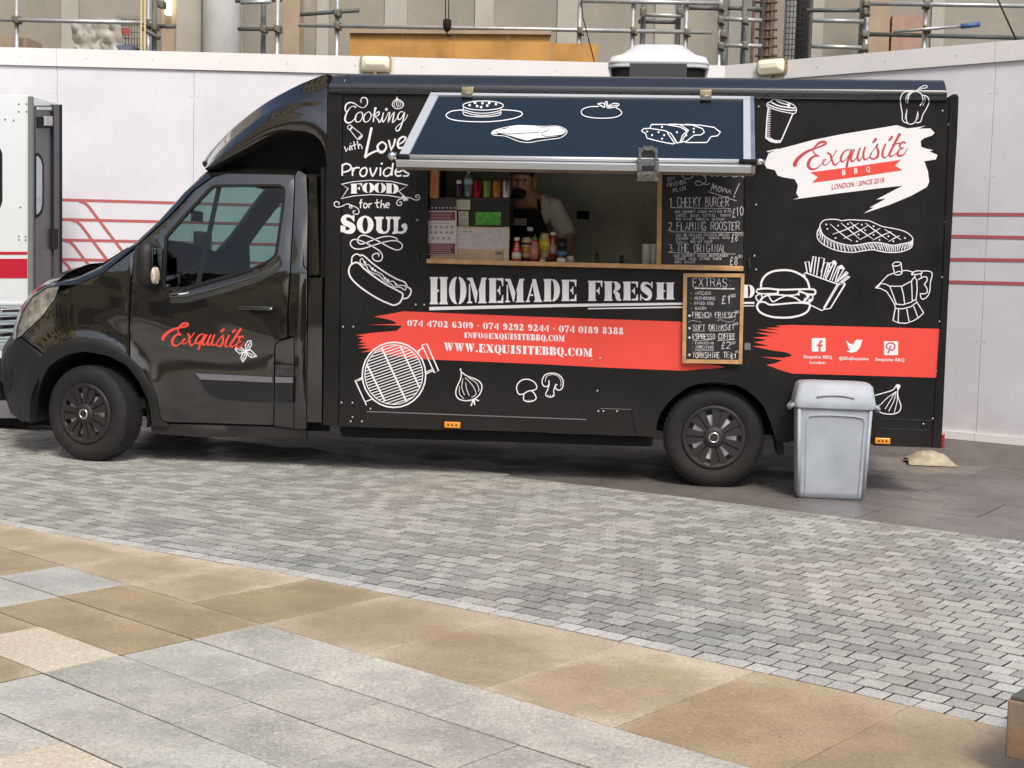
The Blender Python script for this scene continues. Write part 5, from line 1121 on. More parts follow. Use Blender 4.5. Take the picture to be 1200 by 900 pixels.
k.st([(485, 305), (490, 275), (450, 270), (415, 295), (425, 340), (475, 362), (520, 345), (530, 290), (490, 235), (400, 180), (300, 130), (215, 105), (165, 125), (158, 170), (200, 210), (280, 218), (380, 190), (520, 145), (640, 120), (720, 130), (765, 175), (740, 222), (680, 225), (600, 190), (500, 135), (400, 85), (310, 55), (255, 80), (240, 130), (275, 160), (340, 145), (440, 105), (540, 75), (620, 70), (690, 90), (712, 125)], 1.3)
k.done('drawing', white, side); k = Ink(m_side, k.z)
k.st([(165, 400), (140, 450), (145, 520), (200, 600), (320, 700), (480, 800), (600, 855), (665, 875), (730, 850), (765, 790), (765, 740), (700, 700), (560, 625), (420, 530), (320, 450), (265, 395), (220, 375), (165, 400)], 1.9)
k.st([(170, 395), (175, 320), (205, 285), (240, 278), (275, 300)], 1.6); k.st([(275, 300), (290, 288), (330, 310), (420, 390), (560, 490), (700, 570), (790, 605), (820, 655)], 1.7); k.st([(820, 660), (862, 690), (862, 740), (825, 790), (770, 800)], 1.7)
k.st([(280, 330), (268, 370), (300, 400), (340, 415), (370, 470), (420, 500), (490, 525), (530, 570), (580, 610), (630, 625), (670, 662), (740, 665), (795, 700), (805, 665), (780, 645), (700, 640), (660, 595), (600, 600), (560, 560), (530, 520), (480, 490), (420, 465), (380, 410), (330, 390), (300, 335), (280, 330)], 1.0)
for x, y, r in ((325, 375, 16), (415, 450, 18), (445, 470, 14), (560, 560, 16), (595, 582, 16), (690, 632, 14)): k.dot(x, y, r)
k.done('drawing', white, side)
# --- right hand drawings
k = Ink(m_side, (890, 100, 12))   # cup
k.st([(110, 250), (105, 285), (125, 305), (250, 350), (400, 385), (490, 395), (515, 370), (520, 335), (500, 295), (450, 260), (340, 220), (240, 200), (185, 200), (155, 230), (110, 250)], 1.1); k.st([(165, 235), (250, 280), (360, 305), (500, 320)], 1.6); k.st([(120, 270), (250, 320), (400, 350), (510, 350)], 1.5); k.st([(230, 212), (300, 245), (400, 275)], 1.2); k.dot(410, 278, 26)
k.st([(125, 310), (105, 480), (90, 740), (150, 785), (230, 805), (290, 800), (320, 745), (400, 560), (470, 400)], 1.5, smooth=False); k.st([(150, 740), (210, 775), (300, 780)], 1.4); k.st([(110, 735), (200, 790), (280, 800)], 1.5)
for i in range(26): y = 330+i*16; k.st([(112-i*.6, y+6), (162-i*.4, y-4 if i % 2 else y+12)], .55)
k.done('drawing', white, side)
k = Ink(m_side, (1040, 80, 7.5))   # pepper
k.st([(225, 200), (150, 210), (115, 260), (118, 330), (130, 400), (130, 450), (150, 475), (180, 480)], 1.1); k.st([(180, 300), (190, 240), (230, 205), (275, 210), (305, 240), (310, 290), (285, 330)], 1.1); k.st([(310, 235), (350, 250), (366, 290), (345, 350), (310, 410), (290, 470), (250, 478)], 1.1)
k.st([(170, 360), (165, 430), (175, 480), (205, 492), (240, 475), (255, 440), (268, 380)], 1.1); k.many([[(195, 205), (165, 250), (162, 300)], [(325, 245), (330, 290), (310, 330)], [(160, 400), (155, 450)], [(272, 400), (265, 450)], [(215, 205), (180, 240), (175, 310)]], .6)
k.st([(258, 200), (280, 175), (320, 152), (348, 155), (340, 172), (300, 178), (268, 202)], 1.0, closed=True); k.done('drawing', white, side)
k = Ink(m_side, (950, 250, 9.6))   # steak
k.st([(110, 165), (105, 130), (140, 85), (190, 70), (290, 68), (350, 82), (440, 72), (560, 78), (650, 82), (720, 110), (800, 145), (900, 165), (1000, 185), (1080, 215), (1140, 265), (1148, 300), (1110, 325), (1020, 345), (930, 360), (850, 345), (760, 328), (650, 332), (560, 350), (450, 360), (340, 340), (230, 300), (140, 240), (110, 165)], 1.1)
k.st([(105, 150), (75, 210), (78, 280), (130, 340), (240, 400), (360, 430), (480, 438), (600, 420), (700, 410), (800, 430), (900, 440), (1000, 435), (1100, 405), (1140, 370), (1148, 300)], 1.2)
tp = smooth_path([(108, 180), (140, 240), (230, 300), (340, 340), (450, 360), (560, 350), (650, 332), (760, 328), (850, 345), (930, 360), (1020, 345), (1110, 325), (1140, 300)], 6); bt = smooth_path([(82, 230), (130, 330), (240, 395), (360, 425), (480, 433), (600, 418), (700, 408), (800, 425), (880, 434), (940, 436), (1000, 430), (1090, 405), (1138, 370)], 6)
for i, (a, b) in enumerate(zip(tp, bt)):
    k.st([a, (b[0]+(6 if i % 2 else -8), b[1]-(18 if i % 3 == 0 else 4))], .62 if i % 2 else .8)
k.many([[(220, 120), (310, 200), (400, 270), (465, 310)], [(340, 108), (440, 190), (560, 298)], [(440, 95), (560, 190), (700, 288)], [(615, 110), (720, 190), (865, 295)], [(830, 178), (930, 240), (1018, 300)], [(245, 235), (400, 180), (540, 110)], [(370, 285), (520, 210), (660, 130)], [(555, 295), (690, 220), (785, 165)], [(700, 300), (800, 250), (910, 205)], [(875, 318), (950, 275), (1005, 250)]], 1.2, taper=.5)
for x, y in ((175, 125), (188, 175), (280, 278), (310, 138), (420, 120), (475, 165), (575, 128), (540, 238), (612, 190), (708, 145), (708, 242), (520, 315), (775, 300), (875, 258), (930, 315), (1060, 278)): k.dot(x, y, 10)
k.done('drawing', white, side)
k = Ink(m_side, (880, 295, 10))   # burger and fries
k.st([(118, 420), (125, 350), (175, 275), (260, 230), (390, 215), (500, 230), (610, 285), (665, 350), (685, 425)], 2.4); k.st([(75, 440), (180, 430), (350, 445), (560, 440), (720, 440), (755, 465), (740, 500), (660, 495), (560, 460)], 2.2)
k.st([(75, 440), (65, 470), (110, 490), (200, 492), (310, 485), (318, 440)], 1.6); k.st([(318, 440), (320, 500), (430, 510), (540, 500), (570, 450)], 1.6); k.st([(105, 570), (160, 525), (220, 505), (330, 505), (430, 515), (520, 540), (600, 590), (660, 545), (690, 500)], 1.8); k.st([(205, 510), (255, 585), (330, 550), (410, 515)], 1.6)
k.st([(120, 490), (60, 520), (75, 570), (110, 580), (130, 540), (120, 490)], 1.5); k.st([(640, 500), (720, 510), (715, 570), (670, 590), (620, 585), (640, 540)], 1.6); k.dot(665, 515, 20); k.dot(695, 570, 22); k.dot(560, 500, 14)
k.st([(100, 590), (160, 590), (220, 620), (330, 615), (500, 600), (600, 600), (680, 610)], 2.0); k.st([(95, 590), (70, 640), (100, 700), (180, 745), (300, 770), (450, 770), (580, 745), (660, 700), (690, 640), (680, 600)], 2.3)
k.many([[(640, 290), (620, 262), (640, 245), (1030, 385), (855, 675), (830, 688), (700, 625)], [(1030, 385), (1105, 375), (930, 665), (855, 675)], [(1010, 385), (850, 660)], [(1060, 345), (1105, 375)]], 1.3, smooth=False)
k.many([[(660, 245), (635, 120), (680, 118), (695, 240)], [(695, 240), (730, 55), (762, 60), (735, 265)], [(770, 280), (800, 65), (860, 80), (820, 300)], [(820, 240), (860, 130), (905, 125), (850, 305)], [(870, 310), (930, 130), (950, 130)], [(880, 320), (975, 120), (1000, 130), (925, 330)], [(950, 340), (1020, 175), (1045, 165), (985, 355)], [(1000, 360), (1095, 190), (1065, 170)], [(1010, 360), (1120, 230), (1140, 245), (1040, 330)], [(1030, 375), (1130, 285), (1160, 290), (1060, 370)], [(720, 120), (700, 250)], [(905, 125), (930, 190)]], 1.2, smooth=False)
k.dot(975, 125, 26); k.dot(1060, 180, 26); k.dot(915, 230, 16); k.done('drawing', white, side)
k = Ink(m_side, (1020, 300, 10.5875))   # moka pot
k.many([[(60, 395), (130, 330), (215, 240), (310, 205)], [(390, 185), (450, 178), (530, 200)], [(135, 340), (190, 350), (240, 375), (390, 375), (510, 310), (560, 240)], [(60, 395), (120, 400), (200, 440), (260, 530), (300, 600)], [(300, 595), (400, 605), (500, 575), (560, 540)], [(240, 375), (280, 480), (320, 590)], [(385, 378), (410, 480), (425, 590)], [(510, 310), (515, 430), (520, 560)], [(545, 260), (575, 300), (580, 420), (565, 555)], [(300, 600), (310, 650), (400, 655), (500, 630), (575, 575)], [(310, 640), (280, 800), (350, 830), (440, 835), (530, 805), (600, 765), (660, 705), (620, 640), (570, 560)], [(350, 655), (345, 820)], [(450, 655), (480, 810)], [(535, 620), (590, 760)]], 1.15, smooth=False)
k.many([[(270, 110), (300, 80), (350, 75), (380, 90), (350, 118), (300, 125), (270, 110)], [(275, 115), (305, 230)], [(382, 95), (392, 200)], [(305, 230), (350, 235), (392, 215), (360, 190), (315, 205)], [(520, 210), (570, 185), (635, 190), (630, 215), (560, 230), (520, 225)], [(635, 190), (700, 185), (755, 200), (765, 240), (745, 330), (735, 440), (700, 510), (640, 535), (620, 470), (660, 470), (705, 450), (695, 390), (670, 350), (700, 310), (700, 265), (660, 260), (590, 295)], [(625, 215), (635, 270)]], 1.15)
k.fl([(60, 395), (120, 335), (135, 345), (90, 395)]); k.dot(520, 225, 16); k.done('drawing', white, side)
# onion half hidden by the bin, garlic
k = Ink(m_side, (1040, 430, 7.5)); k.st([(-130, 350), (-60, 400), (30, 415), (100, 395), (118, 340), (95, 270), (90, 210), (108, 170), (80, 160), (50, 200), (-20, 225), (-110, 250)], 1.2); k.many([[(75, 215), (60, 290), (10, 390)], [(85, 215), (85, 300), (60, 400)], [(65, 225), (0, 270), (-60, 330), (-90, 350)], [(70, 218), (40, 270), (-20, 370)]], .9); k.fl([(70, 165), (85, 150), (112, 158), (112, 175), (90, 205), (80, 180)]); k.done('drawing', white, side)
# logo splash
LAY[0] = -.0024
k = Ink(m_side, (880, 90, 4.8))
k.fl([(75, 490), (100, 430), (150, 408), (240, 385), (350, 355), (500, 325), (650, 300), (820, 272), (880, 290), (930, 285), (985, 275), (940, 292), (1010, 290), (1033, 315), (1020, 330), (975, 345), (955, 360), (958, 395), (990, 405), (1025, 412), (1005, 420), (1050, 440), (1040, 465), (975, 475), (995, 530), (1003, 590), (990, 620), (900, 670), (780, 720), (635, 768), (690, 735), (668, 735), (760, 685), (705, 690), (855, 612), (700, 630), (500, 655), (350, 675), (235, 690), (270, 680), (255, 655), (265, 610), (245, 575), (180, 565), (150, 555), (135, 525), (90, 515)])
k.fl([(88, 418), (150, 404), (160, 408), (95, 424)]); k.done('logo_splash', white, side)
LAY[0] = -.0040
# Exquisite script, logo coordinates (920,145, x8)
SCRIPT = [([(100, 400), (92, 375), (120, 330), (175, 280), (240, 245), (310, 220), (360, 200), (388, 182)], [4.6, 4.6, 4.2, 3.4, 2.6, 1.8, 2.2, 2.6]), ([(388, 182), (365, 168), (320, 180), (280, 215), (262, 250), (285, 285), (322, 302)], [2.6, 2.6, 2.8, 1.8, 1.4, 1.2, .9]),
 ([(322, 302), (270, 305), (228, 345), (218, 395), (250, 425), (300, 415), (350, 370), (385, 335), (355, 345), (362, 385), (400, 375), (440, 320), (485, 245)], [1, 2.2, 3.4, 3.4, 2.6, 1.4, .8, .9, 1.2, 1.2, 1, 1, 1.2]), ([(392, 270), (425, 290), (440, 340), (465, 385), (510, 355), (530, 320)], [1.6, 2.2, 2.4, 2.0, .9, .8]),
 ([(605, 240), (560, 255), (525, 310), (528, 350), (560, 345), (600, 290), (625, 240)], [1.2, 1.6, 2.4, 2.2, 1.2, 1.0, 1.8]), ([(625, 238), (600, 310), (575, 405), (590, 385), (588, 345), (630, 290)], [2.2, 2.4, 2.0, 1, .8, .7]),
 ([(650, 235), (620, 310), (625, 352), (665, 325), (705, 225)], [1.8, 2.4, 2.0, 1, 1.6]), ([(705, 225), (680, 300), (690, 345), (725, 310), (752, 220)], [1.8, 2.4, 1.8, .9, 1.2]), ([(752, 215), (735, 280), (745, 335), (790, 310), (815, 270)], [1.8, 2.4, 1.8, .9, .8]), ([(838, 140), (850, 145), (822, 178)], [1, 3, 2]),
 ([(800, 285), (840, 230), (870, 190), (860, 215), (875, 260), (865, 310), (825, 330), (795, 310), (815, 275)], [.8, .9, 1.4, 1.8, 2.6, 2.6, 1.6, 1.4, 1.0]), ([(945, 185), (918, 250), (915, 305), (945, 315), (985, 270)], [1.8, 2.4, 2.2, 1, .8]), ([(990, 120), (1000, 125), (972, 160)], [1, 3, 2]),
 ([(1078, 90), (1040, 160), (1000, 240), (978, 290), (1000, 305), (1050, 270)], [3.2, 2.8, 2.6, 2.4, 1.4, .8]), ([(1005, 195), (1080, 178)], [1.2, 1.2]), ([(1130, 185), (1110, 170), (1075, 200), (1085, 225), (1110, 225), (1070, 245), (1055, 285), (1080, 300), (1120, 280), (1148, 225)], [1.6, 2, 2, 1.4, 1, 1.6, 2.6, 2.2, 1.2, .8])]
k = Ink(m_side, (920, 145, 8))
for P, w_ in SCRIPT: k.st(P, w_)
ftext(k, 'LONDON / SINCE 2018', 974.6, 1036.0, 222.0, 213.6, 5.8, .01, .1); k.done('lettering', redlogo, side)
k = Ink(m_side, (920, 145, 8)); k.fl([(240, 455), (700, 395), (1085, 337), (1030, 392), (1100, 435), (700, 495), (250, 553), (310, 500)]); k.done('logo_ribbon', red, side)
k = Ink(lambda x, y, e: PY(x, y, -.0058-e)); ftext(k, 'B', 986.8, 991, 205.4, 204.8, 6.4, .02); ftext(k, 'B', 1001, 1005, 203.4, 202.9, 6.2, .02); ftext(k, 'Q', 1015, 1019.6, 201.3, 200.8, 6.2, .02); k.done('lettering', white, side)
# on the door
k = Ink(m_door)
A = ((100, 395), (1075, 90), (580, 400)); Bq = ((105, 262), (945, 135), (490, 355))
Ma = Matrix(((A[0][0], A[0][1], 1), (A[1][0], A[1][1], 1), (A[2][0], A[2][1], 1))).inverted()
ax_ = Ma @ Vector([b[0] for b in Bq]); ay_ = Ma @ Vector([b[1] for b in Bq])
for P, w_ in SCRIPT:
    Q = [((ax_[0]*x+ax_[1]*y+ax_[2])/9.23+180, (ay_[0]*x+ay_[1]*y+ay_[2])/9.23+370) for x, y in P]; k.st(Q, [min(3.6, v*.8+.5) for v in w_])
k.done('lettering', red, door)
k = Ink(m_door, (180, 370, 9.23))
k.many([[(1000, 370), (990, 320), (1020, 275), (1050, 268), (1060, 310), (1040, 355), (1000, 380)], [(990, 385), (930, 410), (885, 370), (880, 355), (950, 345), (990, 375)], [(1005, 385), (1050, 370), (1080, 400), (1115, 440), (1060, 450), (1020, 430), (1005, 390)], [(1000, 395), (1000, 450), (965, 500), (945, 460), (960, 410), (990, 395)]], 1.1, smooth=False)
k.many([[(1000, 375), (1045, 285)], [(985, 380), (895, 360)], [(1010, 395), (1095, 435)], [(995, 400), (962, 485)], [(1010, 345), (1040, 330)], [(1005, 330), (1035, 300)], [(940, 360), (930, 385)], [(960, 365), (950, 390)], [(1040, 400), (1030, 425)], [(1060, 410), (1055, 440)], [(985, 430), (965, 425)], [(980, 450), (960, 455)]], .7, smooth=False); k.dot(998, 385, 12); k.done('drawing', white, door)
# social icons
k = Ink(lambda x, y, e: PY(x, y, -.0045-e), (930, 385, 8.571))
k.fl(rrect(182, 95, 322, 232, 14, 3)); k.done('social_icon', white, side); SI = Ink(k.fn, k.z); k = SI
k.fl([(530, 118), (560, 150), (605, 160), (608, 130), (640, 108), (668, 115), (695, 112), (682, 140), (670, 185), (635, 230), (580, 245), (528, 228), (560, 220), (570, 212), (540, 195), (560, 188), (532, 165), (548, 162), (530, 140)])
k.done('social_icon', white, side); k = Ink(k.fn, k.z); k.fl(rrect(908, 128, 1050, 268, 8, 3)); k.done('social_icon', white, side)
k = Ink(lambda x, y, e: PY(x, y, -.0060-e), (930, 385, 8.571)); k.st([(290, 128), (268, 132), (262, 160), (262, 230)], 2.3); k.st([(235, 170), (290, 170)], 2.2); k.done('lettering', red, side)
k = Ink(lambda x, y, e: PY(x, y, -.0060-e), (930, 385, 8.571)); k.st([(945, 205), (932, 180), (950, 150), (985, 145), (1015, 165), (1012, 200), (985, 218), (962, 205)], 1.4); k.st([(975, 170), (948, 248)], 1.6); k.done('lettering', redlogo, side)
k = Ink(lambda x, y, e: PY(x, y, -.0045-e)); ftext(k, 'Exquisite BBQ', 942, 975, 419.6, 420.4, 3.6, .015); k.done('lettering', white, side); k = Ink(k.fn); ftext(k, 'London', 949, 967, 426.2, 426.6, 3.4, .015); k.done('lettering', white, side); k = Ink(k.fn); ftext(k, '@BbqExquisite', 983, 1018, 421.4, 422.2, 3.6, .015); k.done('lettering', white, side); k = Ink(k.fn); ftext(k, 'Exquisite BBQ', 1026, 1060, 422.8, 423.6, 3.6, .015); k.done('lettering', white, side)
# --- flap drawings
k = Ink(m_flap, (510, 105, 6.316))
k.st([(205, 150), (120, 160), (80, 190), (120, 220), (230, 235), (400, 237), (550, 220), (640, 190), (620, 160), (490, 148)], 1.1); k.ell(355, 118, 150, 34, 1.0); k.many([[(210, 130), (212, 185), (300, 200), (400, 200), (480, 185), (485, 140)], [(212, 150), (300, 172), (400, 172), (482, 155)], [(212, 165), (300, 188), (400, 188), (480, 170)]], .9)
for x, y in ((255, 115), (350, 100), (310, 122), (385, 118), (450, 108), (400, 98), (295, 98), (340, 130)): k.dot(x, y, 10)
k.done('drawing', white, flap); k = Ink(m_flap, k.z)
k.fl([(420, 325), (440, 300), (520, 290), (580, 270), (700, 270), (800, 280), (900, 275), (960, 300), (960, 320), (900, 345), (800, 355), (740, 360), (680, 375), (600, 362), (540, 340), (450, 328)], smooth=True)
k.st([(415, 325), (440, 300), (560, 272), (640, 265), (800, 272), (900, 270), (960, 290), (975, 318), (930, 355), (850, 368), (760, 380), (690, 392), (610, 380), (520, 345), (440, 338), (415, 325)], .8)
k.done('drawing', white, flap)
k = Ink(lambda x, y, e: onflap(x, y, .0062+e), (510, 105, 6.316)); k.many([[(450, 305), (470, 322), (560, 328), (640, 322), (770, 318)], [(840, 285), (830, 305), (790, 318), (800, 340), (850, 345), (930, 335)], [(460, 325), (560, 345), (680, 378), (760, 370), (860, 355), (930, 345)]], .7); k.done('drawing_detail', flapm, flap)
k = Ink(m_flap, (690, 105, 6))
k.st([(70, 118), (0, 122), (-50, 145), (-40, 180), (30, 198), (130, 200), (200, 190), (232, 165), (215, 140), (190, 128)], 1.0); k.many([[(60, 100), (100, 95), (110, 125), (60, 100)], [(110, 125), (115, 90), (128, 85), (135, 120)], [(125, 125), (170, 98), (212, 102), (190, 122), (130, 130)]], 1.0); k.many([[(140, 120), (200, 108)], [(100, 120), (75, 104)], [(122, 118), (123, 95)]], .9)
k.done('drawing', white, flap); k = Ink(m_flap, k.z)
k.many([[(370, 290), (385, 275), (430, 272), (540, 290), (580, 310), (620, 375), (590, 382), (500, 365), (410, 342), (400, 310), (370, 290)], [(430, 268), (440, 245), (540, 245), (640, 262), (690, 290), (660, 320), (640, 372)], [(550, 300), (605, 380)], [(560, 243), (640, 245), (700, 285), (650, 370)], [(600, 243), (730, 250), (800, 275), (812, 300), (790, 318), (740, 320), (690, 362), (620, 375)], [(680, 243), (780, 250), (880, 265), (925, 300), (905, 325), (860, 330), (830, 372), (680, 372)]], 1.1, smooth=False)
for x, y in ((410, 295), (445, 320), (490, 300), (530, 320), (515, 345), (515, 262), (620, 300), (685, 322), (738, 275), (738, 298)): k.dot(x, y, 7)
k.done('drawing', white, flap)
# ---------------------------------------------------------------- chalk boards
SF = {'A': '0,0 2,6 4,0;.8,2.2 3.2,2.2', 'B': '0,0 0,6 2.6,6 3.4,5 2.6,3.2 0,3.2;2.6,3.2 4,1.8 3,0 0,0', 'C': '4,5 3,6 1,6 0,4 0,2 1,0 3,0 4,1', 'D': '0,0 0,6 2,6 4,4.5 4,1.5 2,0 0,0', 'E': '4,6 0,6 0,0 4,0;0,3.2 3,3.2', 'F': '0,0 0,6 4,6;0,3.2 3,3.2',
      'G': '4,5 3,6 1,6 0,4 0,2 1,0 3,0 4,1 4,2.8 2.4,2.8', 'H': '0,0 0,6;4,0 4,6;0,3 4,3', 'I': '2,0 2,6', 'J': '4,6 4,1 3,0 1,0 0,1', 'K': '0,0 0,6;4,6 0,2.6;1.4,3.6 4,0', 'L': '0,6 0,0 3.8,0', 'M': '0,0 .4,6 2,2.5 3.6,6 4,0', 'N': '0,0 0,6 4,0 4,6', 'O': '2,6 .3,5 0,3 .4,1 2,0 3.7,1 4,3 3.7,5 2,6',
      'P': '0,0 0,6 3,6 4,4.6 3,3 0,3', 'Q': '2,6 .3,5 0,3 .4,1 2,0 3.7,1 4,3 3.7,5 2,6;2.6,1.6 4,-.4', 'R': '0,0 0,6 3,6 4,4.6 3,3 0,3;2,3 4,0', 'S': '4,5 3,6 1,6 0,4.8 1,3.4 3,2.8 4,1.4 3,0 1,0 0,1', 'T': '0,6 4,6;2,6 2,0', 'U': '0,6 0,1.4 1.2,0 2.8,0 4,1.4 4,6', 'V': '0,6 2,0 4,6', 'W': '0,6 1,0 2,4 3,0 4,6', 'X': '0,0 4,6;0,6 4,0', 'Y': '0,6 2,3 4,6;2,3 2,0', 'Z': '0,6 4,6 0,0 4,0',
      '0': '2,6 .3,5 0,3 .4,1 2,0 3.7,1 4,3 3.7,5 2,6', '1': '.8,4.6 2,6 2,0', '2': '0,4.8 1,6 3,6 4,4.6 3,2.8 0,0 4,0', '3': '0,5.4 1.4,6 3.4,5.4 3.2,3.6 1.6,3.2;1.6,3.2 4,2.4 3.6,.4 1.6,0 0,.6', '4': '3,0 3,6 0,2 4,2', '6': '3.6,5.8 1.2,4.6 0,2 1,.2 3,0 4,1.6 3,3 .6,2.6', '8': '2,3.2 .4,4.6 2,6 3.6,4.6 2,3.2 0,1.6 2,0 4,1.6 2,3.2',
      '£': '3.8,5 3,6 1.8,5.4 1.6,3 1,.4 0,0 4,.2;.4,3 3.2,3', '.': '1,0 1.6,.3', ':': '1.6,1 1.9,1.3;1.6,4 1.9,4.3', '!': '2,6 2,2;2,0 2.2,.4', '-': '.8,3 3.2,3', ',': '1.4,.4 1,-.8', '+': '2,1 2,5;0,3 4,3'}
def chalkt(k, s, x0, x1, yb0, yb1, h, w=.7, ww=.16):
    n = len(s); cw = (x1-x0)/(n-.25)
    for i, c in enumerate(s):
        if c == ' ': continue
        bx_ = x0+cw*i; t = i/max(1, n-1); yb = yb0+(yb1-yb0)*t+R_.uniform(-.04, .04)*h
        for pl in SF[c].split(';'):
            P = [tuple(map(float, q.split(','))) for q in pl.split()]
            k.st([(bx_+x/4*cw*.74+R_.uniform(-.02, .02)*h, yb-y/6*h*(1+R_.uniform(-.05, .05))) for x, y in P], w*R_.uniform(.8, 1.15), smooth=False)
mb_ = empty('menu_blackboard', PY(824, 312, .0), label='large chalk menu blackboard in a pine frame at the right end of the hatch', cat='blackboard')
ypoly('board_face', [(775, 140), (871.5, 140), (871, 313), (771.5, 312.5)], .006, .01, board, mb_)
ypoly('board_frame', [(771, 140), (776.8, 140), (774.6, 313.5), (769.3, 313.2)], -.008, .03, wood, mb_)
ypoly('board_frame', [(769.3, 313.6), (870.5, 317.6), (870.5, 311.6), (774, 309.5)], -.008, .03, wood, mb_)
mk = Ink(lambda x, y, e: PY(x, y, .0050-e))
mk.z = (775, 195, 10.909); k = mk
k.many([[(265, 110), (290, 150), (340, 160), (390, 140), (410, 110)], [(560, 130), (570, 180), (550, 215), (500, 240), (450, 240), (435, 205), (470, 185), (530, 215), (580, 232), (620, 215)], [(500, 90), (550, 125), (600, 95)], [(630, 120), (660, 125), (690, 110), (720, 128), (760, 105), (800, 130), (850, 125), (880, 110)], [(890, 120), (940, 135), (1000, 120), (1060, 140)]], .7)
k.many([[(635, 310), (665, 215), (670, 290), (700, 240), (705, 320)], [(725, 290), (755, 270), (740, 255), (722, 300), (745, 325), (775, 270)], [(775, 260), (780, 330), (810, 275), (825, 330)], [(835, 285), (840, 340), (875, 300), (885, 350)]], .8); k.st([(600, 320), (700, 355), (960, 440)], .8); k.st([(1000, 215), (935, 360)], .9); k.dot(930, 385, 12)
k.z = (0, 0, 1)
chalkt(k, 'ON', 782.5, 790, 212.5, 211.5, 4.5, .5); chalkt(k, 'FRIENDA', 782, 804, 219.5, 215.5, 5, .5); chalkt(k, 'PLUS', 789, 804, 225.5, 222.5, 4.5, .5)
chalkt(k, '1.CHEEKY BURGER', 784.5, 854, 242.5, 242, 11, .75); k.st([(785, 243.4), (857, 244.4)], .6)
chalkt(k, '6OZ GOURMET ANGUS PATTIES WITH', 791, 857, 249.8, 249, 3.0, .42); chalkt(k, 'CHEESE, BACON, LETTUCE, TOMATO', 792, 856, 254, 253.6, 2.8, .4); chalkt(k, 'RED ONION, GHERKIN, KETCHUP', 792, 849, 258, 258.2, 2.6, .38)
chalkt(k, '£10', 858, 871, 254.5, 252, 10.5, .75)
chalkt(k, '2.FLAMING ROOSTER', 783.5, 866.5, 270, 269.6, 9.5, .75); k.st([(785, 271.6), (871, 272.6)], .6)
chalkt(k, '300 GR GRILLED CHICKEN BREAST', 792, 855, 277, 276.5, 2.9, .42); chalkt(k, 'CHEDDAR, LETTUCE, TOMATO, MAYO', 792, 855, 281, 280, 2.8, .4); chalkt(k, 'CHILLI, RED HOT SAUCE', 793, 835, 285, 284.6, 2.8, .4); chalkt(k, '£8', 857, 864.5, 283.5, 282.5, 9.5, .75); chalkt(k, '00', 865, 871, 276.5, 276, 3.4, .5)
chalkt(k, '3.THE ORIGINAL', 784, 851, 295.3, 295.6, 9.2, .75); k.st([(784, 294.8), (793, 296.3), (862, 297.7)], .6)
chalkt(k, '6OZ GOURMET ANGUS BEEFBURGER', 790, 853, 301, 300.8, 2.9, .45); chalkt(k, 'CHEDDAR, SALAD, LETTUCE, CHEESE', 791, 846, 304.6, 304.4, 2.7, .4); chalkt(k, 'BBQ SAUCE', 791, 815, 308.4, 308.2, 2.7, .4); chalkt(k, '£8', 855, 864.5, 310.8, 310.4, 9.5, .8); chalkt(k, '00', 865, 870, 302, 302, 3.4, .5)
k.done('chalk_writing', chalk, mb_)
eb = empty('extras_blackboard', PY(836, 426, -.03), label='small pine framed chalk board of extras hanging on the truck below the serving hatch', cat='blackboard')
ypoly('board_face', [(804, 324), (869, 324), (866.5, 422.5), (803, 421.5)], -.028, .01, board, eb)
EF = [(800.8, 320.5), (872.3, 320.8), (869.6, 426.2), (799.5, 425)]
for q in ([(800.8, 320.5), (805.2, 324.9), (803.9, 420.8), (799.5, 425.1)], [(801.2, 320.3), (872, 320.6), (867.8, 325), (805.5, 324.8)], [(872.4, 320.7), (868.2, 325.2), (865.7, 421.6), (869.7, 426.3)], [(799.6, 425.5), (804, 421.1), (865.6, 421.9), (869.5, 426.7)]): ypoly('board_frame', q, -.040, .03, wood, eb)
k = Ink(lambda x, y, e: PY(x, y, -.0295-e))
chalkt(k, 'EXTRAS:', 812, 859, 336, 336, 9.8, .75); k.st([(813.5, 337.8), (861, 338.5)], 1.6)
for s_, x0, x1, y, h in (('- AVOCADO', 809, 833, 345.3, 3.6), ('- MUSHROOMS', 809, 838, 351.4, 3.6), ('- FRIED EGG', 809, 836, 357, 3.2), ('- BACON', 809.5, 827.5, 362.8, 3)): chalkt(k, s_, x0, x1, y, y, h, .5)
chalkt(k, '£1', 845.5, 857, 356, 356, 9.5, .85); chalkt(k, '00', 856.5, 862, 348.5, 348, 3.4, .55)
for y, s_ in ((370, 0), (384.5, 0), (395.6, 0), (415.8, 0)): k.fl([(806, y), (808, y-1.7), (810, y), (808, y+1.7)])
chalkt(k, 'FRENCH FRIES', 811.5, 856, 371.6, 371.6, 5.6, .7); chalkt(k, '£2', 856.5, 862.5, 371.6, 371.4, 5.6, .7); chalkt(k, '00', 862, 866, 367, 367, 2.8, .5); k.st([(813, 372.8), (832, 372.3)], .5); k.st([(839, 372.6), (858, 372.6)], .5)
k.st([(806.5, 377.5), (812, 375.6), (822, 377.8)], .4); k.st([(841, 376.5), (844, 374.6), (852, 377.4), (858, 376.8), (862, 374)], .4)
chalkt(k, 'SOFT DRINKS', 812, 852.5, 386.8, 386.4, 6, .7); chalkt(k, '£1', 853.5, 860.5, 387, 386.6, 6.5, .7); chalkt(k, '00', 860, 865, 381, 380.6, 2.8, .5); k.st([(812, 388), (826, 387.8)], .5); k.st([(832, 387.8), (851, 387.4)], .5)
chalkt(k, 'ESPRESSO COFFEE', 811.8, 861.5, 397.4, 397.2, 6.2, .8); k.st([(812, 399.4), (836, 398)], .5); k.st([(841, 399), (861, 397.8)], .7)
for s_, y in (('- CAPPUCCINO', 403.4), ('- AMERICANO', 407.8), ('- MACCHIATO', 411.2)): chalkt(k, s_, 810.5, 836, y, y, 2.6, .45)
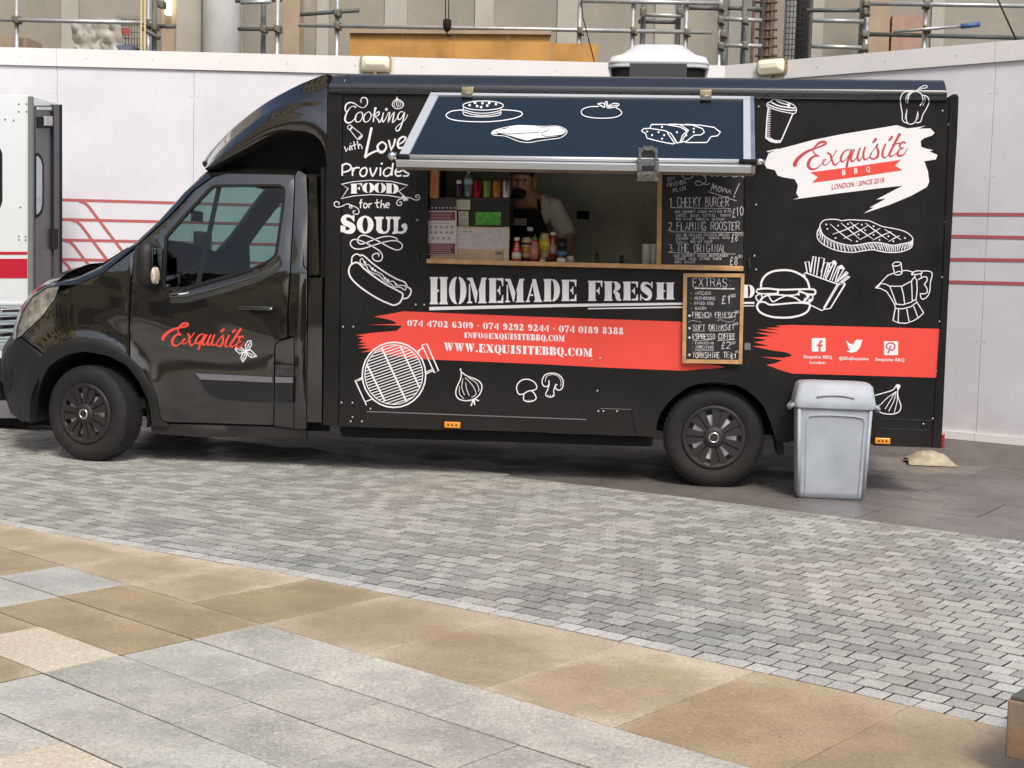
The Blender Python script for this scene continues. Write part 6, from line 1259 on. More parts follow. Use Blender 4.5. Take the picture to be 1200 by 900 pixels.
chalkt(k, '£2', 845, 856, 408.4, 408.4, 7.4, .75); chalkt(k, '00', 856, 861.5, 403.4, 403, 3, .5)
chalkt(k, 'YORKSHIRE TEA', 811.6, 858, 419.4, 419.2, 6.6, .75); chalkt(k, '£1', 856.5, 863, 420, 420, 5.5, .7); chalkt(k, '00', 862, 866, 413.6, 413.4, 2.8, .5)
k.done('chalk_writing', chalk, eb)
# ---------------------------------------------------------------- hatch, counter and what stands on it
CT = 1.468
a, b = PY(499.5, 312, -.05), PY(871.5, 316, -.05)
MB().box(a.x, b.x, -.05, .42, CT-.030, CT, bev=.004).build('serving_counter', wood, box)
hx0, hx1 = PY(500.5, 250, 0).x, PY(873, 250, 0).x
m_in = mat('pale interior panel', (.45, .45, .41), .6)
MB().box(hx0-.35, hx0-.02, .04, .9, CT, 2.5).build('inner_partition', matte, box)
MB().box(PY(503.5, 220, .05).x, PY(513.5, 220, .05).x, .05, .12, PY(508, 232, .05).z, 2.45).build('wooden_post', wood2, box)
MB().box(hx0-.02, hx1+.02, .036, .08, 2.42, 2.50).build('hatch_header', matte, box)
MB().box(hx0-.3, XR-.1, W-.10, W-.06, .66, 2.52).build('steel_back_wall', steel, box)
MB().box(XF+.1, XR-.1, .05, W-.05, 2.52, 2.55).build('box_ceiling', mat('pale ceiling panel', (.62, .62, .58), .6), box)
MB().box(hx0+.1, hx1+.3, .42, .78, .66, 1.36).build('kitchen_unit', steel, box); MB().box(hx0+.0, hx1+.3, 1.5, W-.11, .66, 1.30).build('kitchen_unit', steel, box)
MB().box(PY(880, 250, .5).x, PY(880, 250, .5).x+.04, .04, W-.1, .66, 2.52).build('inner_partition', m_in, box)
g = MB()
for x, y in ((683, 240), (723, 242), (755, 243), (724, 281), (755, 282)): g.lathe([(.006, 0), (.004, .003)], PY(x, y, W-.1), (0, -1, 0), 8)
g.build('wall_screws', matte, box, kind='stuff')
a, b = PY(676, 257, W-.1), PY(690.5, 247.5, W-.1); MB().box(a.x, b.x, W-.13, W-.1, a.z, b.z, bev=.01).build('wall_socket', matte, box)
def item(name, px, hw, pt, Y, prof, m, label, cat, zb=CT, group=None, parts=(), n=20, zt=None):
    """turned thing: prof = [(radius fraction, height fraction)], parts = (name, prof, material)"""
    c = PY(px, 300, Y); r = abs(PY(px+hw, 300, Y).x-c.x); h = PY(px, pt, Y).z-zb
    t = empty(name, (c.x, Y, zb), label=label, cat=cat, group=group)
    for nm, pr, mm in (('body', prof, m),)+tuple(parts): MB().lathe([(q*r, z*h) for q, z in pr], (c.x, Y, zb), (0, 0, 1), n).build(nm, mm, t)
    return t
def M(nm, c, r=.35, **k): return mat(nm, c, r, **k)
cw_ = M('white cap', (.75, .74, .7)); cr_ = M('ketchup red', (.50, .02, .015), .2, coat=1); cg_ = M('green tip', (.05, .30, .06)); cd_ = M('dark sauce', (.03, .012, .008), .15, coat=1); cm_ = M('creamy mayonnaise', (.68, .55, .34), .3, coat=.6); cy_ = M('mustard label', (.72, .52, .05)); cblk = M('black cap', (.015, .015, .015)); cbl = M('blue label', (.10, .22, .42)); csr = M('dark red chilli sauce', (.36, .03, .015), .25, coat=1)
item('ketchup_bottle', 605.3, 5.6, 278, .10, [(.98, 0), (1, .05), (1, .28), (.82, .5), (.5, .78), (.42, .86)], cr_, 'red ketchup bottle with white cap at the left end of the counter sauces', 'sauce bottle', parts=(('cap', [(.55, .86), (.55, .99), (.45, 1)], cw_), ('label', [(1.02, .1), (1.02, .36)], M('cream label', (.7, .62, .5)))))
item('mayonnaise_bottle', 616.8, 6.5, 278, .16, [(.55, .14), (.95, .22), (1, .7), (.85, .95), (.5, 1)], cm_, 'pale mayonnaise squeezy bottle standing on its cap behind the ketchup', 'sauce bottle', parts=(('cap', [(.6, 0), (.6, .14)], cblk), ('label', [(1.02, .36), (1.02, .62)], M('orange round label', (.6, .3, .05))), ('band', [(1.02, .68), (.98, .78)], cblk)))
item('sauce_bottle', 620.3, 3.6, 266, .26, [(1, 0), (1, .5), (.55, .7), (.5, .88)], cd_, 'tall dark sauce bottle with white cap standing behind the mayonnaise', 'sauce bottle', parts=(('cap', [(1, .88), (1, 1)], cw_),))
item('chilli_sauce_bottle', 626.2, 4.6, 274, .09, [(1, 0), (1, .7), (.75, .78), (.6, .8)], csr, 'red chilli sauce bottle with pointed green tip', 'sauce bottle', parts=(('tip', [(.62, .8), (.6, .86), (.22, .9), (.1, 1)], cg_), ('label', [(1.03, .1), (1.03, .6)], M('pinkish label', (.5, .2, .18)))))
item('mustard_bottle', 637.6, 6.2, 273, .17, [(.92, 0), (1, .06), (1, .82), (.8, .94), (.8, 1)], M('clear honey jar', (.38, .25, .10), .2, coat=1), 'squeezy mustard bottle with round yellow label in the middle of the sauces', 'sauce bottle', parts=(('label', [(1.03, .42), (1.03, .8)], cy_),))
item('brown_sauce_bottle', 647.3, 4.8, 272, .20, [(1, 0), (1, .55), (.6, .8), (.5, .9)], csr, 'dark red bottle with white cap and printed label beside the mustard', 'sauce bottle', parts=(('cap', [(.75, .9), (.75, 1)], cw_), ('label', [(1.03, .28), (1.03, .58)], M('faded label', (.45, .33, .3)))))
item('small_jar', 635.9, 3.4, 303, .06, [(1, 0), (1, .5)], cw_, 'tiny white jar with green lid in front of the mustard bottle', 'jar', parts=(('lid', [(1.05, .5), (1.05, 1)], M('olive lid', (.3, .36, .12))),))
item('dark_jar', 644, 4.0, 301, .08, [(1, 0), (1, .8), (.8, 1)], cblk, 'low black pot standing beside the tiny green lidded jar', 'jar')
item('pepper_grinder', 658.3, 5.9, 279.5, .19, [(.98, 0), (1, .55)], M('smoked glass', (.06, .06, .06), .1, coat=1), 'pepper grinder with black top and blue label', 'grinder', parts=(('cap', [(.85, .55), (.95, .7), (.9, 1)], cblk), ('label', [(1.03, .28), (1.03, .45)], cbl)))
item('salt_pot', 657.8, 5.6, 302, .08, [(.9, 0), (1, .2), (1, .6), (.7, 1)], M('white salt pot', (.72, .70, .64)), 'round white salt pot in front of the blue labelled grinder', 'pot')
item('glass_jar', 668.5, 4.4, 300, .09, [(1, 0), (1, .85), (.9, 1)], M('frosted glass', (.42, .42, .38), .15, coat=1), 'small empty glass jar at the right end of the sauces', 'jar')
item('pepper_mill', 700, 2.9, 298, .16, [(1, 0), (.75, .3), (.95, .7), (.7, 1)], cblk, 'black pepper mill standing on the empty part of the counter', 'pepper mill', parts=(('knob', [(.4, 1), (.5, 1.1), (.2, 1.2)], cblk),))
item('pepper_mill', 729, 2.4, 299, .16, [(1, 0), (.85, .5), (1, 1)], M('black steel', (.02, .02, .02), .3), 'thin black shaker nearer to the paper cups', 'shaker', parts=(('top', [(.9, 1), (.6, 1.08)], alu),))
item('salt_dish', 745, 5.0, 309, .12, [(1, 0), (.9, .5), (.4, 1)], cblk, 'low black dish just left of the stacked paper cups', 'dish')
cup = M('white paper cup', (.62, .61, .58), .6)
for x, lb_ in ((757.5, 'left stack of white paper cups beside the menu board'), (767.2, 'right stack of white paper cups touching the menu board')):
    t = item('cup_stack', x, 4.8, 290.5, .12, [(.85, 0), (1, .12)], cup, lb_, 'cup stack')
    for q in range(8): MB().lathe([(.028-.001, 0), (.030, .012), (.032, .0145), (.030, .015)], (ORG[t.name].x, .12, CT+.012+q*.0155), (0, 0, 1), 18).build('cup_rim', cup, t)
# display case, boxes, notices
dc = empty('drinks_cabinet', PY(555, 300, .3), label='black glass cabinet on the counter with a green card and cans on top', cat='cabinet'); ORG[dc.name] = Vector(dc.location)
zt = PY(560, 232, .14).z
x0, x1 = PY(505, 250, .12).x, PY(597, 250, .12).x
MB().box(x0, x1, .125, .40, CT+.002, zt-.012).build('case', M('smoky cabinet glass', (.015, .015, .013), .35, spec=.3), dc); MB().box(x0-.004, x1+.004, .12, .41, zt-.012, zt).build('top', cblk, dc)
def card(px0, px1, py0, py1, Y, name, m, parent=None, t=.003, **k): return ypoly(name, [(px0, py0), (px1, py0), (px1, py1), (px0, py1)], Y, t, m, parent, **k)
grn = M('green printed card', (.10, .42, .04), .5, var=.5, vscale=40); paperm = M('cream paper', (.62, .60, .50), .7); papw = M('white card', (.62, .58, .58), .6)
gc = card(557, 587, 248.5, 264, .112, 'green_card', grn, label='bright green printed card fixed to the black cabinet', cat='card')
n1 = card(534.5, 551, 234, 245.8, .112, 'notice', paperm, label='small cream notice fixed at the top of the black cabinet', cat='notice')
n2 = card(537, 549, 247.5, 264.8, .112, 'notice', paperm, label='small cream notice with green seals under the other notice', cat='notice')
cb = empty('cardboard_box', PY(552, 306, .08), label='open beige cardboard box with a printed white label on the counter', cat='box'); ORG[cb.name] = Vector(cb.location)
a, b = PY(504, 306, .075), PY(597, 266.5, .075); cbm = M('beige cardboard', (.58, .45, .29), .75, var=.15)
MB().box(a.x, b.x-.035, .076, .118, CT+.001, b.z).build('box_body', cbm, cb); MB().box(b.x-.033, b.x, .070, .118, CT+.001, b.z+.002).build('box_flap', M('pale cardboard edge', (.62, .54, .42), .75), cb)
card(535, 591.5, 267.5, 292, .0735, 'box_label', papw, cb, .002)
ms_ = empty('menu_sheet', PY(517, 300, .06), label='white laminated menu sheet with maroon headings leaning on the cardboard box', cat='menu sheet'); ORG[ms_.name] = Vector(ms_.location)
card(500.8, 535, 247, 298.3, .060, 'sheet', papw, ms_, .004)
k = Ink(lambda x, y, e: PY(x, y, .0585-e))
mrn = M('maroon print', (.14, .02, .03)); k.fl(rrect(501.5, 248, 533.5, 258.4, 1.5)); k.done('heading', mrn, ms_); k = Ink(k.fn); k.fl(rrect(501.5, 285.3, 533.5, 297.6, 1.5)); k.done('heading', mrn, ms_)
k = Ink(lambda x, y, e: PY(x, y, .0568-e))
for y in (249.6, 252, 254.6, 256.6, 287.2, 289.4, 291.6, 293.8, 295.8): k.st([(504, y), (531-R_.uniform(0, 5), y)], .5)
k.done('small_print', M('pale pink print', (.6, .4, .38)), ms_)
k = Ink(lambda x, y, e: PY(x, y, .0585-e))
for (yy, xs) in ((266.5, (505, 511, 517, 523.5, 530)), (272.8, (505, 510.5, 517, 524, 529.5)), (279.6, (507.5, 513, 520, 526))):
    for x in xs: k.st([(x-1.2, yy+1.2), (x-.6, yy-1.2), (x+.6, yy-.8), (x+1.3, yy+1)], .8)
k.st([(508, 261.4), (527, 261.4)], .5); k.done('icons', M('dark print', (.12, .05, .05)), ms_)
k = Ink(lambda x, y, e: PY(x, y, .0722-e))
ftext(k, 'obo.o', 540, 552.5, 272.3, 272.3, 2.6, .01)
for y, xa, xb in ((275, 536, 548), (277.4, 536, 540), (280, 536, 546), (284, 536, 549), (286.4, 536, 544), (291, 536, 543.5), (275, 552, 566), (278, 552, 563), (281, 552, 559), (285, 552, 562), (288, 552, 563)): k.st([(xa, y), (xb, y)], .35)
for x, y in ((572, 272), (578, 275), (585, 271), (574, 281), (580, 284), (587, 282)): k.st([(x-2, y), (x, y-2), (x+2, y), (x+1, y+3)], .3)
k.fl([(580.5, 295), (588.5, 295), (588.5, 298.5), (580.5, 298.5)]); k.done('box_print', M('grey print', (.16, .15, .17)), cb)
k = Ink(lambda x, y, e: PY(x, y, .1105-e))
for y in (237, 239.6, 242.2): k.st([(537, y), (548, y)], .4)
k.st([(540, 250), (546, 250)], .5); k.st([(538.5, 252.4), (547.5, 252.4)], .6); k.ell(540.6, 258.2, 1.6, 1.8, .5); k.ell(545.6, 258.2, 1.6, 1.8, .5); k.done('small_print', M('green grey print', (.12, .2, .1)), n2)
db = empty('dark_box', PY(518, 247, .1), label='dark box with a row of white dots above the laminated menu sheet', cat='box'); ORG[db.name] = Vector(db.location)
card(503, 534, 232.5, 247.5, .085, 'front', M('dark brown card', (.03, .018, .018)), db, .035)
k = Ink(lambda x, y, e: PY(x, y, .084-e))
for i in range(7): k.dot(506.3+i*4.4, 243.6, .9)
k.done('white_dots', white, db)
# cans and bottles on the cabinet
canp = [(.82, 0), (.98, .05), (1, .08), (1, .90), (.84, .98), (.84, 1), (.7, 1), (.7, .97)]
for px, m, lb_ in ((557.3, M('red can', (.42, .012, .02), .25, metal=.5), 'red drink can on the black cabinet'), (568.8, M('green can', (.22, .36, .10), .3, metal=.4), 'green drink can standing between the red and the orange cans'), (580, M('orange can', (.52, .22, .04), .3, metal=.4), 'orange drink can standing between the green and the silver cans'), (591.3, M('silver can', (.6, .6, .6), .25, metal=.8), 'silver drink can at the right end of the cans')):
    item('drink_can', px, 4.8, 212, .17, canp, m, lb_, 'can', zb=zt, group='drink cans on the cabinet', parts=(('can_lid', [(.8, .985), (.1, .985)], alu),))
item('water_bottle', 547, 5.2, 200.5, .17, [(.9, 0), (1, .05), (1, .55), (.92, .62), (1, .72), (.5, .88), (.36, .92)], M('clear water bottle', (.10, .14, .15), .1, coat=1), 'clear water bottle with pale blue label on the black cabinet', 'bottle', zb=zt, parts=(('cap', [(.42, .92), (.42, 1)], alu), ('label', [(1.03, .5), (1.03, .72)], M('pale blue label', (.30, .42, .46)))))
item('juice_bottle', 535.8, 3.8, 211, .17, [(.95, 0), (1, .1), (1, .7), (.6, .8)], M('purple juice', (.09, .02, .07), .2, coat=1), 'small purple juice bottle with white cap at the left end of the drinks', 'bottle', zb=zt, parts=(('cap', [(.85, .8), (.85, 1)], cw_),))
# ---------------------------------------------------------------- the seller
hp = PY(611, 219, .80)
pr = empty('person', (hp.x+.08, 1.2, .66), label='bearded person in a pale t-shirt and black apron working inside the food truck', cat='person')
def skinned(name, V, E, Rd, m, parent, root=0, sub=2):
    og = ORG[parent.name]; me = bpy.data.meshes.new(name); me.from_pydata([Vector(v)-og for v in V], E, []); ob = bpy.data.objects.new(name, me); S.collection.objects.link(ob); ob.parent = parent; ORG[ob.name] = og
    md = ob.modifiers.new('Skin', 'SKIN'); md.use_smooth_shade = True
    for i, r in enumerate(Rd): me.skin_vertices[0].data[i].radius = (r, r) if not isinstance(r, tuple) else r
    me.skin_vertices[0].data[root].use_root = True
    sb = ob.modifiers.new('Sub', 'SUBSURF'); sb.levels = sub; sb.render_levels = sub; me.materials.append(m); return ob
skinm = mat('skin', (.52, .29, .19), .5, var=.1, vscale=30); shirt = mat('pale t-shirt cloth', (.80, .76, .68), .85, bump=.3, bscale=30); apr = mat('black apron cloth', (.012, .012, .014), .85)
hx, hy, hz_ = hp
Pv = [(hx+.06, 1.32, 1.46), (hx+.05, 1.24, 1.62), (hx+.03, 1.12, 1.78), (hx+.02, 1.0, 1.90), (hx+.01, .92, 1.97), (hx, .86, hz_-.02), (hx-.005, .83, hz_+.07), (hx-.005, .84, hz_+.11),
      (hx-.17, 1.05, 1.87), (hx-.27, .98, 1.66), (hx-.22, .78, 1.50), (hx-.18, .68, 1.47),
      (hx+.22, 1.05, 1.87), (hx+.34, .99, 1.66), (hx+.32, .78, 1.52), (hx+.28, .67, 1.47),
      (hx-.04, 1.32, 1.40), (hx-.06, 1.22, 1.05), (hx-.07, 1.3, .72), (hx-.07, 1.2, .69), (hx+.16, 1.32, 1.40), (hx+.18, 1.22, 1.05), (hx+.19, 1.3, .72), (hx+.19, 1.2, .69), (hx-.003, .745, hz_+.02)]
Pr = [.13, .12, .13, .10, .055, .078, .085, .06, .06, .045, .036, .03, .06, .045, .036, .03, .09, .06, .04, .04, .09, .06, .04, .04, .018]
Pe = [(0, 1), (1, 2), (2, 3), (3, 4), (4, 5), (5, 6), (6, 7), (3, 8), (8, 9), (9, 10), (10, 11), (3, 12), (12, 13), (13, 14), (14, 15), (0, 16), (16, 17), (17, 18), (18, 19), (0, 20), (20, 21), (21, 22), (22, 23), (5, 24)]
for wx, wy, wz, s_ in ((hx-.18, .68, 1.47, -1), (hx+.28, .67, 1.47, 1)):   # palm, four fingers and a thumb
    w0 = 11 if s_ < 0 else 15; pb = len(Pv); Pv.append((wx, wy-.06, wz-.015)); Pr.append((.036, .018)); Pe.append((w0, pb))
    for f_ in range(4):
        o_ = (f_-1.5)*.021; L_ = (.035, .042, .039, .03)[f_]; q = len(Pv)
        Pv += [(wx+o_, wy-.10, wz-.02), (wx+o_*1.1, wy-.10-L_, wz-.035), (wx+o_*1.1, wy-.11-L_, wz-.06)]; Pr += [.010, .009, .008]; Pe += [(pb, q), (q, q+1), (q+1, q+2)]
    q = len(Pv); Pv += [(wx-s_*.04, wy-.05, wz-.02), (wx-s_*.055, wy-.085, wz-.035)]; Pr += [.012, .009]; Pe += [(pb, q), (q, q+1)]
skinned('body', Pv, Pe, Pr, skinm, pr)
skinned('t_shirt', [(hx+.06, 1.32, 1.44), (hx+.05, 1.24, 1.62), (hx+.03, 1.12, 1.78), (hx+.02, 1.02, 1.885), (hx+.015, .97, 1.935), (hx-.17, 1.05, 1.875), (hx-.24, 1.0, 1.72), (hx+.22, 1.05, 1.875), (hx+.31, 1.0, 1.70), (hx+.325, .985, 1.67)], [(0, 1), (1, 2), (2, 3), (3, 4), (3, 5), (5, 6), (3, 7), (7, 8), (8, 9)], [.15, .14, .15, .12, .075, .085, .075, .088, .078, .076], shirt, pr)
skinned('trousers', [(hx+.06, 1.32, 1.44), (hx-.04, 1.32, 1.38), (hx-.06, 1.22, 1.05), (hx-.07, 1.3, .76), (hx+.16, 1.32, 1.38), (hx+.18, 1.22, 1.05), (hx+.19, 1.3, .76)], [(0, 1), (1, 2), (2, 3), (0, 4), (4, 5), (5, 6)], [.15, .105, .075, .06, .105, .075, .06], apr, pr)
rows = []
for z, y, wd_ in ((1.86, .865, .10), (1.80, .90, .12), (1.72, .955, .15), (1.62, 1.03, .18), (1.5, 1.12, .2), (1.3, 1.14, .22), (1.1, 1.12, .22)): rows.append([Vector((hx+.03+wd_*t, y+.05*t*t-.03, z)) for t in (-1, -.6, -.2, .2, .6, 1)])
MB().grid(rows).build('apron', apr, pr)
for s_ in (-1, 1): MB().tube([rows[0][0 if s_ < 0 else 5], Vector((hx+.01+s_*.09, .95, 1.955)), Vector((hx+.01+s_*.06, 1.06, 1.98))], .012, 6).build('apron_strap', apr, pr)
card(601, 617, 255, 263, .80, 'apron_logo', M('faded red logo', (.32, .2, .2)), pr, .002)
def blob(name, c, r, m, parent, seg=16, cut=None):
    bm = bmesh.new(); bmesh.ops.create_uvsphere(bm, u_segments=seg, v_segments=10, radius=1); v = [Vector((c[0]+q.co.x*r[0], c[1]+q.co.y*r[1], c[2]+q.co.z*r[2])) for q in bm.verts]; bm.verts.index_update(); f = [[q.index for q in g.verts] for g in bm.faces]; bm.free()
    return MB().add(v, f, True).build(name, m, parent)
hair = mat('dark hair', (.02, .014, .01), .85, bump=.8, bscale=90)
blob('hair', (hx, .855, hz_+.115), (.092, .10, .07), hair, pr); blob('beard', (hx-.012, .79, hz_-.045), (.052, .05, .040), hair, pr)
for s_ in (-1, 1): blob('eye', (hx+s_*.03, .757, hz_+.045), (.011, .008, .008), mat('eye', (.05, .04, .035), .2), pr, 10); blob('ear', (hx+s_*.088, .86, hz_+.03), (.014, .024, .034), skinm, pr, 10)
blob('nose', (hx-.004, .742, hz_+.015), (.016, .022, .026), skinm, pr, 10)
_d = ray(611, 219); pr.location = pr.location-Vector(_d)*(.24/_d.y)
# ---------------------------------------------------------------- grey bin
bm_ = mat('grey bin plastic', (.40, .445, .495), .5, var=.14, vscale=5, bump=.1, bscale=300)
yb = -.27
xb0, xb1 = PY(933, 583, yb).x, PY(1013, 585, yb).x; ct = PY(974, 447, yb)
bn_ = empty('waste_bin', ((xb0+xb1)/2, yb+.11, 0), label='tall slim light grey waste bin standing by the rear wheel of the food truck', cat='bin')
bcx, bcy = (xb0+xb1)/2+.004, yb+.115; bw_ = (xb1-xb0)/2
ztop = PY(974, 472, yb).z; zl = PY(974, 447.5, yb+.02).z
def rr(h, d, z, r=.03, dx=0): return [Vector((bcx+dx+x, bcy+y, z)) for x, y in rrect(-h, -d, h, d, r, 4)]
rows = [rr(bw_-.02, .085, 0), rr(bw_-.005, .10, .006), rr(bw_, .105, .05), rr(bw_+.022, .118, ztop-.02), rr(bw_+.024, .12, ztop)]
g = MB().grid(rows, close=True); g.add(rows[0], [tuple(range(len(rows[0])))]); g.build('bin_body', bm_, bn_)
def bf(u, v, o): # u -1..1 across the front, v height
    h = bw_+.022*v/ztop; return Vector((bcx+u*h, bcy-(.105+.013*v/ztop)-o, v))
P = [(-.72, .02), (-.72, ztop*.80), (-.68, ztop*.845), (-.5, ztop*.86), (0, ztop*.865), (.5, ztop*.86), (.74, ztop*.845), (.78, ztop*.80), (.78, .02)]
L1_ = [bf(u, v, .0) for u, v in P]; L2_ = [bf(u*1.035, v*1.008, .012) for u, v in P]; L3_ = [bf(u*1.07, v*1.016, .0) for u, v in P]
MB().grid([L1_, L2_, L3_]).build('moulded_rim', bm_, bn_)
for u in (-.95, .95): MB().tube([bf(u, .02, .0), bf(u, ztop*.93, .0)], .012, 8).build('corner_rib', bm_, bn_)
lm = bm_
rows = [rr(bw_+.035, .135, ztop-.035), rr(bw_+.042, .14, ztop-.01), rr(bw_+.038, .135, ztop+.01), rr(bw_+.02, .12, zl-.025), rr(bw_+.0, .10, zl-.006), rr(bw_-.05, .07, zl)]
g = MB().grid(rows, close=True); g.add(rows[-1], [tuple(range(len(rows[-1])))]); g.build('lid', lm, bn_)
P = [(-.55, .0), (-.3, .012), (0, .016), (.3, .012), (.55, 0)]
MB().tube([Vector((bcx+u*bw_, bcy-.135, ztop+.035+v)) for u, v in P], .006, 6).build('lid_lip', lm, bn_)
for s_ in (-1, 1):
    x = bcx+s_*(bw_+.035); MB().tube(smooth_path([(x-s_*.01, bcy-.10, ztop-.01), (x+s_*.022, bcy-.10, ztop-.03), (x+s_*.026, bcy-.04, ztop-.045), (x+s_*.022, bcy+.04, ztop-.04), (x-s_*.01, bcy+.10, ztop-.01)]), .014, 8).build('handle', bm_, bn_)
# sandbag / cardboard under the rear of the truck
rg = mat('beige crumpled cloth', (.46, .40, .29), .9, var=.3, vscale=14, bump=1, bscale=30)
cx_, cy_ = PG(1085, 539).x, 1.15
rows = []
for i in range(13):
    t = i/12; x = -.13+.36*t; h = .09*math.sin(math.pi*min(1, t*1.05+.02))**.5+.01*R_.random(); rows.append([Vector((PY(1083, 530, 1.75).x+x+R_.uniform(-.01, .01), 1.75+q*.16+R_.uniform(-.012, .012), h*(1-abs(q)**2.4)+.004)) for q in (-1, -.8, -.5, -.15, .2, .6, .9, 1)])
MB().grid(rows).build('sandbag', rg, None, label='crumpled beige sandbag on the ground behind the rear end of the food truck', cat='sandbag')
# ---------------------------------------------------------------- stone block bottom right
m_blk = mat('brown grained bench stone', (.30, .215, .15), .6, var=.25, vscale=4, bump=.3, bscale=40); m_blt = mat('dark green slate top', (.10, .115, .105), .5, var=.2, vscale=8)
cn = PG(1177, 887, .06); zt_ = .235
bl = empty('bench_block', (cn.x+.4, cn.y, 0), label='low brown stone bench block with dark slate top at the lower right corner', cat='bench')
e3 = Vector((eu.x, eu.y, 0)); v3 = Vector((ev.x, ev.y, 0)); c3 = Vector((cn.x, cn.y, 0))
def blk(u0, u1, v0, v1, z0, z1, name, m, bev=.006):
    mm = Matrix((e3, v3, Vector((0, 0, 1)))).transposed().to_4x4(); mm.translation = c3; return MB().box(u0, u1, v0, v1, z0, z1, m=mm, bev=bev).build(name, m, bl)
blk(0, 1.6, 0, .5, .06, zt_-.012, 'stone_body', m_blk); blk(.006, 1.6, .006, .5, zt_-.0115, zt_, 'slate_top', m_blt, .003); blk(.06, 1.55, .05, .45, 0, .0595, 'plinth', matte, .002)
# ---------------------------------------------------------------- white truck at the left
wm = mat('white truck paint', (.70, .74, .76), .35, coat=.3); wr = mat('red truck stripe', (.50, .01, .03), .4); wg = mat('grey door metal', (.17, .165, .18), .45, metal=.5, var=.15, vscale=3); wl = mat('pale blue louvre', (.36, .43, .47), .5)
YW = 1.55
wt_ = empty('white_truck', (PY(0, 400, YW).x-1, YW+.4, 0), label='white truck with red stripe and open grey door at the left edge', cat='truck')
xe = PY(34.5, 300, YW).x; zt2 = PY(20, 111, YW).z; zb2 = PY(20, 470, YW).z
MB().box(xe-3.0, xe, YW, onplane(68, 300, Vector((1, 0, 0)), xe).y, .5, zt2, bev=.01).build('body', wm, wt_)
def wq(x0, x1, y0, y1, Y, t, nm, m): return ypoly(nm, [(x0, y0), (x1, y0), (x1, y1), (x0, y1)], Y, t, m, wt_)
wq(-160, 32, 295, 298.4, YW-.003, .002, 'stripe', wr); wq(-160, 32, 303.2, 326, YW-.003, .002, 'stripe', wr)
ypoly('window', [(-110, 172), (-4, 172), (0, 174), (2.2, 180), (2.4, 235), (0, 243), (-5, 246), (-110, 246)], YW-.008, .01, matte, wt_)
wq(32.6, 37.6, 113, 470, YW-.02, .03, 'corner_post', mat('grey green edge trim', (.22, .26, .24), .5, metal=.4))
XE3 = xe+.001
def PX(px, py, X): return onplane(px, py, Vector((1, 0, 0)), X)
def xpoly(name, pts, o, t, m):
    q = [(lambda p: (p.y, p.z))(PX(a_, b_, xe)) for a_, b_ in pts]
    return MB().prism(q, lambda y, z, d: Vector((xe+o+t-d, y, z)), t).build(name, m, wt_)
DF = mat('dark door frame', (.10, .10, .115), .4, metal=.5)
xpoly('rear_door', [(39, 123.5), (58, 123.5), (58, 480), (39, 480)], .002, .02, wg)
xpoly('door_frame', [(58.4, 122.5), (66.5, 122.5), (67, 480), (58.4, 480)], .004, .03, DF)
xpoly('frame_seal', [(65.6, 122.3), (67.6, 122.3), (68, 480), (65.9, 480)], .03, .01, matte)
xpoly('door_window', [(38.5, 180), (41, 179), (45, 183), (47.5, 192), (47.5, 240), (45, 250), (41, 254.5), (38.5, 255)], .018, .012, matte)
xpoly('door_pane', [(38.5, 183), (40, 183), (43, 187), (44.8, 194), (44.8, 238), (43, 246), (40, 250.5), (38.5, 250.5)], .026, .008, mat('pale blue window', (.42, .46, .52), .1, coat=1))
xpoly('light_strip', [(40, 125.5), (55, 125.5), (55, 128.5), (40, 128.5)], .02, .02, mat('pale strip', (.7, .7, .66), .5)); xpoly('door_closer', [(40, 137), (56, 137), (56, 150), (40, 150)], .02, .02, matte); xpoly('closer_box', [(46, 136), (53.5, 136), (53.5, 147), (46, 147)], .03, .03, mat('grey box', (.5, .5, .49), .5))
xpoly('lock_rod', [(57, 130), (58, 130), (58, 268), (57, 268)], .02, .02, matte); xpoly('door_latch', [(55, 268), (61.5, 268), (61.5, 292), (55, 292)], .02, .03, matte)
for i in range(13):
    y = 358+i*4; wq(-90, 29.5, y, y+2.6, YW-.014, .012, 'louvre', wl)
wq(-90, 32.2, 354.8, 357, YW-.01, .01, 'louvre_frame', wm); wq(30, 32.2, 357, 412, YW-.01, .01, 'louvre_frame', wm)
wq(-90, 8, 420, 448, YW-.03, .2, 'battery_box', matte); wq(-90, 50, 470, 490, YW-.01, .4, 'chassis', greyplastic); wq(-90, 60, 486, 499, YW+.1, .3, 'chassis_shadow_rail', matte)
g = MB()
for x, y in ((22, 122), (22, 131), (31, 122), (31, 131), (22, 277), (22, 281), (30, 277.5), (30, 281.5), (24, 243), (6, 140), (16, 141)): g.lathe([(.008, 0), (.006, .003)], PY(x, y, YW-.001), (0, -1, 0), 6)
g.build('rivets', greyplastic, wt_, kind='stuff')
for xx in (xe-.6, xe-2.4): MB().lathe([(.20, 0), (.33, 0), (.35, .03), (.35, .2), (.33, .22)], (xx, YW+.05, .35), (0, 1, 0), 28).build('wheel', rubber, wt_)
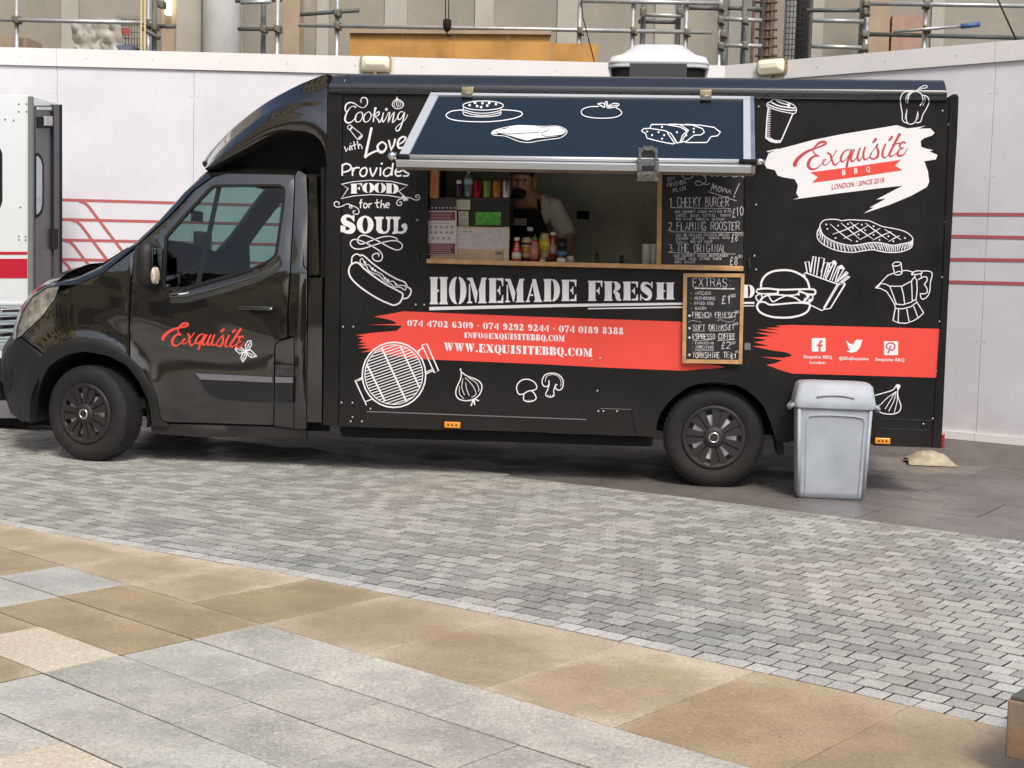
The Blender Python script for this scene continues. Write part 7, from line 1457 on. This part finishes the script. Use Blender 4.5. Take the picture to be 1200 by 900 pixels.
# ---------------------------------------------------------------- unseen buildings, kiosk and trees, added out of frame for reflections in the paint
m_bs = mat('tan stone facade', (.72, .56, .34), .8, var=.2, vscale=1.5); m_bw = mat('dark window glass', (.02, .03, .035), .1, coat=1)
for (x0, x1, yy, hh, lb_, m_) in ((-24, -3.5, -27, 7.5, 'unseen tan stone building behind the camera, put there for the truck to reflect', m_bs), (11, 34, -30, 15, 'unseen dark glazed office block, added behind the camera for reflections', mat('dark bronze cladding', (.06, .05, .04), .5))):  # unseen, put in to give the paint tan and dark reflections
    t = empty('unseen_stone_building' if hh < 10 else 'unseen_office', ((x0+x1)/2, yy-4, 0), label=lb_, cat='building')
    MB().box(x0, x1, yy-8, yy, 0, hh).build('wall', m_, t); MB().box(x0-.3, x1+.3, yy-8.3, yy+.35, hh, hh+.5).build('cornice', m_, t)
    gmesh = None; nx_ = int((x1-x0)/2.6)
    for i in range(nx_):
        for j in range(int(hh/3.4)):
            cx0 = x0+1.1+i*(x1-x0-.8)/nx_; cz = .8+j*3.3
            if gmesh is None: gmesh = MB().box(-.62, .62, -.02, .05, 0, 2.1).mesh('window'); gmesh.materials.append(m_bw)
            o = bpy.data.objects.new('window', gmesh); S.collection.objects.link(o); o.parent = t; o.location = Vector((cx0, yy+.01, cz))-ORG[t.name]
tw = empty('unseen_stone_building', (-24, -16, 0), label='unseen tall tan stone building, added at the left for reflections in the fairing', cat='building')  # added building, its height and place chosen for tan reflections in the fairing
MB().box(-32, -21, -38, -1.5, 0, 30).build('wall', m_bs, tw); MB().box(-32, -20.7, -38.2, -1.3, 30, 30.6).build('cornice', m_bs, tw)
gm_ = MB().box(-.05, .03, -.7, .7, 0, 2.2).mesh('window'); gm_.materials.append(m_bw)
for i in range(11):
    for j in range(8): o = bpy.data.objects.new('window', gm_); S.collection.objects.link(o); o.parent = tw; o.location = Vector((-20.98, -32+i*3.1, 1+3.5*j))-ORG[tw.name]
t = empty('unseen_kiosk', (7.2, -24, 0), label='unseen pale kiosk with dark shutter, added behind the camera for reflections', cat='kiosk')  # added out of view to vary what the paint reflects
MB().box(5.6, 9.0, -26, -23.5, 0, 3.4).build('wall', wm, t); MB().box(6.1, 8.4, -23.5, -23.4, .9, 2.6).build('shutter', matte, t)
for x, y, hh in ((-4, -18, 6.5), (9.8, -19, 7)):  # added trees that break up the reflections in the paint
    t = empty('unseen_tree', (x, y, 0), label='unseen tree with loose crown added behind the camera for reflections, %s of the kiosk' % ('far left' if x < 0 else 'just right'), cat='tree')
    MB().tube([(x, y, 0), (x+.05, y, hh*.3), (x-.05, y+.05, hh*.6)], [.16, .12, .07], 8).build('trunk', mat('bark', (.09, .07, .05), .9), t)
    g = MB()
    for k_ in range(900):
        a_, b_, r_ = R_.uniform(0, 6.28), R_.uniform(-1, 1), R_.random()**.4; p = Vector((x+1.9*r_*math.cos(a_)*math.sqrt(1-b_*b_), y+1.9*r_*math.sin(a_)*math.sqrt(1-b_*b_), hh*.68+b_*r_*2.0)); u_ = Vector((R_.uniform(-1, 1), R_.uniform(-1, 1), R_.uniform(-1, 1))).normalized()*.13; v_ = u_.orthogonal().normalized()*.11
        g.add([p-u_, p+v_, p+u_, p-v_], [(0, 1, 2, 3)])
    g.build('crown', mat('leaf green', (.05, .08, .03), .7, island=.4), t, fix=False)
